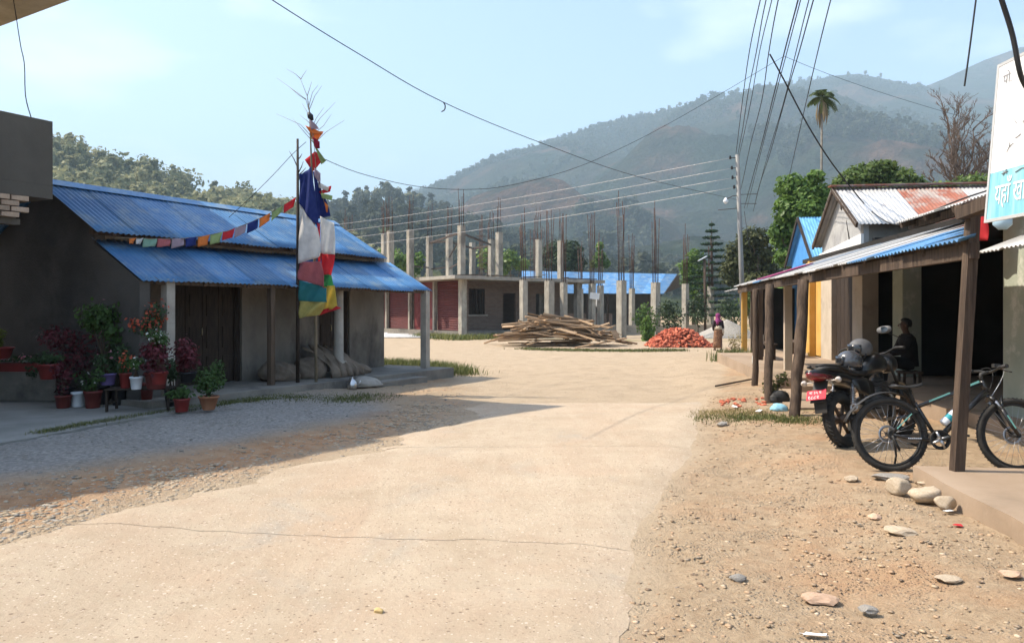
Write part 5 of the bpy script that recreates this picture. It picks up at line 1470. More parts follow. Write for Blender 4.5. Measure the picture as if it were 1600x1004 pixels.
# ------------------------------------------------------------------ painted signboard
sgn = thing('signboard', 'white painted signboard with teal foot and white lettering at the right edge', 'sign', P(1541, 343, 5.0))
s00 = P(1541.5, 343, 5.0); s10 = P(1562, 105, 5.0); far_dir = (P(1600, 328, 4.64) - s00); far_dir.z = 0; far_dir.normalize()
up_ = (s10 - s00); hgt = up_.length; up_.normalize(); up_ = (up_ - far_dir * up_.dot(far_dir)).normalized()
LN = 1.7; snr = far_dir.cross(up_)          # points to the street
if snr.x > 0: snr = -snr
def SG(x, z, o=0.0): return s00 + far_dir * x + up_ * z + snr * o
tl = .30 * hgt                                  # band height
b = MB(); b.slab([SG(0, tl + .001), SG(LN, tl + .001), SG(LN, hgt), SG(0, hgt)] if True else [], .012); 
b.build('panel', pbr('white_enamel', (.80, .80, .79), (.84, .84, .83), 3, .5, c3=(.74, .74, .73), c3scale=2, c3amt=.3), sgn)
b = MB(); b.slab([SG(0, 0), SG(LN, 0), SG(LN, tl), SG(0, tl)], .012)
b.build('band', pbr('teal_enamel', (.10, .38, .47), (.30, .56, .62), 2.2, .5, stretch=(1, 6, .6)), sgn)
b = MB()
for a_, c_ in (((0, -.01), (LN, -.01)), ((0, hgt + .01), (LN, hgt + .01)), ((-.01, -.02), (-.01, hgt + .02)), ((LN + .01, -.02), (LN + .01, hgt + .02))): b.beam(SG(*a_, -.006), SG(*c_, -.006), .02, .02)
b.build('frame', pbr('sign_frame', (.45, .46, .46), rough=.5), sgn)
for x in (.65, 1.3): MB().beam(SG(x, -.05, -.03), SG(x, hgt * 1.0, -.03), .04, .03).build('strut', m_timber, sgn)
MB().beam(SG(.75, .12, -.05), RR(4.25, 2.95, 2.45), .04, .04).build('bracket', m_timber, sgn); MB().beam(SG(.75, .8, -.05), RR(4.25, 2.97, 3.2), .04, .04).build('bracket', m_timber, sgn)
def lettering(body, x, z, size, mat, parent, o=.004, frame=None, name='lettering', shear=0.0, wide=1.0):
    """flat letters laid on a surface: frame = (origin, right, up, normal)"""
    org, rt, upv, nr = frame
    cu = bpy.data.curves.new(name, 'FONT'); cu.body = body; cu.size = size; cu.resolution_u = 3; cu.shear = shear
    tmp = bpy.data.objects.new('tmp', cu); COL.objects.link(tmp)
    dg = bpy.context.evaluated_depsgraph_get(); me = bpy.data.meshes.new_from_object(tmp.evaluated_get(dg))
    bpy.data.objects.remove(tmp)
    Pw = [org + rt * (x + v.co.x * wide) + upv * (z + v.co.y) + nr * o for v in me.vertices]
    inv = Matrix.LocRotScale(parent.location, parent.rotation_euler, None).inverted() if parent is not None else Matrix()
    for v, p_ in zip(me.vertices, Pw): v.co = inv @ p_
    me.materials.clear(); ob = link(name, me, mat, parent); ob['kind'] = 'stuff'
    return ob
fr = (s00, far_dir, up_, snr)
m_wl = pbr('white_lettering', (.84, .84, .83), rough=.6); m_gl = pbr('grey_lettering', (.25, .25, .26), rough=.7)
lettering('यहाँ खाना', .07, .085, .19, m_wl, sgn, frame=fr, wide=.56)
lettering('पो.', .05, hgt - .13, .09, m_gl, sgn, frame=fr)

# faint drawn marks on the white part
def stroke(pts, w_=.006):
    q = [SG(.0072 * (u - 1545), (343 - v) / 238 * hgt, .004) for u, v in pts]; o = MB(True).tube(q, w_ / 2, 4).build('drawn_mark', m_gl, sgn); return o
for pts in ([(1566, 245), (1569, 238), (1568, 231)], [(1569, 238), (1574, 234)], [(1576, 228), (1583, 224)], [(1571, 196), (1576, 205)], [(1586, 219), (1590, 222), (1587, 226)], [(1590, 238), (1596, 236), (1598, 244), (1592, 250), (1590, 243), (1597, 240)], [(1593, 250), (1598, 256)], [(1563, 273), (1569, 278)], [(1568, 271), (1564, 280)], [(1562, 277), (1570, 275)], [(1580, 280), (1588, 276), (1592, 277)], [(1584, 208), (1590, 200)]): stroke(pts)
# ================================================================== bicycle
m_tyre = pbr('tyre_rubber', (.022, .021, .020), (.05, .046, .04), 9, .9, bump=.3, bscale=60)
m_blackp = pbr('black_gloss', (.012, .012, .013), (.02, .02, .02), 3, .3, spec=.5, coat=.3)
m_blackm = pbr('black_satin', (.018, .018, .018), (.035, .033, .03), 6, .55)
m_alloy = pbr('alloy', (.45, .45, .46), (.55, .55, .55), 8, .35, metal=.9)
m_teal = pbr('mint_decal', (.22, .52, .45), rough=.4)
def lathe_ring(mb, c, axis, prof, n=28):
    """closed profile [(r, h)] swept about axis"""
    c = Vector(c); ax = Vector(axis).normalized(); x = ax.cross(Vector((0, 0, 1))).normalized() if abs(ax.z) < .9 else Vector((1, 0, 0)); y = ax.cross(x); k = len(prof); vs = []; fs = []
    for i in range(n):
        a = 2 * math.pi * i / n; d = x * math.cos(a) + y * math.sin(a)
        for r_, h in prof: vs.append(c + d * r_ + ax * h)
    for i in range(n):
        for j in range(k): fs.append((i * k + j, ((i + 1) % n) * k + j, ((i + 1) % n) * k + (j + 1) % k, i * k + (j + 1) % k))
    return mb.add(vs, fs, True)
def bike_wheel(c, parent, disc_side):
    wo = MB(True).ring(c, (0, 1, 0), .318, .028, 40, 10).build('wheel', m_tyre, parent, world=False)
    kn = MB()
    for i in range(56):
        for s_ in (-1, 1):
            a = 2 * math.pi * (i + .5 * (s_ > 0)) / 56; kn.box(Vector(c) + Vector((math.cos(a) * .3445, s_ * .012, math.sin(a) * .3445)), (.007, .012, .006), rot=Matrix.Rotation(-a + math.pi / 2, 3, 'Y'))
    kn.build('tread', m_tyre, wo, world=False)['kind'] = 'stuff'
    r = MB(True); lathe_ring(r, c, (0, 1, 0), [(.295, -.013), (.295, .013), (.272, .009), (.272, -.009)], 40); r.build('rim', m_blackm, wo, world=False)
    MB(True).cyl(Vector(c) + Vector((0, -.06, 0)), Vector(c) + Vector((0, .06, 0)), .022, n=12).build('hub', m_blackm, wo, world=False)
    sp = MB()
    for i in range(28):
        a = 2 * math.pi * i / 28; b_ = a + (.5 if i % 2 else -.5); s_ = .03 if (i // 2) % 2 else -.03
        sp.tube([Vector(c) + Vector((.02 * math.cos(b_), s_, .02 * math.sin(b_))), Vector(c) + Vector((.275 * math.cos(a), 0, .275 * math.sin(a)))], .0016, 4)
    sp.build('spokes', m_alloy, wo, world=False)['kind'] = 'stuff'
    d_ = MB(True); lathe_ring(d_, Vector(c) + Vector((0, disc_side, 0)), (0, 1, 0), [(.085, -.001), (.085, .001), (.062, .001), (.062, -.001)], 24)
    for i in range(5):
        a = i * 1.257; d_.tube([Vector(c) + Vector((0, disc_side, 0)), Vector(c) + Vector((.064 * math.cos(a), disc_side, .064 * math.sin(a)))], .004, 4)
    d_.build('brake_disc', m_alloy, wo, world=False)
    return wo
rc_ = G(1394, 742, .075); rc_.z = gz(rc_.x, rc_.y) + .005
BY = Matrix.Rotation(R(-3.5), 4, 'Z') @ Matrix.Rotation(R(-9), 4, 'X')
bk = thing('bicycle', 'black and mint mountain bicycle leaning on its stand by the porch deck', 'bicycle', rc_)
bk.rotation_euler = BY.to_euler()
zr = .346
bike_wheel((0, 0, zr), bk, .045); bike_wheel((1.13, 0, zr), bk, .045)
BB = Vector((.43, 0, .30)); ST = Vector((.26, 0, .60)); HT = Vector((.87, 0, .85)); HB = Vector((.915, 0, .74)); RH = Vector((0, 0, zr)); FH = Vector((1.13, 0, zr))
f_ = MB(True)
f_.tube([BB, ST + Vector((-.01, 0, .04))], .017, 10); f_.tube([ST, HT + Vector((.01, 0, -.02))], [.019, .021], 10); f_.tube([BB, BB.lerp(HB, .55) + Vector((0, 0, .02)), HB + Vector((-.005, 0, .02))], [.024, .03, .024], 10)
f_.tube([HB, HT], .023, 12)
for s_ in (-1, 1):
    f_.tube([BB + Vector((-.02, s_ * .025, 0)), Vector((.2, s_ * .055, .305)), RH + Vector((0, s_ * .062, 0))], [.012, .011, .009], 8)
    f_.tube([ST + Vector((.015, s_ * .018, -.05)), Vector((.1, s_ * .05, .5)), RH + Vector((0, s_ * .062, 0))], [.011, .010, .009], 8)
f_.cyl(BB + Vector((0, -.04, 0)), BB + Vector((0, .04, 0)), .023, n=12)
fo = f_.build('frame', m_blackp, bk, world=False)
d_ = MB(); 
def decal(a, c, w_, off):  # painted stripe standing a hair proud of the tube
    d_.beam(a + off, c + off, .002, w_)
decal(ST.lerp(HT, .18), ST.lerp(HT, .5), .014, Vector((0, -.0215, .008))); decal(ST.lerp(HT, .62), ST.lerp(HT, .95), .02, Vector((0, -.0215, .004)))
decal(ST.lerp(RH, .25), ST.lerp(RH, .8), .010, Vector((-.01, -.068, .0))); decal(BB.lerp(HB, .3), BB.lerp(HB, .5), .016, Vector((0, -.030, .012)))
d_.build('decal', m_teal, fo, world=False)['kind'] = 'stuff'
d_ = MB()
for k in range(7): d_.box((.14 + k * .018, -.073, .311), (.012, .0015, .011))
d_.build('decal', m_whitepot, fo, world=False)['kind'] = 'stuff'
fk = MB(True)
for s_ in (-1, 1):
    fk.tube([Vector((.945, s_ * .062, .66)), Vector((1.04, s_ * .062, .50))], .0145, 10)
    fk.tube([Vector((1.0, s_ * .062, .585)), Vector((1.07, s_ * .062, .44)), FH + Vector((0, s_ * .06, 0))], [.021, .021, .014], 10)
fk.tube([Vector((.94, -.07, .665)), Vector((.925, 0, .70)), Vector((.94, .07, .665))], .022, 8); fk.tube([Vector((1.0, -.06, .60)), Vector((1.04, 0, .70)), Vector((1.0, .06, .60))], .012, 8)
fko = fk.build('fork', m_blackp, bk, world=False)
d_ = MB(True)
for s_ in (-1, 1): d_.tube([Vector((.945, s_ * .062, .66)), Vector((1.0, s_ * .062, .575))], .0152, 10)
d_.build('stanchion', m_alloy, fko, world=False)
d_ = MB(); d_.beam(Vector((1.03, -.0845, .53)), Vector((1.095, -.0845, .41)), .002, .012); d_.build('decal', m_teal, fko, world=False)
hb = MB(True); sc_ = HT + Vector((.0, 0, .06))
hb.tube([HT, sc_, sc_ + Vector((.07, 0, .02))], [.018, .018, .016], 8)
hb.tube([sc_ + Vector((.05, -.33, .05)), sc_ + Vector((.07, -.15, .04)), sc_ + Vector((.075, -.05, .02)), sc_ + Vector((.075, .05, .02)), sc_ + Vector((.07, .15, .04)), sc_ + Vector((.05, .33, .05))], .0125, 8)
ho_ = hb.build('handlebar', m_blackm, bk, world=False)
for s_ in (-1, 1):
    MB(True).tube([sc_ + Vector((.05, s_ * .22, .046)), sc_ + Vector((.048, s_ * .345, .05))], .018, 10).build('grip', m_blackm, ho_, world=False)
    MB(True).tube([sc_ + Vector((.07, s_ * .17, .045)), sc_ + Vector((.12, s_ * .20, .02)), sc_ + Vector((.12, s_ * .28, .0))], [.012, .009, .007], 6).build('brake_lever', m_blackm, ho_, world=False)
MB().box(sc_ + Vector((.07, -.13, .07)), (.05, .05, .035)).build('bell', m_blackm, ho_, world=False)
for k, pts in enumerate(([(.07, -.17, .04), (.2, -.1, .10), (.22, 0, -.02), (.08, 0, -.2)], [(.07, .17, .04), (.17, .1, .13), (.16, .02, 0), (.04, -.03, -.16)])):
    P3 = [sc_ + Vector(p_) for p_ in pts]; cv = [P3[0] * ((1 - t) ** 3) + P3[1] * (3 * t * (1 - t) ** 2) + P3[2] * (3 * t * t * (1 - t)) + P3[3] * t ** 3 for t in [i / 12 for i in range(13)]]
    MB(True).tube(cv, .003, 5).build('cable', m_whitepot if k == 0 else m_blackm, ho_, world=False)
sd_ = MB(True); V = []; ns_ = 12
for i in range(ns_ + 1):
    t = i / ns_; w_ = .075 * (1 - t) ** .7 + .02 if t > .35 else .075 * (1 - .1 * abs(t - .2)) + .012; x = .06 + .27 * t; z = .785 + .02 * (t - .4) ** 2 * 4
    for j in range(9):
        a = math.pi * j / 8; V.append((x, w_ * math.cos(a), z + .028 * math.sin(a) - .012))
sd_.add(V, [(i * 9 + j, (i + 1) * 9 + j, (i + 1) * 9 + j + 1, i * 9 + j + 1) for i in range(ns_) for j in range(8)] + [tuple(range(9)), tuple(reversed(range(ns_ * 9, ns_ * 9 + 9)))] + [(i * 9 + 8, (i + 1) * 9 + 8, (i + 1) * 9, i * 9) for i in range(ns_)])
so_ = sd_.build('saddle', m_blackm, bk, world=False)
MB(True).tube([ST, ST + Vector((-.06, 0, .17))], .0135, 8).build('seatpost', m_blackm, so_, world=False)
ck = MB(True); cc = BB + Vector((0, -.055, 0)); lathe_ring(ck, cc, (0, 1, 0), [(.092, -.002), (.092, .002), (.076, .002), (.076, -.002)], 36); lathe_ring(ck, cc + Vector((0, .012, 0)), (0, 1, 0), [(.08, -.002), (.08, .002), (.06, .002), (.06, -.002)], 30)
co = ck.build('crankset', m_blackm, bk, world=False)
sp = MB(True)
for i in range(4): a = i * 1.571 + .4; sp.tube([cc + Vector((0, -.004, 0)), cc + Vector((.08 * math.cos(a), -.004, .08 * math.sin(a)))], [.018, .01], 6)
sp.cyl(cc + Vector((0, -.015, 0)), cc + Vector((0, .02, 0)), .022, n=12); sp.build('spider', m_alloy, co, world=False)
for s_ in (-1, 1):
    e_ = BB + Vector((s_ * -.165, s_ * .075, s_ * -.05)) if s_ < 0 else BB + Vector((-.165, .075, -.05))
    MB(True).tube([BB + Vector((0, s_ * .065, 0)), e_], [.013, .011], 8).build('crank_arm', m_blackm, co, world=False)
    MB().box(e_ + Vector((0, s_ * .05, 0)), (.09, .085, .018), rot=Matrix.Rotation(.3, 3, 'Y')).build('pedal', m_blackm, co, world=False)
ch = MB(True); ch.tube([cc + Vector((.0, .006, .085)), RH + Vector((0, -.05, .045))], .004, 5); ch.tube([cc + Vector((0, .006, -.085)), Vector((.06, -.05, .225)), Vector((.03, -.05, .26)), RH + Vector((.02, -.05, -.04))], .004, 5); lathe_ring(ch, RH + Vector((0, -.045, 0)), (0, 1, 0), [(.048, -.016), (.028, .014), (.02, .014), (.02, -.016)], 20); ch.build('chain', m_blackm, bk, world=False)
MB(True).tube([RH + Vector((0, -.06, -.01)), Vector((.03, -.06, .25)), Vector((.06, -.055, .20))], [.012, .014, .01], 6).build('derailleur', m_blackm, bk, world=False)
MB(True).tube([Vector((.06, .05, .30)), Vector((.10, .13, .15)), Vector((.09, .19, -.01))], [.012, .010, .012], 7).build('kickstand', m_blackm, bk, world=False)
fd = MB(True); V = []
for i in range(15):
    a = math.radians(62 + i * 7.4); r_ = .385 + .012 * max(0, i - 9) * .6
    for j in range(5): V.append((math.cos(a) * r_, (j - 2) * .019, zr + math.sin(a) * r_ + .006 * (2 - abs(j - 2))))
fd.add(V, [(i * 5 + j, i * 5 + j + 1, (i + 1) * 5 + j + 1, (i + 1) * 5 + j) for i in range(14) for j in range(4)]); fo_ = fd.build('mudguard', m_blackm, bk, world=False); so2 = fo_.modifiers.new('t', 'SOLIDIFY'); so2.thickness = .004
bo = MB(True); cb = BB.lerp(HB, .52) ; dr_ = (HB - BB).normalized(); nrm = Vector((-dr_.z, 0, dr_.x)); base_b = BB.lerp(HB, .22) + nrm * .07
Mw = Matrix.Translation(rc_) @ BY
bt_ = thing('water_bottle', 'white and teal water bottle in the bicycle frame', 'bottle', Mw @ base_b)
axw = (BY.to_3x3() @ dr_)
for nm, prof, mt in (('body', [(.034, 0), (.037, .01), (.037, .15), (.030, .165), (.022, .17)], m_whitepot), ('label_band', [(.0376, .055), (.0378, .056), (.0378, .10), (.0376, .101)], pbr('teal_label', (.03, .30, .36), rough=.5)), ('cap', [(.024, .17), (.024, .19), (.012, .195), (.011, .215)], m_whitepot)):
    MB(True).lathe(bt_.location, prof, 16, axis=axw).build(nm, mt, bt_)

# ================================================================== motorcycle
mc0 = G(1322, 704, .07); mc0.z = gz(mc0.x, mc0.y) + .004
HD = math.atan2(.60, .80)
MR = Matrix.Rotation(HD, 4, 'Z') @ Matrix.Rotation(R(-11), 4, 'X')
mc = thing('motorcycle', 'black motorcycle with red number plate parked under the awning', 'motorcycle', mc0); mc.rotation_euler = MR.to_euler()
def loft(mb, secs, n=16, pw=2.6):
    """[(x, y, z, half width, half height)] superellipse sections"""
    vs = []; fs = []
    for x, y, z, wy, wz in secs:
        for j in range(n):
            a = 2 * math.pi * j / n; c_, s_ = math.cos(a), math.sin(a)
            vs.append((x, y + wy * math.copysign(abs(c_) ** (2 / pw), c_), z + wz * math.copysign(abs(s_) ** (2 / pw), s_)))
    for i in range(len(secs) - 1):
        for j in range(n): fs.append((i * n + j, i * n + (j + 1) % n, (i + 1) * n + (j + 1) % n, (i + 1) * n + j))
    fs.append(tuple(reversed(range(n)))); k = (len(secs) - 1) * n; fs.append(tuple(range(k, k + n)))
    return mb.add(vs, fs, True)
def moto_wheel(c, tr, w_):
    c = Vector(c); wo = MB(True).ring(c, (0, 1, 0), .305 - tr, tr, 36, 12, flat=w_).build('wheel', m_tyre, mc, world=False)
    tb = MB()
    for i in range(40):
        for s_ in (-1, 1):
            a = 2 * math.pi * (i + .5 * (s_ > 0)) / 40; tb.box(c + Vector((math.cos(a) * .302, s_ * tr * .5, math.sin(a) * .302)), (.006, tr * .7, .020), rot=Matrix.Rotation(-a + math.pi / 2, 3, 'Y') @ Matrix.Rotation(s_ * .5, 3, 'Z'))
    tb.build('tread', m_tyre, wo, world=False)['kind'] = 'stuff'
    r = MB(True); lathe_ring(r, c, (0, 1, 0), [(.225, -.04), (.225, .04), (.20, .03), (.20, -.03)], 32)
    for i in range(6):
        a = i * 1.047; r.tube([c, c + Vector((.21 * math.cos(a), 0, .21 * math.sin(a)))], [.026, .017], 6)
    r.cyl(c - Vector((0, .07, 0)), c + Vector((0, .07, 0)), .05, n=14); r.build('rim', pbr('rusty_rim', (.06, .045, .035), (.11, .07, .045), 6, .5, metal=.4), wo, world=False)
moto_wheel((0, 0, .305), .062, 1.0); moto_wheel((1.31, 0, .305), .048, 1.0)
b = MB(True)
for s_ in (-1, 1): b.tube([(0, s_ * .10, .305), (.25, s_ * .10, .33), (.52, s_ * .08, .38)], [.02, .024, .026], 8)
b.build('swingarm', m_blackm, mc, world=False)
b = MB(True); b.tube([(.52, 0, .36), (.50, 0, .62), (.70, 0, .74), (1.0, 0, .86)], .03, 8); b.tube([(.52, 0, .36), (.8, 0, .28), (1.0, 0, .45), (1.02, 0, .84)], .026, 8); b.tube([(.5, 0, .62), (.2, 0, .74), (-.12, 0, .80)], .022, 8); b.build('frame', m_blackm, mc, world=False)
eg = MB(True); loft(eg, [(.50, 0, .40, .10, .10), (.56, 0, .40, .15, .13), (.76, 0, .39, .15, .14), (.86, 0, .40, .11, .11), (.90, 0, .40, .07, .07)])
for k in range(7): eg.box((.84 + k * .012, 0, .50 + k * .026), (.17, .19, .010), rot=Matrix.Rotation(.35, 3, 'Y'))
eg.cyl((.80, 0, .42), (.92, 0, .70), .065, n=14); eg.build('engine', pbr('engine_alloy', (.10, .10, .10), (.17, .165, .155), 6, .5, metal=.6), mc, world=False)
b = MB(True); b.tube([(.95, -.06, .60), (1.04, -.08, .45), (.92, -.12, .24), (.6, -.15, .24), (.4, -.16, .30)], [.02, .02, .02, .022, .026], 8); b.tube([(.42, -.165, .29), (.36, -.17, .31), (.30, -.175, .33), (.02, -.19, .41), (-.02, -.19, .42)], [.028, .045, .052, .055, .046], 14, cap=True)
ex = b.build('exhaust', pbr('old_exhaust', (.22, .16, .11), (.34, .28, .21), 9, .45, metal=.7), mc, world=False)
b = MB(True); lathe_ring(b, (-.025, -.19, .4215), (-1, -.04, .25), [(.044, 0), (.044, .012), (.026, .012), (.026, 0)], 18); b.build('tail_pipe', m_alloy, ex, world=False)
tk = MB(True); loft(tk, [(.50, 0, .80, .07, .05), (.56, 0, .83, .12, .09), (.68, 0, .87, .155, .12), (.84, 0, .89, .165, .125), (.96, 0, .87, .13, .10), (1.03, 0, .85, .06, .06)]); tko = tk.build('fuel_tank', m_blackp, mc, world=False)
MB(True).lathe((.82, 0, 1.01), [(.04, 0), (.04, .012), (.03, .018)], 14).build('filler_cap', m_alloy, tko, world=False)
se = MB(True); loft(se, [(.58, 0, .79, .10, .035), (.45, 0, .775, .13, .04), (.25, 0, .785, .13, .042), (.12, 0, .82, .13, .045), (-.05, 0, .85, .12, .042), (-.22, 0, .865, .09, .03), (-.28, 0, .865, .05, .02)]); se.build('seat', m_blackm, mc, world=False)
ta = MB(True); loft(ta, [(.45, 0, .68, .10, .07), (.25, 0, .71, .125, .075), (.05, 0, .755, .13, .07), (-.15, 0, .79, .115, .055), (-.36, 0, .825, .085, .042), (-.46, 0, .845, .045, .025)]); tao = ta.build('tail_fairing', m_blackp, mc, world=False)
tl_ = MB(True); loft(tl_, [(-.20, 0, .775, .108, .045), (-.34, 0, .788, .095, .05), (-.44, 0, .81, .06, .04), (-.475, 0, .825, .025, .018)]); tl_.build('tail_light', pbr('red_lens', (.16, .012, .015), rough=.15, spec=.6, coat=.6), tao, world=False)
for s_ in (-1, 1):
    si = MB(True); si.tube([(-.24, s_ * .09, .735), (-.26, s_ * .17, .735)], .008, 6); lathe_ring(si, (-.265, s_ * .205, .735), (-1, 0, 0), [(.0, .03), (.026, .02), (.034, -.01), (.02, -.04), (0, -.05)], 14); si.build('indicator', pbr('clear_lens', (.55, .50, .45), rough=.2, coat=.4), tao, world=False)
    MB(True).tube([(.1, s_ * .13, .82), (-.1, s_ * .145, .88), (-.30, s_ * .10, .905), (-.36, s_ * .03, .905)], [.012, .014, .014, .012], 8).build('grab_rail', m_blackm, tao, world=False)
    sp2 = MB(True); loft(sp2, [(.55, s_ * .12, .60, .02, .08), (.40, s_ * .135, .62, .025, .11), (.25, s_ * .13, .65, .02, .08), (.15, s_ * .12, .69, .01, .03)]); sp2.build('side_panel', m_blackp, mc, world=False)
    sk = MB(True); sk.tube([(.05, s_ * .12, .35), (.16, s_ * .115, .68)], .014, 8)
    for k in range(9): sk.ring((.075 + k * .0085, s_ * .12, .42 + k * .026), (.3, 0, .95), .026, .006, 12, 5)
    sk.build('shock_absorber', m_alloy, mc, world=False)
    MB(True).tube([(.5, s_ * .1, .36), (.42, s_ * .19, .38), (.40, s_ * .25, .38)], .011, 6).build('footpeg', m_blackm, mc, world=False)
mf = MB(); mf.slab([(-.26, -.085, .74), (-.26, .085, .74), (-.40, .085, .52), (-.40, -.085, .52)], .008); mf.slab([(-.34, -.075, .615), (-.34, .075, .615), (-.36, .07, .40), (-.36, -.07, .40)], .006); mfo = mf.build('mudguard', m_blackm, mc, world=False)
pn = Vector((-.87, 0, .0)); po_ = Vector((-.395, 0, .60))
pl_n = Vector((-.90, 0, .43)).normalized(); pl_u = Vector((.43, 0, .90)).normalized(); pl_r = Vector((0, -1, 0))
b = MB(); b.slab([po_ + pl_r * x + pl_u * z for x, z in ((-.115, -.055), (.115, -.055), (.115, .055), (-.115, .055))], .004); plo = b.build('number_plate', pbr('plate_red', (.62, .02, .045), rough=.4), mc, world=False)
WM = Matrix.Translation(mc0) @ MR; W3 = MR.to_3x3()
fr = (WM @ po_, W3 @ pl_r, W3 @ pl_u, W3 @ pl_n)
for body, x, z, sz in (('ना ३५ प', -.085, .012, .042), ('१८८२', -.10, -.045, .055)):
    lo_ = lettering(body, x, z, sz, m_wl, mc, o=.003, frame=fr, wide=1.15)
for s_ in (-1, 1):
    fo2 = MB(True); fo2.tube([(1.31, s_ * .09, .305), (1.19, s_ * .09, .60)], .026, 10); fo2.tube([(1.19, s_ * .09, .60), (1.07, s_ * .09, .90)], .017, 10); fo2.build('fork_leg', m_blackm, mc, world=False)
fm = MB(True); V = []
for i in range(13):
    a = math.radians(30 + i * 10.5)
    for j in range(5): V.append((1.31 + math.cos(a) * .335, (j - 2) * .028, .305 + math.sin(a) * .335 + .01 * (2 - abs(j - 2))))
fm.add(V, [(i * 5 + j, i * 5 + j + 1, (i + 1) * 5 + j + 1, (i + 1) * 5 + j) for i in range(12) for j in range(4)]); f2 = fm.build('front_mudguard', m_blackp, mc, world=False); q_ = f2.modifiers.new('t', 'SOLIDIFY'); q_.thickness = .005
hl = MB(True); loft(hl, [(1.06, 0, .88, .10, .10), (1.16, 0, .88, .13, .12), (1.26, 0, .86, .10, .09), (1.29, 0, .85, .05, .05)]); hl.build('headlamp_cowl', m_blackp, mc, world=False)
hb = MB(True); hb.tube([(.93, -.37, 1.02), (1.0, -.25, 1.04), (1.05, -.08, .99), (1.05, .08, .99), (1.0, .25, 1.04), (.93, .37, 1.02)], .012, 8); hbo = hb.build('handlebar', m_blackm, mc, world=False)
m_mirror = pbr('mirror_glass', (.85, .88, .9), rough=.03, metal=1.0)
for s_ in (-1, 1):
    MB(True).tube([(.965, s_ * .25, 1.035), (.915, s_ * .385, 1.02)], .017, 8).build('grip', m_blackm, hbo, world=False)
    tip = Vector((.96, -.17, 1.24)) if s_ < 0 else Vector((1.02, .38, 1.06))
    MB(True).tube([(1.0, s_ * .22, 1.045), (1.03, s_ * .30, 1.14), tip], .007, 6).build('mirror_stem', m_blackm, hbo, world=False)
    mh = MB(True); loft(mh, [(tip.x - .015, tip.y, tip.z + .02, .085, .042), (tip.x + .01, tip.y, tip.z + .02, .085, .044), (tip.x + .045, tip.y, tip.z + .02, .05, .025)], 18, 2.4); mh.build('mirror_housing', m_blackp if s_ > 0 else pbr('grey_satin', (.16, .16, .16), rough=.4), hbo, world=False)
    g_ = MB(); ring_ = [(tip.x - .0175, tip.y + .078 * math.cos(a), tip.z + .02 + .036 * math.sin(a)) for a in [2 * math.pi * k / 20 for k in range(20)]]
    # glass tipped up to the sky
    ring_ = [(x - .02 + .35 * (z - tip.z - .02), y, z) if s_ > 0 else (x - .012 + .5 * (y - tip.y), y, z) for x, y, z in ring_]
    g_.add(ring_, [tuple(range(20))]); g_.build('mirror_glass', m_mirror, hbo, world=False)
MB(True).tube([(.55, .1, .30), (.50, .2, .15), (.48, .27, .02)], [.014, .012, .014], 8).build('side_stand', m_blackm, mc, world=False)
# ------------------------------------------------------------------ helmets on the motorcycle
def helmet(name, label, c, rz, mat, open_=False, sc=1.0, tilt=0.0):
    t = thing(name, label, 'helmet', c); t.rotation_euler = (0, tilt, rz)
    bm = bmesh.new(); bmesh.ops.create_uvsphere(bm, u_segments=24, v_segments=16, radius=1)
    kill = []
    for v in bm.verts:
        p = v.co; 
        if p.z < -.62: kill.append(v); continue
        ch_ = max(0, p.x) * max(0, -p.z) * .25
        v.co = (p.x * .145 + ch_ * .1, p.y * .12, (p.z + .62) * .125)
    bmesh.ops.delete(bm, geom=kill, context='VERTS')
    fk_ = [f for f in bm.faces if f.calc_center_median().x > .075 and .05 < f.calc_center_median().z < .125 and abs(f.calc_center_median().y) < .09]
    bmesh.ops.delete(bm, geom=fk_, context='FACES')
    me = bpy.data.meshes.new('shell'); bm.to_mesh(me); bm.free()
    for p_ in me.polygons: p_.use_smooth = True
    o = link('shell', me, mat, t); q = o.modifiers.new('t', 'SOLIDIFY'); q.thickness = .015
    vs = MB(True); V = []
    for i in range(13):
        a = -1.05 + 2.1 * i / 12
        for j in range(5): z = .035 + .1 * j / 4; r_ = 1.035 - .10 * ((z - .08) / .08) ** 2 * .8; V.append((math.cos(a) * .148 * r_, math.sin(a) * .124 * r_, z))
    vs.add(V, [(i * 5 + j, (i + 1) * 5 + j, (i + 1) * 5 + j + 1, i * 5 + j + 1) for i in range(12) for j in range(4)]); vo = vs.build('visor', pbr('smoked_visor', (.02, .02, .022), rough=.08, spec=.6, coat=.5), t, world=False); q = vo.modifiers.new('t', 'SOLIDIFY'); q.thickness = .003
    MB(True).tube([(.02, .118, .03), (.02, .09, -.02), (.03, 0, -.035), (.02, -.09, -.02), (.02, -.118, .03)], .007, 5, flat=2).build('chin_strap', m_blackm, t, world=False)
    return t
helmet('helmet', 'shiny dark grey helmet resting on the motorcycle seat', WM @ Vector((.36, 0, .855)), HD + 2.2, pbr('gunmetal_paint', (.05, .052, .056), (.07, .07, .075), 8, .22, coat=.7, spec=.6), tilt=.0)
helmet('helmet', 'matt grey helmet on the motorcycle tank behind the shiny one', WM @ Vector((.64, 0, .985)), HD + 2.75, pbr('matt_grey_paint', (.10, .10, .105), (.13, .13, .13), 8, .55))
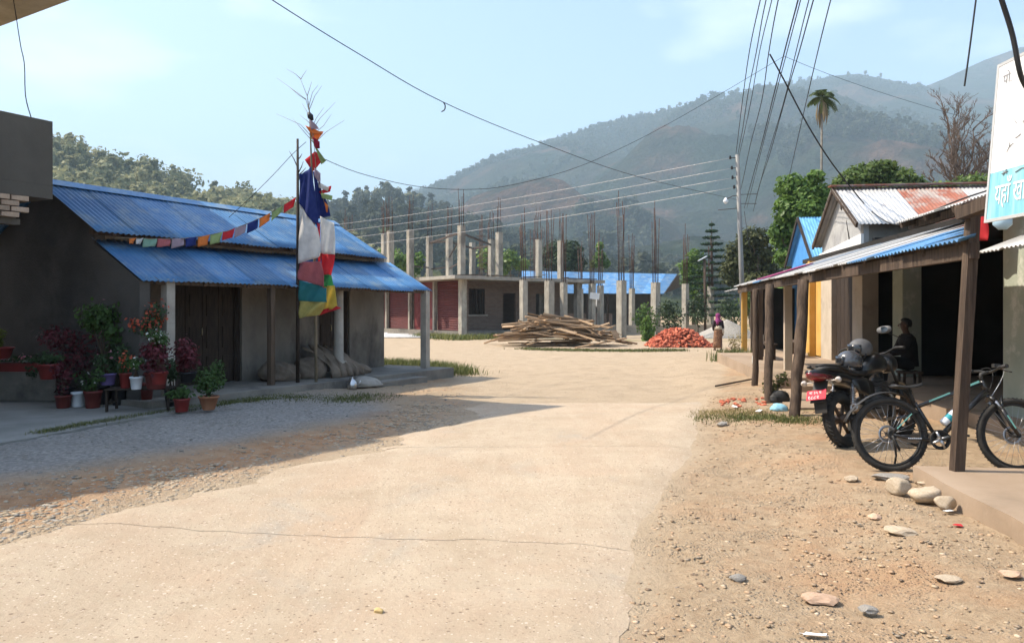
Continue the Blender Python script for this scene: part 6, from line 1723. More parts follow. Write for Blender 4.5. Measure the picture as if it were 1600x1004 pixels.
# ================================================================== trees and shrubs
m_bark = pbr('bark', (.085, .065, .045), (.16, .13, .10), 3, .95, bump=.6, bscale=14, stretch=(3, 3, .7))
m_barkp = pbr('pale_bark', (.22, .20, .17), (.34, .31, .27), 4, .9, bump=.3, bscale=12)
lf_mango = leafmat('mango_leaves', (.03, .065, .015), (.19, .27, .065), .35, .45)
lf_bright = leafmat('bright_leaves', (.03, .075, .015), (.17, .27, .06), .4, .45)
lf_deep = leafmat('deep_leaves', (.012, .03, .010), (.055, .085, .03), .25, .5)
lf_olive = leafmat('olive_leaves', (.03, .045, .015), (.12, .13, .05), .3, .6)
lf_palm = leafmat('palm_fronds', (.035, .06, .02), (.11, .15, .05), .3, .6)
lf_dry = leafmat('dry_fronds', (.16, .12, .07), (.30, .24, .15), .3, .8)
lf_needle = leafmat('needle_leaves', (.012, .035, .018), (.045, .09, .035), .2, .6)
def tree(name, label, base, H_, blobs, n, leaf, mat, seed, tr=.18, bark=None, group=None, aspect=.55, shell=.5, trunk_h=.45):
    """tapered trunk with limbs into each leaf mass; blobs in metres from the base"""
    t = thing(name, label, 'tree' if group != 'shrubs' else 'shrub', base, 0, group)
    b_ = MB(True); r = random.Random(seed)
    k = [Vector((0, 0, -.2)), Vector((r.uniform(-.1, .1), r.uniform(-.1, .1), H_ * trunk_h * .5)), Vector((r.uniform(-.2, .2), r.uniform(-.2, .2), H_ * trunk_h)), Vector((r.uniform(-.2, .2), r.uniform(-.2, .2), H_ * .72))]
    b_.tube(k, [tr * 1.25, tr, tr * .75, tr * .3], 9)
    for bl in blobs:
        e = Vector(bl[:3]); s_ = k[1].lerp(k[2], r.uniform(.4, 1.0))
        b_.tube([s_, s_.lerp(e, .5) + Vector((0, 0, .15)), e, e + Vector((r.uniform(-.5, .5) * bl[3], r.uniform(-.5, .5) * bl[3], bl[5] * .6))], [tr * .5, tr * .35, tr * .2, tr * .08], 6)
    b_.build('trunk', bark or m_bark, t, world=False)
    link('crown', leaf_mesh('crown', leaf_cloud(blobs, n, leaf, seed, aspect=aspect, shell=shell)), mat, t)
    return t
def blobs_px(pts, d, base, depth=.8, seed=0):
    """[(u, v, ru, rv)] leaf masses seen at depth d -> ellipsoids about base"""
    r = random.Random(seed); out_ = []
    for u, v, ru, rv in pts:
        q = P(u, v, d); k = d / FPX
        out_.append((q.x - base[0], r.uniform(-.6, .6) * ru * k * depth, q.z - base[2], ru * k, ru * k * depth, rv * k))
    return out_
def gb(u, d): 
    q = P(u, 500, d); return Vector((q.x, d, gz(q.x, d)))
# big-leaved tree right of the utility pole
bs = gb(1255, 34)
tree('broadleaf_tree', 'bushy bright green big-leaved tree behind the blue gable', bs, 7.5, blobs_px([(1240, 290, 26, 20), (1268, 300, 26, 24), (1225, 330, 20, 22), (1255, 335, 32, 28), (1230, 375, 22, 25), (1262, 375, 30, 25), (1288, 340, 18, 30), (1215, 360, 14, 16), (1275, 275, 14, 10), (1240, 400, 30, 20), (1295, 310, 16, 22), (1300, 335, 14, 20), (1252, 310, 24, 22), (1246, 355, 30, 24)], 34, bs, seed=2), 7500, .27, lf_bright, 12, tr=.2)
bs = gb(1350, 38)
tree('mango_tree', 'dark dense mango tree rising behind the rusty tin roof', bs, 8.5, blobs_px([(1330, 285, 28, 18), (1365, 272, 30, 20), (1400, 280, 30, 18), (1430, 290, 24, 14), (1345, 310, 30, 20), (1390, 305, 36, 18), (1310, 300, 18, 20), (1440, 305, 30, 16), (1300, 322, 16, 18), (1380, 262, 20, 12), (1345, 270, 20, 14)], 38, bs, seed=3), 7500, .24, lf_mango, 13, tr=.25)
bs = gb(1500, 40)
tree('mango_tree', 'low spreading mango tree below the bare tree, near the signboard', bs, 7.6, blobs_px([(1470, 300, 30, 16), (1505, 292, 30, 16), (1540, 288, 28, 18), (1575, 285, 30, 18), (1490, 315, 30, 16), (1550, 315, 40, 20), (1620, 290, 40, 26)], 40, bs, seed=4), 4200, .26, lf_mango, 14, tr=.25)
bs = gb(1178, 44)
tree('broadleaf_tree', 'dark rounded tree just behind the utility pole', bs, 6.5, blobs_px([(1178, 372, 26, 18), (1155, 395, 22, 22), (1195, 395, 22, 22), (1175, 415, 34, 24), (1145, 425, 18, 24), (1205, 430, 18, 26), (1180, 450, 30, 26)], 44, bs, seed=5), 4800, .26, lf_olive, 15, tr=.2)
bs = gb(1084, 58)
tree('broadleaf_tree', 'small bright green tree left of the monkey puzzle tree', bs, 6, blobs_px([(1086, 400, 14, 12), (1074, 418, 14, 14), (1092, 420, 14, 18), (1080, 440, 18, 18), (1090, 455, 18, 18)], 58, bs, seed=6), 1800, .28, lf_bright, 16, tr=.14)
bs = gb(880, 92)
tree('broadleaf_tree', 'dark rounded tree behind the blue shed, between bare columns', bs, 10, blobs_px([(868, 392, 20, 16), (892, 390, 18, 14), (855, 405, 14, 14), (880, 410, 28, 16), (905, 408, 12, 16)], 92, bs, seed=7), 2600, .45, lf_deep, 17, tr=.25)
bs = gb(803, 90)
tree('broadleaf_tree', 'round green tree seen between the upper bare columns', bs, 8, blobs_px([(795, 405, 16, 16), (815, 412, 14, 10), (760, 405, 14, 18), (780, 418, 20, 12)], 90, bs, seed=8), 1600, .42, lf_mango, 18, tr=.2)
bs = gb(628, 80)
tree('broadleaf_tree', 'green tree filling the gap right of the blue house roof', bs, 7, blobs_px([(615, 405, 18, 16), (632, 412, 16, 14), (648, 418, 14, 12), (600, 400, 12, 14), (655, 405, 10, 12)], 80, bs, seed=9), 1500, .4, lf_bright, 19, tr=.18)
bs = gb(935, 84)
tree('papaya_tree', 'thin open-crowned tree rising above the blue shed roof', bs, 8, blobs_px([(938, 402, 10, 10), (930, 412, 8, 6), (946, 412, 8, 6), (937, 385, 6, 7)], 84, bs, seed=10), 420, .5, lf_bright, 20, tr=.09, trunk_h=.7)
# hedge shrubs and the rose bush
for k, (u, v, d, wpx, lb, lf) in enumerate(((1048, 488, 47, 24, 'dark green hedge shrub between the two right-hand columns', lf_deep), (1010, 495, 43, 22, 'pale flowering bush right of the largest column', lf_bright), (1090, 480, 50, 20, 'dark hedge shrub left of the lamp post', lf_deep), (1012, 515, 40, 12, 'small leafy bush at the left of the brick heap', lf_bright), (1140, 485, 50, 26, 'dark shrub at the foot of the monkey puzzle tree', lf_deep), (1175, 470, 40, 22, 'green shrub beyond the end of the porch row', lf_mango), (1218, 470, 30, 24, 'leafy green shrub seen between the porch posts', lf_bright))):
    bs = gb(u, d); r_ = 5
    tree('shrub', lb, bs, 2.2, blobs_px([(u - wpx * .4, v, wpx * .6, 16), (u + wpx * .4, v + 4, wpx * .6, 14), (u, v - 10, wpx * .55, 13), (u, v + 16, wpx * .8, 12)], d, bs, seed=k), 900, .16, lf, 40 + k, tr=.04, group='shrubs', shell=.3)
# monkey puzzle (tiered araucaria)
bs = gb(1112, 56)
t = thing('araucaria_tree', 'tiered dark conifer with flat whorls behind the walking woman', 'tree', bs)
Ht = CH + (HV - 345) / FPX * 56
MB(True).tube([(0, 0, -.2), (.03, 0, Ht * .5), (0, 0, Ht)], [.16, .1, .015], 8).build('trunk', m_bark, t, world=False)
cl = []; brm = MB(True); ra = np.random.default_rng(3)
for k in range(15):
    f = k / 14; z = 1.2 + (Ht - 1.5) * f; rad = 2.2 * (1 - f) ** .8 + .12
    for j in range(7):
        a = 2 * math.pi * (j + .5 * (k % 2)) / 7 + ra.uniform(-.1, .1); c_, s_ = math.cos(a), math.sin(a)
        brm.tube([(0, 0, z), (c_ * rad * .55, s_ * rad * .55, z - .02), (c_ * rad, s_ * rad, z + .12 * (1 - f) + .05)], [.03 * (1 - f) + .012, .02, .006], 5)
        bl = [(c_ * rad * q, s_ * rad * q, z + .02 + .10 * q * (1 - f), .16 * (1.2 - f) + .05, .16 * (1.2 - f) + .05, .045) for q in (.35, .55, .75, .95)]
        cl.append(leaf_cloud(bl, 120, .20, k * 10 + j, aspect=.35, shell=.2))
brm.build('branch_whorls', m_bark, t, world=False)['kind'] = 'stuff'
link('crown', leaf_mesh('crown', *cl), lf_needle, t)
# areca palm
bs = gb(1283, 40)
t = thing('areca_palm', 'very tall slim palm with a small drooping crown', 'palm', bs)
top = P(1284, 178, 40) - bs; top.y = 0
MB(True).tube([(0, 0, -.2), (0.03, 0, top.z * .3), (top.x * .5, 0, top.z * .6), (top.x, 0, top.z)], [.10, .075, .065, .055], 9).build('trunk', pbr('palm_bark', (.13, .12, .10), (.2, .185, .16), 4, .9), t, world=False)
MB(True).tube([top, top + Vector((0, 0, .9))], [.085, .06], 9).build('crownshaft', pbr('palm_sheath', (.12, .16, .06), (.2, .22, .09)), t, world=False)
for k in range(9):
    a = k * 2.4; el = (.95, .5, .75, .2, .9, .4, .65, 1.15, .3)[k]; L_ = random.uniform(1.0, 1.3); c_, s_ = math.cos(a), math.sin(a)
    pth = []; 
    for i in range(9):
        f = i / 8; r_ = L_ * f * math.cos(el) * (1 - .15 * f); z = L_ * (f * math.sin(el) - (.75 + .3 * math.cos(el)) * f * f * .8)
        pth.append(top + Vector((c_ * r_, s_ * r_, .85 + z)))
    fr = MB(True).tube(pth, [.02 - .002 * i for i in range(9)], 5).build('frond', lf_palm, t, world=False)
    V, F_, T = [], [], []
    for i in range(2, 17):
        f = i / 17; q = pth[int(f * 8)].lerp(pth[min(8, int(f * 8) + 1)], f * 8 % 1); tn = (pth[min(8, int(f * 8) + 1)] - pth[int(f * 8)]).normalized()
        sd_ = tn.cross(Vector((0, 0, 1))).normalized(); 
        for sg in (-1, 1):
            ln_ = .42 * (1 - abs(f - .45) * 1.1); tip = q + sd_ * sg * ln_ * .8 + tn * ln_ * .5 - Vector((0, 0, ln_ * .35)); wv_ = tn * .035
            n0 = len(V); V += [q - wv_, q + wv_, (q + tip) / 2 + wv_ * 1.2, tip, (q + tip) / 2 - wv_ * 1.2]; F_.append((n0, n0 + 1, n0 + 2, n0 + 4)); F_.append((n0 + 4, n0 + 2, n0 + 3, n0 + 3)); T += [random.random()] * 5
    mm = bpy.data.meshes.new('leaflets'); mm.from_pydata([tuple(v) for v in V], [], [f_ if len(set(f_)) == 4 else f_[:3] for f_ in F_]); add_attr(mm, 'tint', T)
    link('leaflets', mm, lf_palm, fr)['kind'] = 'stuff'
for k in range(4):
    a = k * 1.6; c_, s_ = math.cos(a), math.sin(a); pth = [top + Vector((0, 0, .75)), top + Vector((c_ * .22, s_ * .22, .5)), top + Vector((c_ * .28, s_ * .28, -.1)), top + Vector((c_ * .22, s_ * .22, -.45 - .25 * random.random()))]
    o = MB(True).tube(pth, [.03, .05, .10, .015], 6, flat=.35).build('dead_frond', lf_dry, t, world=False)
    add_attr(o.data, 'tint', [random.random()] * len(o.data.vertices))
# bare tree
bs = gb(1508, 50)
t = thing('bare_tree', 'leafless grey-brown tree with fine branches left of the signboard', 'tree', bs)
b_ = MB(True); rb2 = random.Random(8)
def limb(p, e, r_, lev):
    """crooked limb from p to e that throws off finer twigs"""
    ln_ = (e - p).length; pts = [p]
    for i in range(1, 5): pts.append(p.lerp(e, i / 5) + Vector((rb2.uniform(-.06, .06), rb2.uniform(-.06, .06), rb2.uniform(-.03, .06))) * ln_)
    pts.append(e); b_.tube(pts, [max(.012, r_ * (1 - .15 * i)) for i in range(6)], 6 if lev == 0 else 4)
    if lev == 3: return
    dirn = (e - p).normalized()
    for i in range((7, 6, 5)[lev]):
        s_ = pts[rb2.randint(1, 5)].lerp(pts[rb2.randint(2, 5)], .5) if lev else pts[1 + i % 5]
        dd = (dirn * .8 + Vector((rb2.uniform(-.9, .9), rb2.uniform(-.9, .9), rb2.uniform(-.1, .7)))).normalized()
        limb(s_, s_ + dd * ln_ * rb2.uniform(.28, .5), max(.012, r_ * .45), lev + 1)
fork = P(1505, 318, 50) - bs; fork.y = 0
b_.tube([Vector((0, 0, -.2)), fork * .5 + Vector((.1, 0, 0)), fork], [.34, .27, .22], 9)
for u, v in ((1456, 250), (1472, 212), (1492, 192), (1512, 186), (1532, 198), (1548, 222), (1468, 282), (1545, 268), (1500, 230), (1575, 240)):
    e = P(u, v, 50) - bs; e.y = rb2.uniform(-1.6, 1.6); limb(fork, e, .11, 0)
b_.build('trunk', pbr('grey_bark', (.10, .072, .055), (.16, .12, .095), 4, .95), t, world=False)
# ================================================================== people
m_skin = pbr('skin', (.13, .07, .045), (.17, .095, .06), 8, .6)
m_hair = pbr('black_hair', (.008, .007, .007), (.018, .016, .014), 30, .5, stretch=(1, 1, .2))
def body(name, J, E, parent, mat, root='pelvis', sub=2):
    """one continuous skinned figure: joints {name: (x, y, z, radius)}"""
    names = list(J); ix = {n: i for i, n in enumerate(names)}
    me = bpy.data.meshes.new(name); me.from_pydata([J[n][:3] for n in names], [(ix[a], ix[b]) for a, b in E], [])
    o = link(name, me, mat, parent)
    md = o.modifiers.new('skin', 'SKIN'); md.use_smooth_shade = True
    for n in names:
        s = me.skin_vertices[0].data[ix[n]]; r_ = J[n][3]; s.radius = (r_, r_) if not isinstance(r_, tuple) else r_; s.use_root = (n == root)
    sb_ = o.modifiers.new('sub', 'SUBSURF'); sb_.levels = sub; sb_.render_levels = sub
    return o
def hand(J, E, wrist, sgn, p, d, tag_):
    """palm and five fingers of unequal length, slightly curled; p wrist point, d pointing direction"""
    p = Vector(p); d = Vector(d).normalized(); sd_ = d.cross(Vector((0, 1, 0)))
    if sd_.length < .1: sd_ = d.cross(Vector((1, 0, 0)))
    sd_.normalize(); nrm = sd_.cross(d)
    J['palm' + tag_] = (*(p + d * .05), .026); E.append((wrist, 'palm' + tag_))
    for k, (o_, L_) in enumerate(((-.026, .058), (-.009, .070), (.009, .066), (.025, .052))):
        a = p + d * .088 + sd_ * o_; m_ = a + d * L_ * .5 + nrm * .006; e = a + d * L_ * .85 + nrm * .024
        J[f'f{k}a' + tag_] = (*a, .0095); J[f'f{k}b' + tag_] = (*m_, .009); J[f'f{k}c' + tag_] = (*e, .0075)
        E += [('palm' + tag_, f'f{k}a' + tag_), (f'f{k}a' + tag_, f'f{k}b' + tag_), (f'f{k}b' + tag_, f'f{k}c' + tag_)]
    a = p + d * .045 + sd_ * -.036 * sgn; e = a + d * .045 + sd_ * -.016 * sgn + nrm * .012
    J['ta' + tag_] = (*a, .0105); J['tb' + tag_] = (*e, .0085); E += [('palm' + tag_, 'ta' + tag_), ('ta' + tag_, 'tb' + tag_)]
def head_parts(t, c, fwd, r_=.1, mat=None):
    """ears, nose, eyes and mouth on a head centred at c facing fwd"""
    c = Vector(c); f = Vector(fwd).normalized(); s = f.cross(Vector((0, 0, 1))).normalized()
    mb = MB(True); mb.tube([c + f * r_ * .82 + Vector((0, 0, .02)), c + f * r_ * 1.12 - Vector((0, 0, .018)), c + f * r_ * .86 - Vector((0, 0, .024))], [.008, .014, .008], 8)
    for sg in (-1, 1): mb.tube([c + s * sg * r_ * .80 + Vector((0, 0, .02)), c + s * sg * r_ * .94, c + s * sg * r_ * .80 - Vector((0, 0, .03))], [.008, .016, .008], 6, flat=.6)
    mb.build('nose_and_ears', m_skin, t, world=False)
    ey = MB(True)
    for sg in (-1, 1): ey.lathe(c + f * r_ * .80 + s * sg * .032 + Vector((0, 0, .012)), [(.002, -.009), (.010, -.004), (.010, .004), (.002, .009)], 8)
    ey.build('eyes', m_hair, t, world=False)
    MB(True).tube([c + f * r_ * .84 - Vector((0, 0, .05)) + s * .022, c + f * r_ * .90 - Vector((0, 0, .05)), c + f * r_ * .84 - Vector((0, 0, .05)) - s * .022], [.003, .006, .003], 6).build('mouth', pbr('lips', (.16, .06, .05)), t, world=False)
def garment(rings, n=26, fold=0.0, nf=9, seed=0):
    """[(x, y, z, rx, ry, fold amount)] stacked ellipses"""
    V = []; Fq = []
    for i, (x, y, z, rx, ry, fo) in enumerate(rings):
        for j in range(n):
            a = 2 * math.pi * j / n; k = 1 + fo * math.sin(a * nf + seed + i * .35) + fo * .5 * math.sin(a * (nf // 2) + i * .6)
            V.append((x + rx * k * math.cos(a), y + ry * k * math.sin(a), z))
    for i in range(len(rings) - 1):
        for j in range(n): Fq.append((i * n + j, i * n + (j + 1) % n, (i + 1) * n + (j + 1) % n, (i + 1) * n + j))
    return V, Fq
# ---- woman walking away along the road
wp = G(1122, 547.5); wp.z = gz(wp.x, wp.y)
wo_ = thing('person', 'woman in purple headscarf, dark top and patterned long skirt walking by the bricks', 'person', wp); wo_.rotation_euler = (0, 0, R(8)); wo_.scale = (1, 1, 1)
J = {'pelvis': (0, 0, .82, .115), 'waist': (0, .0, .95, .10), 'chest': (0, .01, 1.10, .115), 'neck0': (0, .01, 1.22, .055), 'neck': (0, .02, 1.27, .042), 'head0': (0, .035, 1.33, .070), 'head': (0, .04, 1.40, .078), 'crown': (0, .03, 1.455, .050),
     'shR': (.15, 0, 1.17, .052), 'elR': (.205, -.02, .93, .036), 'wrR': (.225, .05, .72, .024), 'shL': (-.15, 0, 1.17, .052), 'elL': (-.20, .01, .94, .036), 'wrL': (-.13, .16, .82, .024),
     'hipR': (.08, 0, .78, .085), 'knR': (.085, -.06, .44, .055), 'anR': (.08, -.16, .09, .034), 'toR': (.085, -.05, .035, .030), 'hipL': (-.08, 0, .78, .085), 'knL': (-.08, .10, .45, .055), 'anL': (-.08, .10, .07, .034), 'toL': (-.085, .22, .032, .030)}
E = [('pelvis', 'waist'), ('waist', 'chest'), ('chest', 'neck0'), ('neck0', 'neck'), ('neck', 'head0'), ('head0', 'head'), ('head', 'crown'), ('chest', 'shR'), ('shR', 'elR'), ('elR', 'wrR'), ('chest', 'shL'), ('shL', 'elL'), ('elL', 'wrL'),
     ('pelvis', 'hipR'), ('hipR', 'knR'), ('knR', 'anR'), ('anR', 'toR'), ('pelvis', 'hipL'), ('hipL', 'knL'), ('knL', 'anL'), ('anL', 'toL')]
hand(J, E, 'wrR', 1, J['wrR'][:3], (.02, .05, -1), 'R'); hand(J, E, 'wrL', -1, J['wrL'][:3], (.6, .7, -.3), 'L')
body('body', J, E, wo_, m_skin)
head_parts(wo_, (0, .045, 1.39), (0, 1, 0), .085)
V, Fq = garment([(0, .04, .10, .185, .17, .10), (0, .03, .25, .18, .165, .09), (0, .02, .5, .17, .15, .07), (0, 0, .72, .165, .14, .04), (0, 0, .86, .145, .125, .02), (0, 0, .93, .125, .11, .0)], seed=2)
m_skirt = pbr('patterned_skirt', (.20, .085, .05), (.32, .20, .11), 22, .9, c3=(.10, .05, .035), c3scale=14, c3amt=.45)
b = MB(True); b.add(V, Fq); so_ = b.build('skirt', m_skirt, wo_, world=False); q = so_.modifiers.new('t', 'SOLIDIFY'); q.thickness = .006
V, Fq = garment([(0, 0, .84, .16, .14, .02), (0, 0, .90, .15, .135, .03), (0, 0, .99, .145, .13, .02)], seed=4)
b = MB(True); b.add(V, Fq); so_ = b.build('waist_wrap', pbr('cream_cloth', (.50, .42, .30), (.58, .5, .38), 10, .9), wo_, world=False); q = so_.modifiers.new('t', 'SOLIDIFY'); q.thickness = .008
m_top = pbr('dark_blouse', (.025, .018, .022), (.045, .03, .035), 10, .85)
V, Fq = garment([(0, 0, .94, .148, .128, .01), (0, .0, 1.05, .150, .130, .01), (0, .005, 1.14, .155, .125, 0), (0, .01, 1.20, .12, .10, 0), (0, .012, 1.25, .06, .06, 0)])
b = MB(True); b.add(V, Fq)
for s_ in ('R', 'L'): 
    sh_, el, wr = [Vector(J[k + s_][:3]) for k in ('sh', 'el', 'wr')]; b.tube([sh_ + Vector((0, 0, .03)), sh_, sh_.lerp(el, .5), el, el.lerp(wr, .5), wr], [.045, .066, .054, .047, .040, .033], 12)
b.build('blouse', m_top, wo_, world=False)
m_scarf = pbr('purple_scarf', (.16, .02, .10), (.26, .05, .16), 12, .85)
V, Fq = garment([(0, -.01, 1.16, .165, .13, .05), (0, 0, 1.23, .115, .105, .05), (0, .01, 1.29, .085, .088, .03), (0, .012, 1.36, .098, .095, .02), (0, .015, 1.43, .093, .095, .01), (0, .02, 1.48, .06, .065, 0), (0, .02, 1.495, .02, .02, 0)])
b = MB(True); b.add(V, Fq); b.tube([(-.06, -.11, 1.26), (-.08, -.15, 1.15), (-.09, -.145, 1.03)], [.03, .055, .04], 8, flat=.35); b.build('headscarf', m_scarf, wo_, world=False)
for s_ in ('R', 'L'):
    a = Vector(J['an' + s_][:3]); e = Vector(J['to' + s_][:3]); b = MB(True); b.tube([a + Vector((0, -.05, -.05)), a.lerp(e, .5) + Vector((0, 0, -.02)), e + Vector((0, .02, -.015))], [.035, .04, .034], 10, flat=.5); b.build('sandal', m_blackm, wo_, world=False)
bg_ = thing('bag', 'pale cloth bag hanging at the walking woman\'s right side', 'bag', wp + Vector((.17, -.02, .78)))
b = MB(True); loft(b, [(-.02, 0, 0, .07, .10), (.0, 0, 0, .08, .11), (.04, 0, -.005, .08, .11), (.06, 0, -.01, .06, .09)]); b.build('pouch', pbr('pale_bag_cloth', (.55, .48, .38), (.62, .55, .45), 10, .9), bg_, world=False)
b = MB(True); b.tube([(.02, .06, .1), (0, .03, .35), (-.08, 0, .45)], .008, 5); b.tube([(.02, -.06, .1), (0, -.05, .35), (-.08, 0, .45)], .008, 5); b.build('strap', m_top, bg_, world=False)
# ---- man sitting in the shade behind the motorcycle, facing the street
sp_ = P(1421, 600, 13.6)
sm2 = thing('person', 'seated man in dark clothes in the shade behind the motorcycle', 'person', (sp_.x, sp_.y, .26)); sm2.rotation_euler = (0, 0, R(172))
J = {'pelvis': (-.0, 0, .40, .13), 'waist': (-.01, 0, .58, .115), 'chest': (.03, 0, .78, .13), 'neck0': (.05, 0, .92, .062), 'neck': (.065, 0, .975, .048), 'head0': (.085, 0, 1.03, .070), 'head': (.08, 0, 1.105, .086), 'crown': (.07, 0, 1.16, .055),
     'shR': (.04, -.175, .87, .06), 'elR': (.16, -.23, .62, .043), 'wrR': (.38, -.16, .58, .030), 'shL': (.04, .175, .87, .06), 'elL': (.16, .23, .62, .043), 'wrL': (.38, .16, .58, .030),
     'hipR': (.06, -.10, .40, .095), 'knR': (.46, -.15, .46, .066), 'anR': (.48, -.14, .09, .042), 'toR': (.64, -.15, .035, .036), 'hipL': (.06, .10, .40, .095), 'knL': (.46, .15, .46, .066), 'anL': (.48, .14, .09, .042), 'toL': (.64, .15, .035, .036)}
E = [('pelvis', 'waist'), ('waist', 'chest'), ('chest', 'neck0'), ('neck0', 'neck'), ('neck', 'head0'), ('head0', 'head'), ('head', 'crown'), ('chest', 'shR'), ('shR', 'elR'), ('elR', 'wrR'), ('chest', 'shL'), ('shL', 'elL'), ('elL', 'wrL'),
     ('pelvis', 'hipR'), ('hipR', 'knR'), ('knR', 'anR'), ('anR', 'toR'), ('pelvis', 'hipL'), ('hipL', 'knL'), ('knL', 'anL'), ('anL', 'toL')]
hand(J, E, 'wrR', 1, J['wrR'][:3], (1, .1, -.35), 'R'); hand(J, E, 'wrL', -1, J['wrL'][:3], (1, -.1, -.35), 'L')
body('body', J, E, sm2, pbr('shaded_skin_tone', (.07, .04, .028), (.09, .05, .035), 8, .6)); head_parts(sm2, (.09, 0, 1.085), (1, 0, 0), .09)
m_jkt = pbr('dark_jacket', (.008, .007, .008), (.014, .012, .013), 8, .9); m_trs = pbr('dark_trousers', (.009, .009, .011), (.015, .015, .017), 8, .85)
V, Fq = garment([(0, 0, .36, .15, .17, .01), (0, 0, .55, .135, .16, .02), (.02, 0, .72, .145, .185, .01), (.04, 0, .86, .13, .19, 0), (.05, 0, .93, .08, .10, 0)])
b = MB(True); b.add(V, Fq)
for s_ in ('R', 'L'):
    sh_, el, wr = [Vector(J[k + s_][:3]) for k in ('sh', 'el', 'wr')]; b.tube([sh_ + Vector((0, 0, .03)), sh_, sh_.lerp(el, .5), el, el.lerp(wr, .5), wr], [.05, .076, .064, .058, .05, .042], 12)
b.build('jacket', m_jkt, sm2, world=False)
b = MB(True)
for s_ in ('R', 'L'):
    h_, k_, a_ = [Vector(J[q + s_][:3]) for q in ('hip', 'kn', 'an')]; b.tube([h_ - Vector((.08, 0, 0)), h_, h_.lerp(k_, .5), k_, k_.lerp(a_, .5), a_ + Vector((0, 0, .02))], [.10, .115, .10, .088, .075, .062], 12)
b.build('trousers', m_trs, sm2, world=False)
V, Fq = garment([(.06, 0, 1.05, .088, .088, .01), (.055, 0, 1.11, .098, .096, .02), (.06, 0, 1.17, .090, .088, .03), (.07, 0, 1.205, .05, .05, .02), (.07, 0, 1.212, .01, .01, 0)])
b = MB(True); b.add([(x if z > 1.13 else min(x, .075), y, z) for x, y, z in V], Fq); b.build('hair', m_hair, sm2, world=False)
for s_ in ('R', 'L'):
    a = Vector(J['an' + s_][:3]); e = Vector(J['to' + s_][:3]); b = MB(True); b.tube([a + Vector((-.05, 0, -.04)), a.lerp(e, .5) + Vector((0, 0, .0)), e + Vector((.02, 0, 0))], [.045, .05, .04], 10, flat=.75); b.build('shoe', m_blackm, sm2, world=False)
t = thing('stool', 'low wooden stool under the seated man', 'stool', (sp_.x, sp_.y, .26)); t.rotation_euler = (0, 0, R(172))
MB().box((0, 0, .25), (.34, .34, .04)).build('seat', m_timber, t, world=False)
for sx in (-1, 1):
    for sy in (-1, 1): MB().box((sx * .13, sy * .13, .115), (.04, .04, .229)).build('leg', m_timber, t, world=False)
# ================================================================== utility pole, lamp post and wires
pt0 = P(1152, 242, 31); pb0 = P(1163, 480, 31); pb0.z = -.2
up = thing('utility_pole', 'slim grey utility pole with four insulators and a street lamp', 'utility pole', (pb0.x, pb0.y, 0))
m_pole = pbr('galvanised_pole', (.17, .17, .165), (.25, .25, .24), 2, .6, metal=.2, stretch=(1, 1, .3))
MB(True).tube([pb0, pb0.lerp(pt0, .5), pt0], [.115, .10, .085], 10).build('pole', m_pole, up)
ins = []
for u, v in ((1141, 247), (1143.5, 263), (1144.5, 278), (1147, 293)):
    q = P(u, v, 31); ins.append(q); pr = P(1152 + (v - 242) * .046, v - 1, 31)
    MB(True).tube([pr, q], .018, 6).build('arm', m_steel, up)
    MB(True).lathe(q - Vector((0, 0, .05)), [(.02, 0), (.05, .02), (.03, .05), (.055, .07), (.03, .10), (.045, .12), (.02, .15)], 10).build('insulator', m_black, up)
la = P(1134, 314, 31); MB(True).tube([P(1155.5, 305, 31), P(1145, 306, 30.9), P(1136, 311, 30.8)], .016, 6).build('lamp_arm', m_steel, up)
MB(True).lathe(la, [(.02, .14), (.05, .11), (.10, .02), (.11, -.02), (.06, -.09), (.01, -.12)], 12).build('lamp_shade', m_whitepot, up)
for u0, v0, u1, v1 in ((1156, 304, 1183, 303), (1157, 325, 1122, 328), (1157, 318, 1182, 318)):
    MB(True).tube([P(u0, v0, 31), P(u1, v1, 31)], .014, 5).build('bracket', m_steel, up)
MB(True).tube([P(1163, 330, 30.9), P(1170, 380, 30.8), P(1176, 400, 30.8)], .012, 5).build('down_lead', m_black, up)
lp = P(1102, 505, 50); lt = P(1101, 405, 50)
t = thing('solar_lamp_post', 'thin dark post with a small tilted solar lamp near the hedge', 'lamp post', (lp.x, lp.y, 0))
MB(True).tube([(lp.x, lp.y, -.2), lt], .09, 8).build('post', m_timber, t)
MB().box(lt + Vector((-.14, 0, .05)), (.62, .35, .06), rot=Matrix.Rotation(-.5, 3, 'Y')).build('solar_panel', m_whitepot, t)
m_wire = pbr('black_wire', (.015, .015, .016), rough=.6); m_wire_l = pbr('bare_aluminium_wire', (.42, .42, .43), rough=.5, metal=.3)
def wire(label, pts, r_=.008, mat=None, group='overhead wires', n=5):
    """a wire through the given points, eased between them"""
    pts = [Vector(p) for p in pts]; out_ = []
    for i in range(len(pts) - 1):
        p0 = pts[max(i - 1, 0)]; p1 = pts[i]; p2 = pts[i + 1]; p3 = pts[min(i + 2, len(pts) - 1)]
        for k in range(6):
            s_ = k / 6; out_.append(.5 * ((2 * p1) + (p2 - p0) * s_ + (2 * p0 - 5 * p1 + 4 * p2 - p3) * s_ ** 2 + (3 * p1 - p0 - 3 * p2 + p3) * s_ ** 3))
    out_.append(pts[-1])
    o = MB(True).tube(out_, r_, n).build('wire', mat or m_wire); tag(o, label, 'wire', group); return o
ends = [(400, 364, 56), (400, 374, 56), (400, 385, 56), (400, 398, 56)]
nm = ('topmost', 'second', 'third', 'lowest')
for k, q in enumerate(ins):
    e = P(*ends[k]); mid = q.lerp(e, .5); mid.z -= .35
    wire(f'{nm[k]} of the four pale wires running left from the utility pole', [q, q.lerp(e, .25) - Vector((0, 0, .26)), mid, q.lerp(e, .75) - Vector((0, 0, .26)), e], .010, m_wire_l)
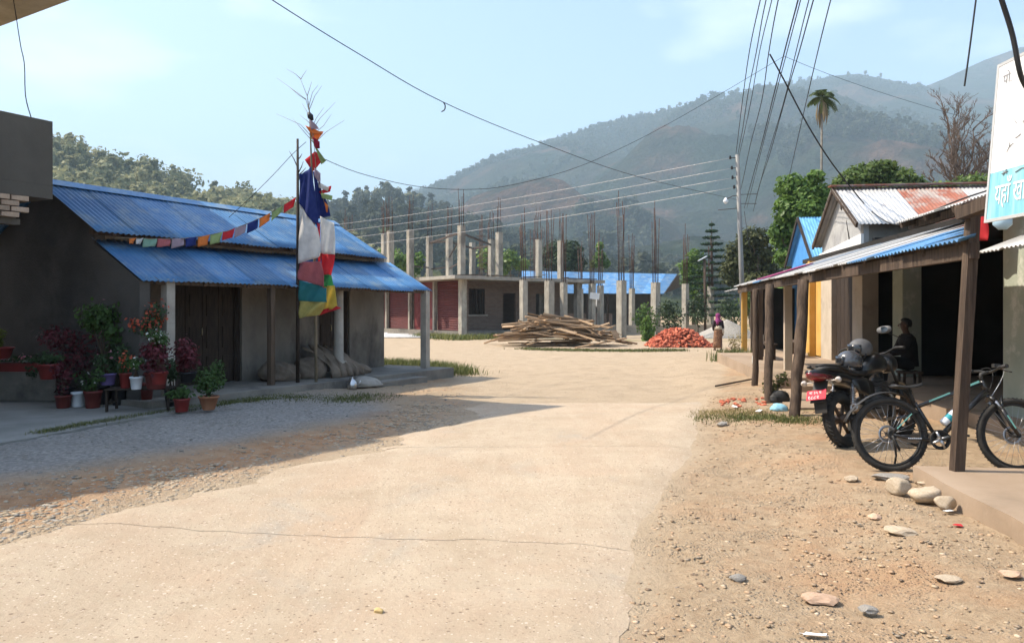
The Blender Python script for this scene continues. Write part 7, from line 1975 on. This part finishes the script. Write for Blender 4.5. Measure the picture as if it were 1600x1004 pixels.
def inv(u, ua, ub, da, db): return 1 / (1 / da + (1 / db - 1 / da) * (u - ua) / (ub - ua))
wire('long dark wire crossing the sky from upper left to the pole', [P(u, v, inv(u, 300, 1152, 10, 31)) for u, v in ((300, -85), (425, 0), (560, 84), (693, 160), (850, 225), (1000, 277), (1152, 312))], .008)
h0 = P(693, 160, inv(693, 300, 1152, 10, 31))
wire('short hooked wire end hanging from the long sky wire', [h0, h0 + Vector((.03, 0, -.06)), h0 + Vector((.02, 0, -.14)), h0 + Vector((-.04, 0, -.18))], .012)
wire('sagging line from the bamboo flag pole to the high apex', [P(u, v, d) for u, v, d in ((488, 240, dP + .1), (560, 270, 16), (650, 291, 17.5), (730, 296, 19), (800, 289, 20), (900, 262, 21.5), (1000, 217, 23), (1100, 162, 24), (1225, 88, 25))], .007)
wire('thin line falling right from the apex towards the bare tree', [P(u, v, d) for u, v, d in ((1225, 88, 25), (1300, 118, 26), (1400, 152, 28), (1520, 187, 30), (1640, 215, 32))], .007)
wire('guy line from the flag pole down to the house roof', [P(u, v, d) for u, v, d in ((478, 222, dP + .1), (457, 241, dP - .05), (430, 270, 15), (395, 305, 15.4), (355, 342, 15.6))], .006)
def zd(v, z=7.0): return FPX * (z - CH) / (HV - v)
bundle = [[(1235, -200), (1188, 0), (1171, 80), (1160, 158), (1150, 240)], [(1248, -200), (1197, 0), (1182, 80), (1169, 145), (1160, 204), (1153, 241)], [(1253, -200), (1206, 0), (1187, 80), (1172, 165), (1155, 243)],
          [(1262, -200), (1216, 0), (1201, 83), (1190, 158), (1172, 228), (1160, 285), (1150, 325)], [(1300, -200), (1247, 0), (1226, 80), (1208, 152), (1190, 225), (1176, 277), (1163, 325)],
          [(1305, -200), (1251, 0), (1230, 80), (1211, 152), (1181, 269), (1167, 325)], [(1320, -200), (1264, 0), (1244, 80), (1223, 165), (1195, 259), (1178, 325)], [(1328, -200), (1271, 0), (1249, 80), (1229, 147), (1203, 240), (1186, 292), (1177, 330)],
          [(1352, -200), (1298, 0), (1278, 80), (1260, 158), (1234, 272), (1222, 325)]]
ordn = ('leftmost', 'second from left', 'third from left', 'fourth from left, with a splice', 'fifth from left', 'sixth from left', 'seventh from left', 'eighth from left', 'rightmost')
for k, ps in enumerate(bundle): wire(f'{ordn[k]} of the bundle of wires dropping steeply to the pole', [P(u, v, zd(v)) for u, v in ps], (.010, .010, .009, .011, .014, .010, .010, .012, .011)[k])
s4 = P(1203, 85, zd(85))
wire('thick cable falling from the splice to the rusty roof', [s4, P(1225, 125, 16.8), P(1262, 195, 17.6), P(1300, 255, 18.3), P(1345, 312, 19)], .017)
wire('cable lying across the rusty roof and the tin eave', [P(1345, 312, 19), P(1362, 330, 18.6), P(1395, 350, 14), P(1440, 336, 11.5), P(1500, 312, 10.5), P(1548, 296, 10)], .012)
wire('loose wire dangling high at the right against the mountain', [P(1533, -60, 6), P(1525, 0, 6), P(1516, 70, 6), P(1508, 128, 6), P(1507, 134, 6)], .007)
wire('thick dark cable in front of the signboard corner', [P(1545, -60, 4.4), P(1565, 0, 4.4), P(1582, 55, 4.4), P(1595, 118, 4.4), P(1612, 150, 4.5)], .015)
wire('thin wavy wire hanging between roof slab and parapet at left', [P(20, -6, 13.2), P(24, 18, 12.9), P(32, 70, 12), P(38, 100, 11.6), P(40, 150, 11), P(49, 185, 10.4)], .007)
# ================================================================== small things on the ground
def rock_mesh(seed, sub=2, flat=.6, ang=.3):
    bm = bmesh.new(); bmesh.ops.create_icosphere(bm, subdivisions=sub, radius=1); r = random.Random(seed); o_ = r.random() * 40
    pl = [(Vector((r.gauss(0, 1), r.gauss(0, 1), r.gauss(0, 1))).normalized(), r.uniform(.6, .9)) for _ in range(6)]
    for v in bm.verts:
        p = v.co.copy()
        p *= 1 + .45 * (float(fbm(p.x * 1.3 + o_, p.y * 1.3 + p.z * 1.7 + o_, 3, seed)) - .45)
        for n, d in pl:
            e = p.dot(n) - d
            if e > 0: p -= n * e * ang * 2.2
        v.co = (p.x, p.y, p.z * flat)
    me = bpy.data.meshes.new('stone'); bm.to_mesh(me); bm.free()
    for f in me.polygons: f.use_smooth = sub > 1
    return me
m_stone = pbr('tan_stone', (.38, .30, .21), (.52, .43, .32), 6, .9, bump=.4, bscale=30, rnd=.15, c3=(.30, .245, .18), c3scale=3, c3amt=.36)
m_stoneg = pbr('grey_stone', (.20, .185, .165), (.33, .31, .28), 8, .9, bump=.4, bscale=30, rnd=.2)
m_stonep = pbr('pinkish_stone', (.46, .30, .20), (.55, .39, .28), 6, .9, bump=.3, bscale=30, rnd=.12)
def stone(u, v, wpx, hpx, mat, label, seed, flat=.6, sink=.25, rz=None):
    q = G(u, v, .08 if u > 1000 else .06); k = q.y / FPX; me = rock_mesh(seed, 3 if hpx > 24 else 2, 1.0, .45 if hpx > 24 else .6); o = link('stone', me, mat)
    if hpx <= 24: sink = max(sink, .55); me.polygons.foreach_set('use_smooth', [False] * len(me.polygons))
    o.scale = (wpx * k / 2, wpx * k / 2 * .8, hpx * k / 2); o.location = (q.x, q.y, gz(q.x, q.y) + hpx * k / 2 * (1 - sink) + .02); o.rotation_euler = (0, 0, rz if rz is not None else seed)
    tag(o, label, 'stone', 'larger stones by the porch and road'); return o
stone(1404, 778, 40, 30, m_stone, 'round tan boulder at the corner of the porch deck', 2, rz=0)
stone(1446, 790, 56, 30, m_stone, 'angular flat-topped tan boulder, middle of three by the deck', 8, rz=.2)
stone(1478, 802, 35, 26, m_stone, 'small round tan boulder, nearest of three by the deck', 5, rz=0)
stone(1395, 755, 62, 12, m_stoneg, 'flat grey stone slab under the bicycle rear wheel', 11, rz=0)
stone(1445, 766, 40, 14, m_stone, 'low brown stone wedged behind the boulders', 12, rz=.1)
stone(1282, 920, 62, 15, m_stonep, 'broad flat pinkish stone set in the dirt', 14, rz=.1, sink=.5)
stone(1152, 888, 30, 13, m_stoneg, 'pale grey angular stone right of the road edge', 15, sink=.3)
stone(1357, 940, 32, 12, m_stoneg, 'rounded grey stone beside the flat pink one', 18, sink=.4)
stone(1365, 812, 30, 9, m_stonep, 'small reddish stone in front of the boulders', 20, sink=.5)
stone(1405, 835, 54, 12, m_stone, 'long low tan stone half buried before the deck', 21, sink=.6)
stone(1480, 908, 44, 9, m_stone, 'flat tan stone near the lower right corner', 22, sink=.6)
stone(1580, 905, 36, 9, m_stonep, 'pink stone at the right edge below the deck', 25, sink=.6)
stone(592, 945, 20, 13, pbr('straw_lump', (.48, .33, .14), (.56, .42, .2), 20, .95), 'small straw-coloured lump lying on the road', 27, sink=.1)
stone(1330, 755, 24, 10, m_stone, 'pale chip of wood in front of the bicycle', 28, sink=.2)
stone(1128, 660, 26, 8, m_stoneg, 'dark flat scrap on the verge below the post', 29, sink=.3)
# gravel: stones nobody could count
def gravel(name, label, n, xr, yr, mask, smin, smax, mats, seed, per=4):
    r = np.random.default_rng(seed); k = 0
    px = xr[0] + (xr[1] - xr[0]) * r.random(n * per); py = yr[0] + (yr[1] - yr[0]) * r.random(n * per) ** 1.4
    ok = r.random(n * per) < mask(px, py); px, py = px[ok][:n], py[ok][:n]
    m0 = rock_mesh(seed, 1, .6, .4); V0 = np.array([v.co[:] for v in m0.vertices]); F0 = np.array([list(p.vertices) for p in m0.polygons]); bpy.data.meshes.remove(m0)
    gg = len(px)
    ii = np.clip(np.searchsorted(xs, px), 1, nx - 1); jj = np.clip(np.searchsorted(ys, py), 1, ny - 1); z = GZ[jj, ii]
    s = smin + (smax - smin) * r.random(gg) ** 3.2
    sc = np.stack([s, s * (.6 + .5 * r.random(gg)), s * (.25 + .35 * r.random(gg))], -1)
    V, F_ = replicate(V0, F0, np.stack([px, py, z - sc[:, 2] * .05], -1), sc, r.random(gg) * 6.28)
    m = np_mesh(name, V, F_, False); add_attr(m, 'tint', np.repeat(r.random(gg), len(V0)))
    o = link(name, m, mats); tag(o, label, 'gravel', kind='stuff')
def pebble(name, cs):
    m = bpy.data.materials.new(name); m.use_nodes = True; t_ = m.node_tree; b_ = t_.nodes['Principled BSDF']; b_.inputs['Roughness'].default_value = .92; b_.inputs['Specular IOR Level'].default_value = .2
    a = t_.nodes.new('ShaderNodeAttribute'); a.attribute_name = 'tint'; rp_ = t_.nodes.new('ShaderNodeValToRGB'); e = rp_.color_ramp.elements
    while len(e) < len(cs): e.new(.5)
    for k, c in enumerate(cs): e[k].position = k / (len(cs) - 1); e[k].color = (*c, 1)
    t_.links.new(a.outputs['Fac'], rp_.inputs['Fac']); t_.links.new(rp_.outputs['Color'], b_.inputs['Base Color']); return m
pm_r = pebble('verge_pebbles', [(.17, .125, .09), (.34, .235, .145), (.26, .215, .165), (.48, .36, .235), (.40, .25, .15), (.55, .45, .33)])
pm_l = pebble('grey_pebbles', [(.16, .155, .145), (.30, .285, .26), (.40, .37, .32), (.23, .215, .195)])
gravel('gravel', 'gravel and chips strewn over the dirt verge on the right', 14000, (.3, 6.5), (3.2, 14), lambda x, y: ((x > redge(y) - .03) & (x < .139 * y + 2.9)) * np.clip(.25 + 1.6 * (fbm(x * 1.2, y * 1.2, 3, 41) - .35), 0.05, 1), .004, .026, pm_r, 3)
gravel('gravel', 'grey gravel over the shaded verge on the left', 9000, (-8, .2), (5, 16.5), lambda x, y: ((x < ledge(y) + .1)) * np.clip(.4 + 1.2 * (fbm(x * 1.0, y * 1.0, 3, 43) - .35), .1, 1), .006, .030, pm_l, 5)
gravel('gravel', 'scattered small stones on the dusty road', 2600, (-5, 5), (3, 24), lambda x, y: ((x > ledge(y)) & (x < redge(y))) * .5, .005, .020, pebble('road_pebbles', [(.16, .13, .10), (.30, .24, .17), (.42, .33, .23)]), 7)
gravel('gravel', 'loose tan gravel along the sunlit left edge of the road', 13000, (-7, .2), (4.2, 13), lambda x, y: np.clip(1.2 - np.abs(x - ledge(y) + .38) / .75, 0, 1) * np.clip(.3 + 2.0 * (fbm(x * 1.3, y * 1.3, 3, 47) - .35), .08, 1), .009, .040, pebble('tan_pebbles', [(.24, .20, .155), (.38, .29, .19), (.48, .39, .28), (.30, .265, .22)]), 9, 16)
# grass and weeds
def grass(name, label, n, pts, h, mat, seed, wd=.006, spread=.12):
    r = np.random.default_rng(seed); P0 = np.array(pts)[r.integers(0, len(pts), n)] + np.concatenate([r.normal(size=(n, 2)) * spread, np.zeros((n, 1))], 1)
    P0[:, 2] = g(P0[:, 0], P0[:, 1]) - .01
    a = r.random(n) * 6.28; ln_ = h * (.35 + .9 * r.random(n)); tl_ = .35 + .5 * r.random(n)
    dx, dy = np.cos(a), np.sin(a); w_ = np.stack([-dy, dx, 0 * dx], -1) * wd
    up_ = np.stack([dx * tl_ * ln_ * .3, dy * tl_ * ln_ * .3, ln_ * .6], -1); tp_ = np.stack([dx * tl_ * ln_ * .9, dy * tl_ * ln_ * .9, ln_], -1)
    V = np.stack([P0 - w_, P0 + w_, P0 + up_ + w_ * .8, P0 + tp_, P0 + up_ - w_ * .8], 1).reshape(-1, 3); b0 = np.arange(n) * 5
    F_ = np.concatenate([np.stack([b0, b0 + 1, b0 + 2, b0 + 4], -1), np.stack([b0 + 4, b0 + 2, b0 + 3, b0 + 3], -1)])
    F_ = np.concatenate([np.stack([b0, b0 + 1, b0 + 2], -1), np.stack([b0, b0 + 2, b0 + 4], -1), np.stack([b0 + 4, b0 + 2, b0 + 3], -1)])
    m = np_mesh(name, V, F_); add_attr(m, 'tint', np.repeat(r.random(n), 5)); o = link(name, m, mat); tag(o, label, 'grass', kind='stuff')
lg = leafmat('grass_blades', (.05, .075, .018), (.20, .20, .07), .35); lgd = leafmat('dry_grass_blades', (.16, .13, .05), (.34, .28, .13), .3)
def line(pts, n, z=.1):
    out_ = []
    for i in range(len(pts) - 1):
        a, c = G(*pts[i], z), G(*pts[i + 1], z)
        out_ += [tuple(a.lerp(c, k / n)) for k in range(n)]
    return out_
grass('grass', 'dark weeds along the edge of the concrete yard', 5200, line([(60, 683), (130, 669), (200, 657), (270, 645), (330, 637), (420, 625)], 14), .07, lg, 3, .005, .07)
grass('grass', 'low grass before the flag poles and porch step', 5200, line([(330, 630), (420, 622), (520, 622), (600, 612)], 12), .05, lg, 4, .005, .28)
grass('grass', 'grass tuft at the far corner of the blue-roofed house', 4200, line([(600, 572), (640, 570), (690, 572), (720, 580)], 10), .22, lg, 5, .008, .30)
grass('grass', 'grass strip at the foot of the plank heap', 3600, line([(820, 541), (900, 544), (990, 545), (1060, 544)], 16), .10, lg, 6, .015, .30)
grass('grass', 'sparse grass on the verge round the leaning awning post', 3600, line([(1110, 645), (1160, 650), (1210, 655), (1290, 658)], 12), .05, lg, 7, .005, .20)
grass('grass', 'dry grass on the right verge below the rubbish', 2200, line([(1110, 640), (1180, 645)], 12), .05, lgd, 8, .004, .22)
grass('grass', 'weed clump at the corner of the veranda step', 900, line([(1135, 562), (1158, 556)], 6), .35, lg, 9, .012, .22)
grass('grass', 'grass tufts at the foot of the unfinished building', 2200, line([(665, 524), (720, 528), (800, 524)], 12), .3, lg, 10, .025, .4)
grass('grass', 'small green tuft between boulders and deck', 160, line([(1455, 757), (1462, 760)], 4), .10, lg, 11, .004, .03)
# litter
def litter(name, label, u, v, pts, mat, z=.09, lift=.012, th=.002):
    c = G(u, v, z); k = c.y / FPX; b = MB(); b.slab([Vector((c.x + x * k, c.y - y * k * c.y / CH * .55, gz(c.x, c.y) + lift + .004 * math.sin(x))) for x, y in pts][::-1], th)
    o = b.build(name, mat); tag(o, label, 'litter'); return o
zz = [(-20, -7), (-14, -4), (-10, -6), (0, -4), (10, -2), (20, 0), (17, 3), (20, 6), (8, 6), (-4, 4), (-18, 2), (-16, -2)]
litter('paper_strip', 'white paper strip with jagged ends lying in the dirt', 1272, 970, zz, MATS['white_paper'], lift=.03)
litter('wrapper', 'small red wrapper before the porch deck', 1497, 827, [(-7, -2), (0, -4), (7, -2), (5, 3), (-4, 3)], m_flag['red'], lift=.03)
litter('paper_scrap', 'small white scrap beside the smallest boulder', 1482, 805, [(-7, -2), (6, -4), (8, 1), (-5, 3)], MATS['white_paper'], lift=.03)
litter('paper_scrap', 'white scrap on the verge left of the blue bag', 1185, 645, [(-8, 2), (6, -4), (8, -1), (-3, 4)], MATS['white_paper'], lift=.03)
litter('paper_scrap', 'white scrap among the brick chips on the verge', 1148, 637, [(-5, 0), (2, -4), (5, 0), (-1, 3)], MATS['white_paper'], lift=.03)
q = G(1217, 646, .06); lump('plastic_bag', 'crumpled light blue plastic bag at the foot of the post', 'bag', (q.x, q.y, gz(q.x, q.y)), (.14, .10, .08), pbr('blue_film', (.22, .48, .62), (.32, .58, .70), 9, .4, bump=.3, bscale=30), 31)
q = G(1216, 634, .06); lump('rubbish_bag', 'dark crumpled rubbish bag behind the blue plastic bag', 'bag', (q.x, q.y, gz(q.x, q.y)), (.17, .12, .16), m_blackm, 33)
rr_ = random.Random(4)
for k in range(26):
    q = G(rr_.uniform(1125, 1200), rr_.uniform(626, 640), .06); o = link('brick_chip', rock_mesh(60 + k % 5, 1, .7, .6), m_rb); s_ = rr_.uniform(.03, .07); o.scale = (s_, s_ * .7, s_ * .6); o.location = (q.x, q.y, gz(q.x, q.y) + .02); o.rotation_euler = (0, 0, rr_.random() * 6); tag(o, 'broken red brick chip on the verge by the awning posts', 'brick', 'brick chips on the verge')
a, c = G(1118, 608, .05), G(1178, 598, .05); o = MB(True).tube([Vector((a.x, a.y, gz(a.x, a.y) + .05)), Vector((c.x, c.y, gz(c.x, c.y) + .06))], .018, 6).build('stick', m_dark); tag(o, 'thin dark stick lying from the road to the awning post', 'stick')
bs = G(1150, 560, .05)
tree('shrub', 'dry twiggy weed beside the corner of the veranda', bs, .9, [(0, 0, .45, .22, .2, .25), (.12, 0, .7, .14, .14, .2), (-.12, 0, .6, .14, .14, .2)], 260, .06, lgd, 71, tr=.012, group='shrubs', shell=.2)
bs = G(1205, 632, .05)
tree('shrub', 'straggly green weed growing at the middle awning post', bs, .7, [(0, 0, .3, .18, .14, .16), (.2, 0, .42, .14, .12, .14), (.1, 0, .15, .2, .16, .12)], 300, .07, lg, 72, tr=.01, group='shrubs', shell=.2)
# ------------------------------------------------------------------ single trees standing clear on the skylines
protos = {}
for k in range(3):
    V, F_, T = crown_proto(500 + k, 420, .13, (1.0, .7, 1.2)[k], 8); mm = np_mesh('crown', V, F_); add_attr(mm, 'tint', T)
    tb = MB(True); tb.tube([(0, 0, -.1), (.01, .01, .3), (0, 0, .75)], [.03, .022, .008], 6); protos[k] = (mm, tb.mesh('trunk'))
def sky_tree(u, v_base, hpx, d, k, label, grp, mat):
    q = P(u, v_base, d); t = thing('hill_tree', label, 'tree', q, random.random() * 6, grp); h = hpx / FPX * d; t.scale = (h, h, h)
    link('trunk', protos[k][1], m_bark, t); link('crown', protos[k][0], mat, t)
LST = ((92, 254, 46), (108, 254, 46), (128, 264, 42), (150, 280, 38), (183, 296, 46), (200, 298, 46), (215, 298, 50), (232, 301, 40), (248, 304, 42), (270, 312, 40), (292, 322, 38), (318, 330, 34), (345, 336, 36), (372, 340, 40), (395, 342, 36), (420, 346, 32), (440, 351, 30)); oo = order([q_[0] for q_ in LST])
for k, (u, v, h) in enumerate(LST):
    sky_tree(u, v, h, 372, k % 3, oo[k] + ' tree from the left on the crest of the near wooded hill', 'trees on the near hill crest', lm_l)
LST = ((540, 335, 26), (556, 330, 30), (572, 325, 30), (590, 322, 34), (606, 318, 34), (622, 320, 28), (640, 326, 30), (655, 328, 26), (672, 338, 24)); oo = order([q_[0] for q_ in LST])
for k, (u, v, h) in enumerate(LST):
    sky_tree(u, v, h, 610, k % 3, oo[k] + ' hazy tree from the left on the low crest behind the rebar', 'trees on the lower hill crest', lm_m)
LST = ((960, 199, 14), (1007, 184, 9), (1045, 172, 9), (1062, 167, 10), (1152, 152, 16), (1190, 144, 10), (1200, 141, 10), (1215, 138, 10), (1325, 118, 8), (1352, 117, 9), (1376, 122, 9), (1436, 137, 9), (845, 226, 9), (832, 232, 9), (865, 222, 8), (790, 240, 8)); oo = order([q_[0] for q_ in LST])
for k, (u, v, h) in enumerate(LST):
    sky_tree(u, v + 1, h, 1850, k % 3, oo[k] + ' lone small tree from the left on the mountain skyline', 'trees on the mountain skyline', lm_m)
# ------------------------------------------------------------------ the hazy air
hz = MB().box((0, 1200, 383), (9600, 9800, 772))
ho = hz.build('haze', None); ho['kind'] = 'stuff'; tag(ho, 'pale blue valley haze between the village and the mountains', 'haze')
hm = bpy.data.materials.new('haze_air'); hm.use_nodes = True
hm.node_tree.nodes.clear()
ov = hm.node_tree.nodes.new('ShaderNodeOutputMaterial'); pv_ = hm.node_tree.nodes.new('ShaderNodeVolumePrincipled')
pv_.inputs['Color'].default_value = (.62, .845, 1.0, 1)
pv_.inputs['Density'].default_value = 0.00042
pv_.inputs['Anisotropy'].default_value = 0.0
hm.node_tree.links.new(pv_.outputs['Volume'], ov.inputs['Volume'])
ho.data.materials.append(hm)
try: hm.cycles.homogeneous_volume = True
except Exception: pass
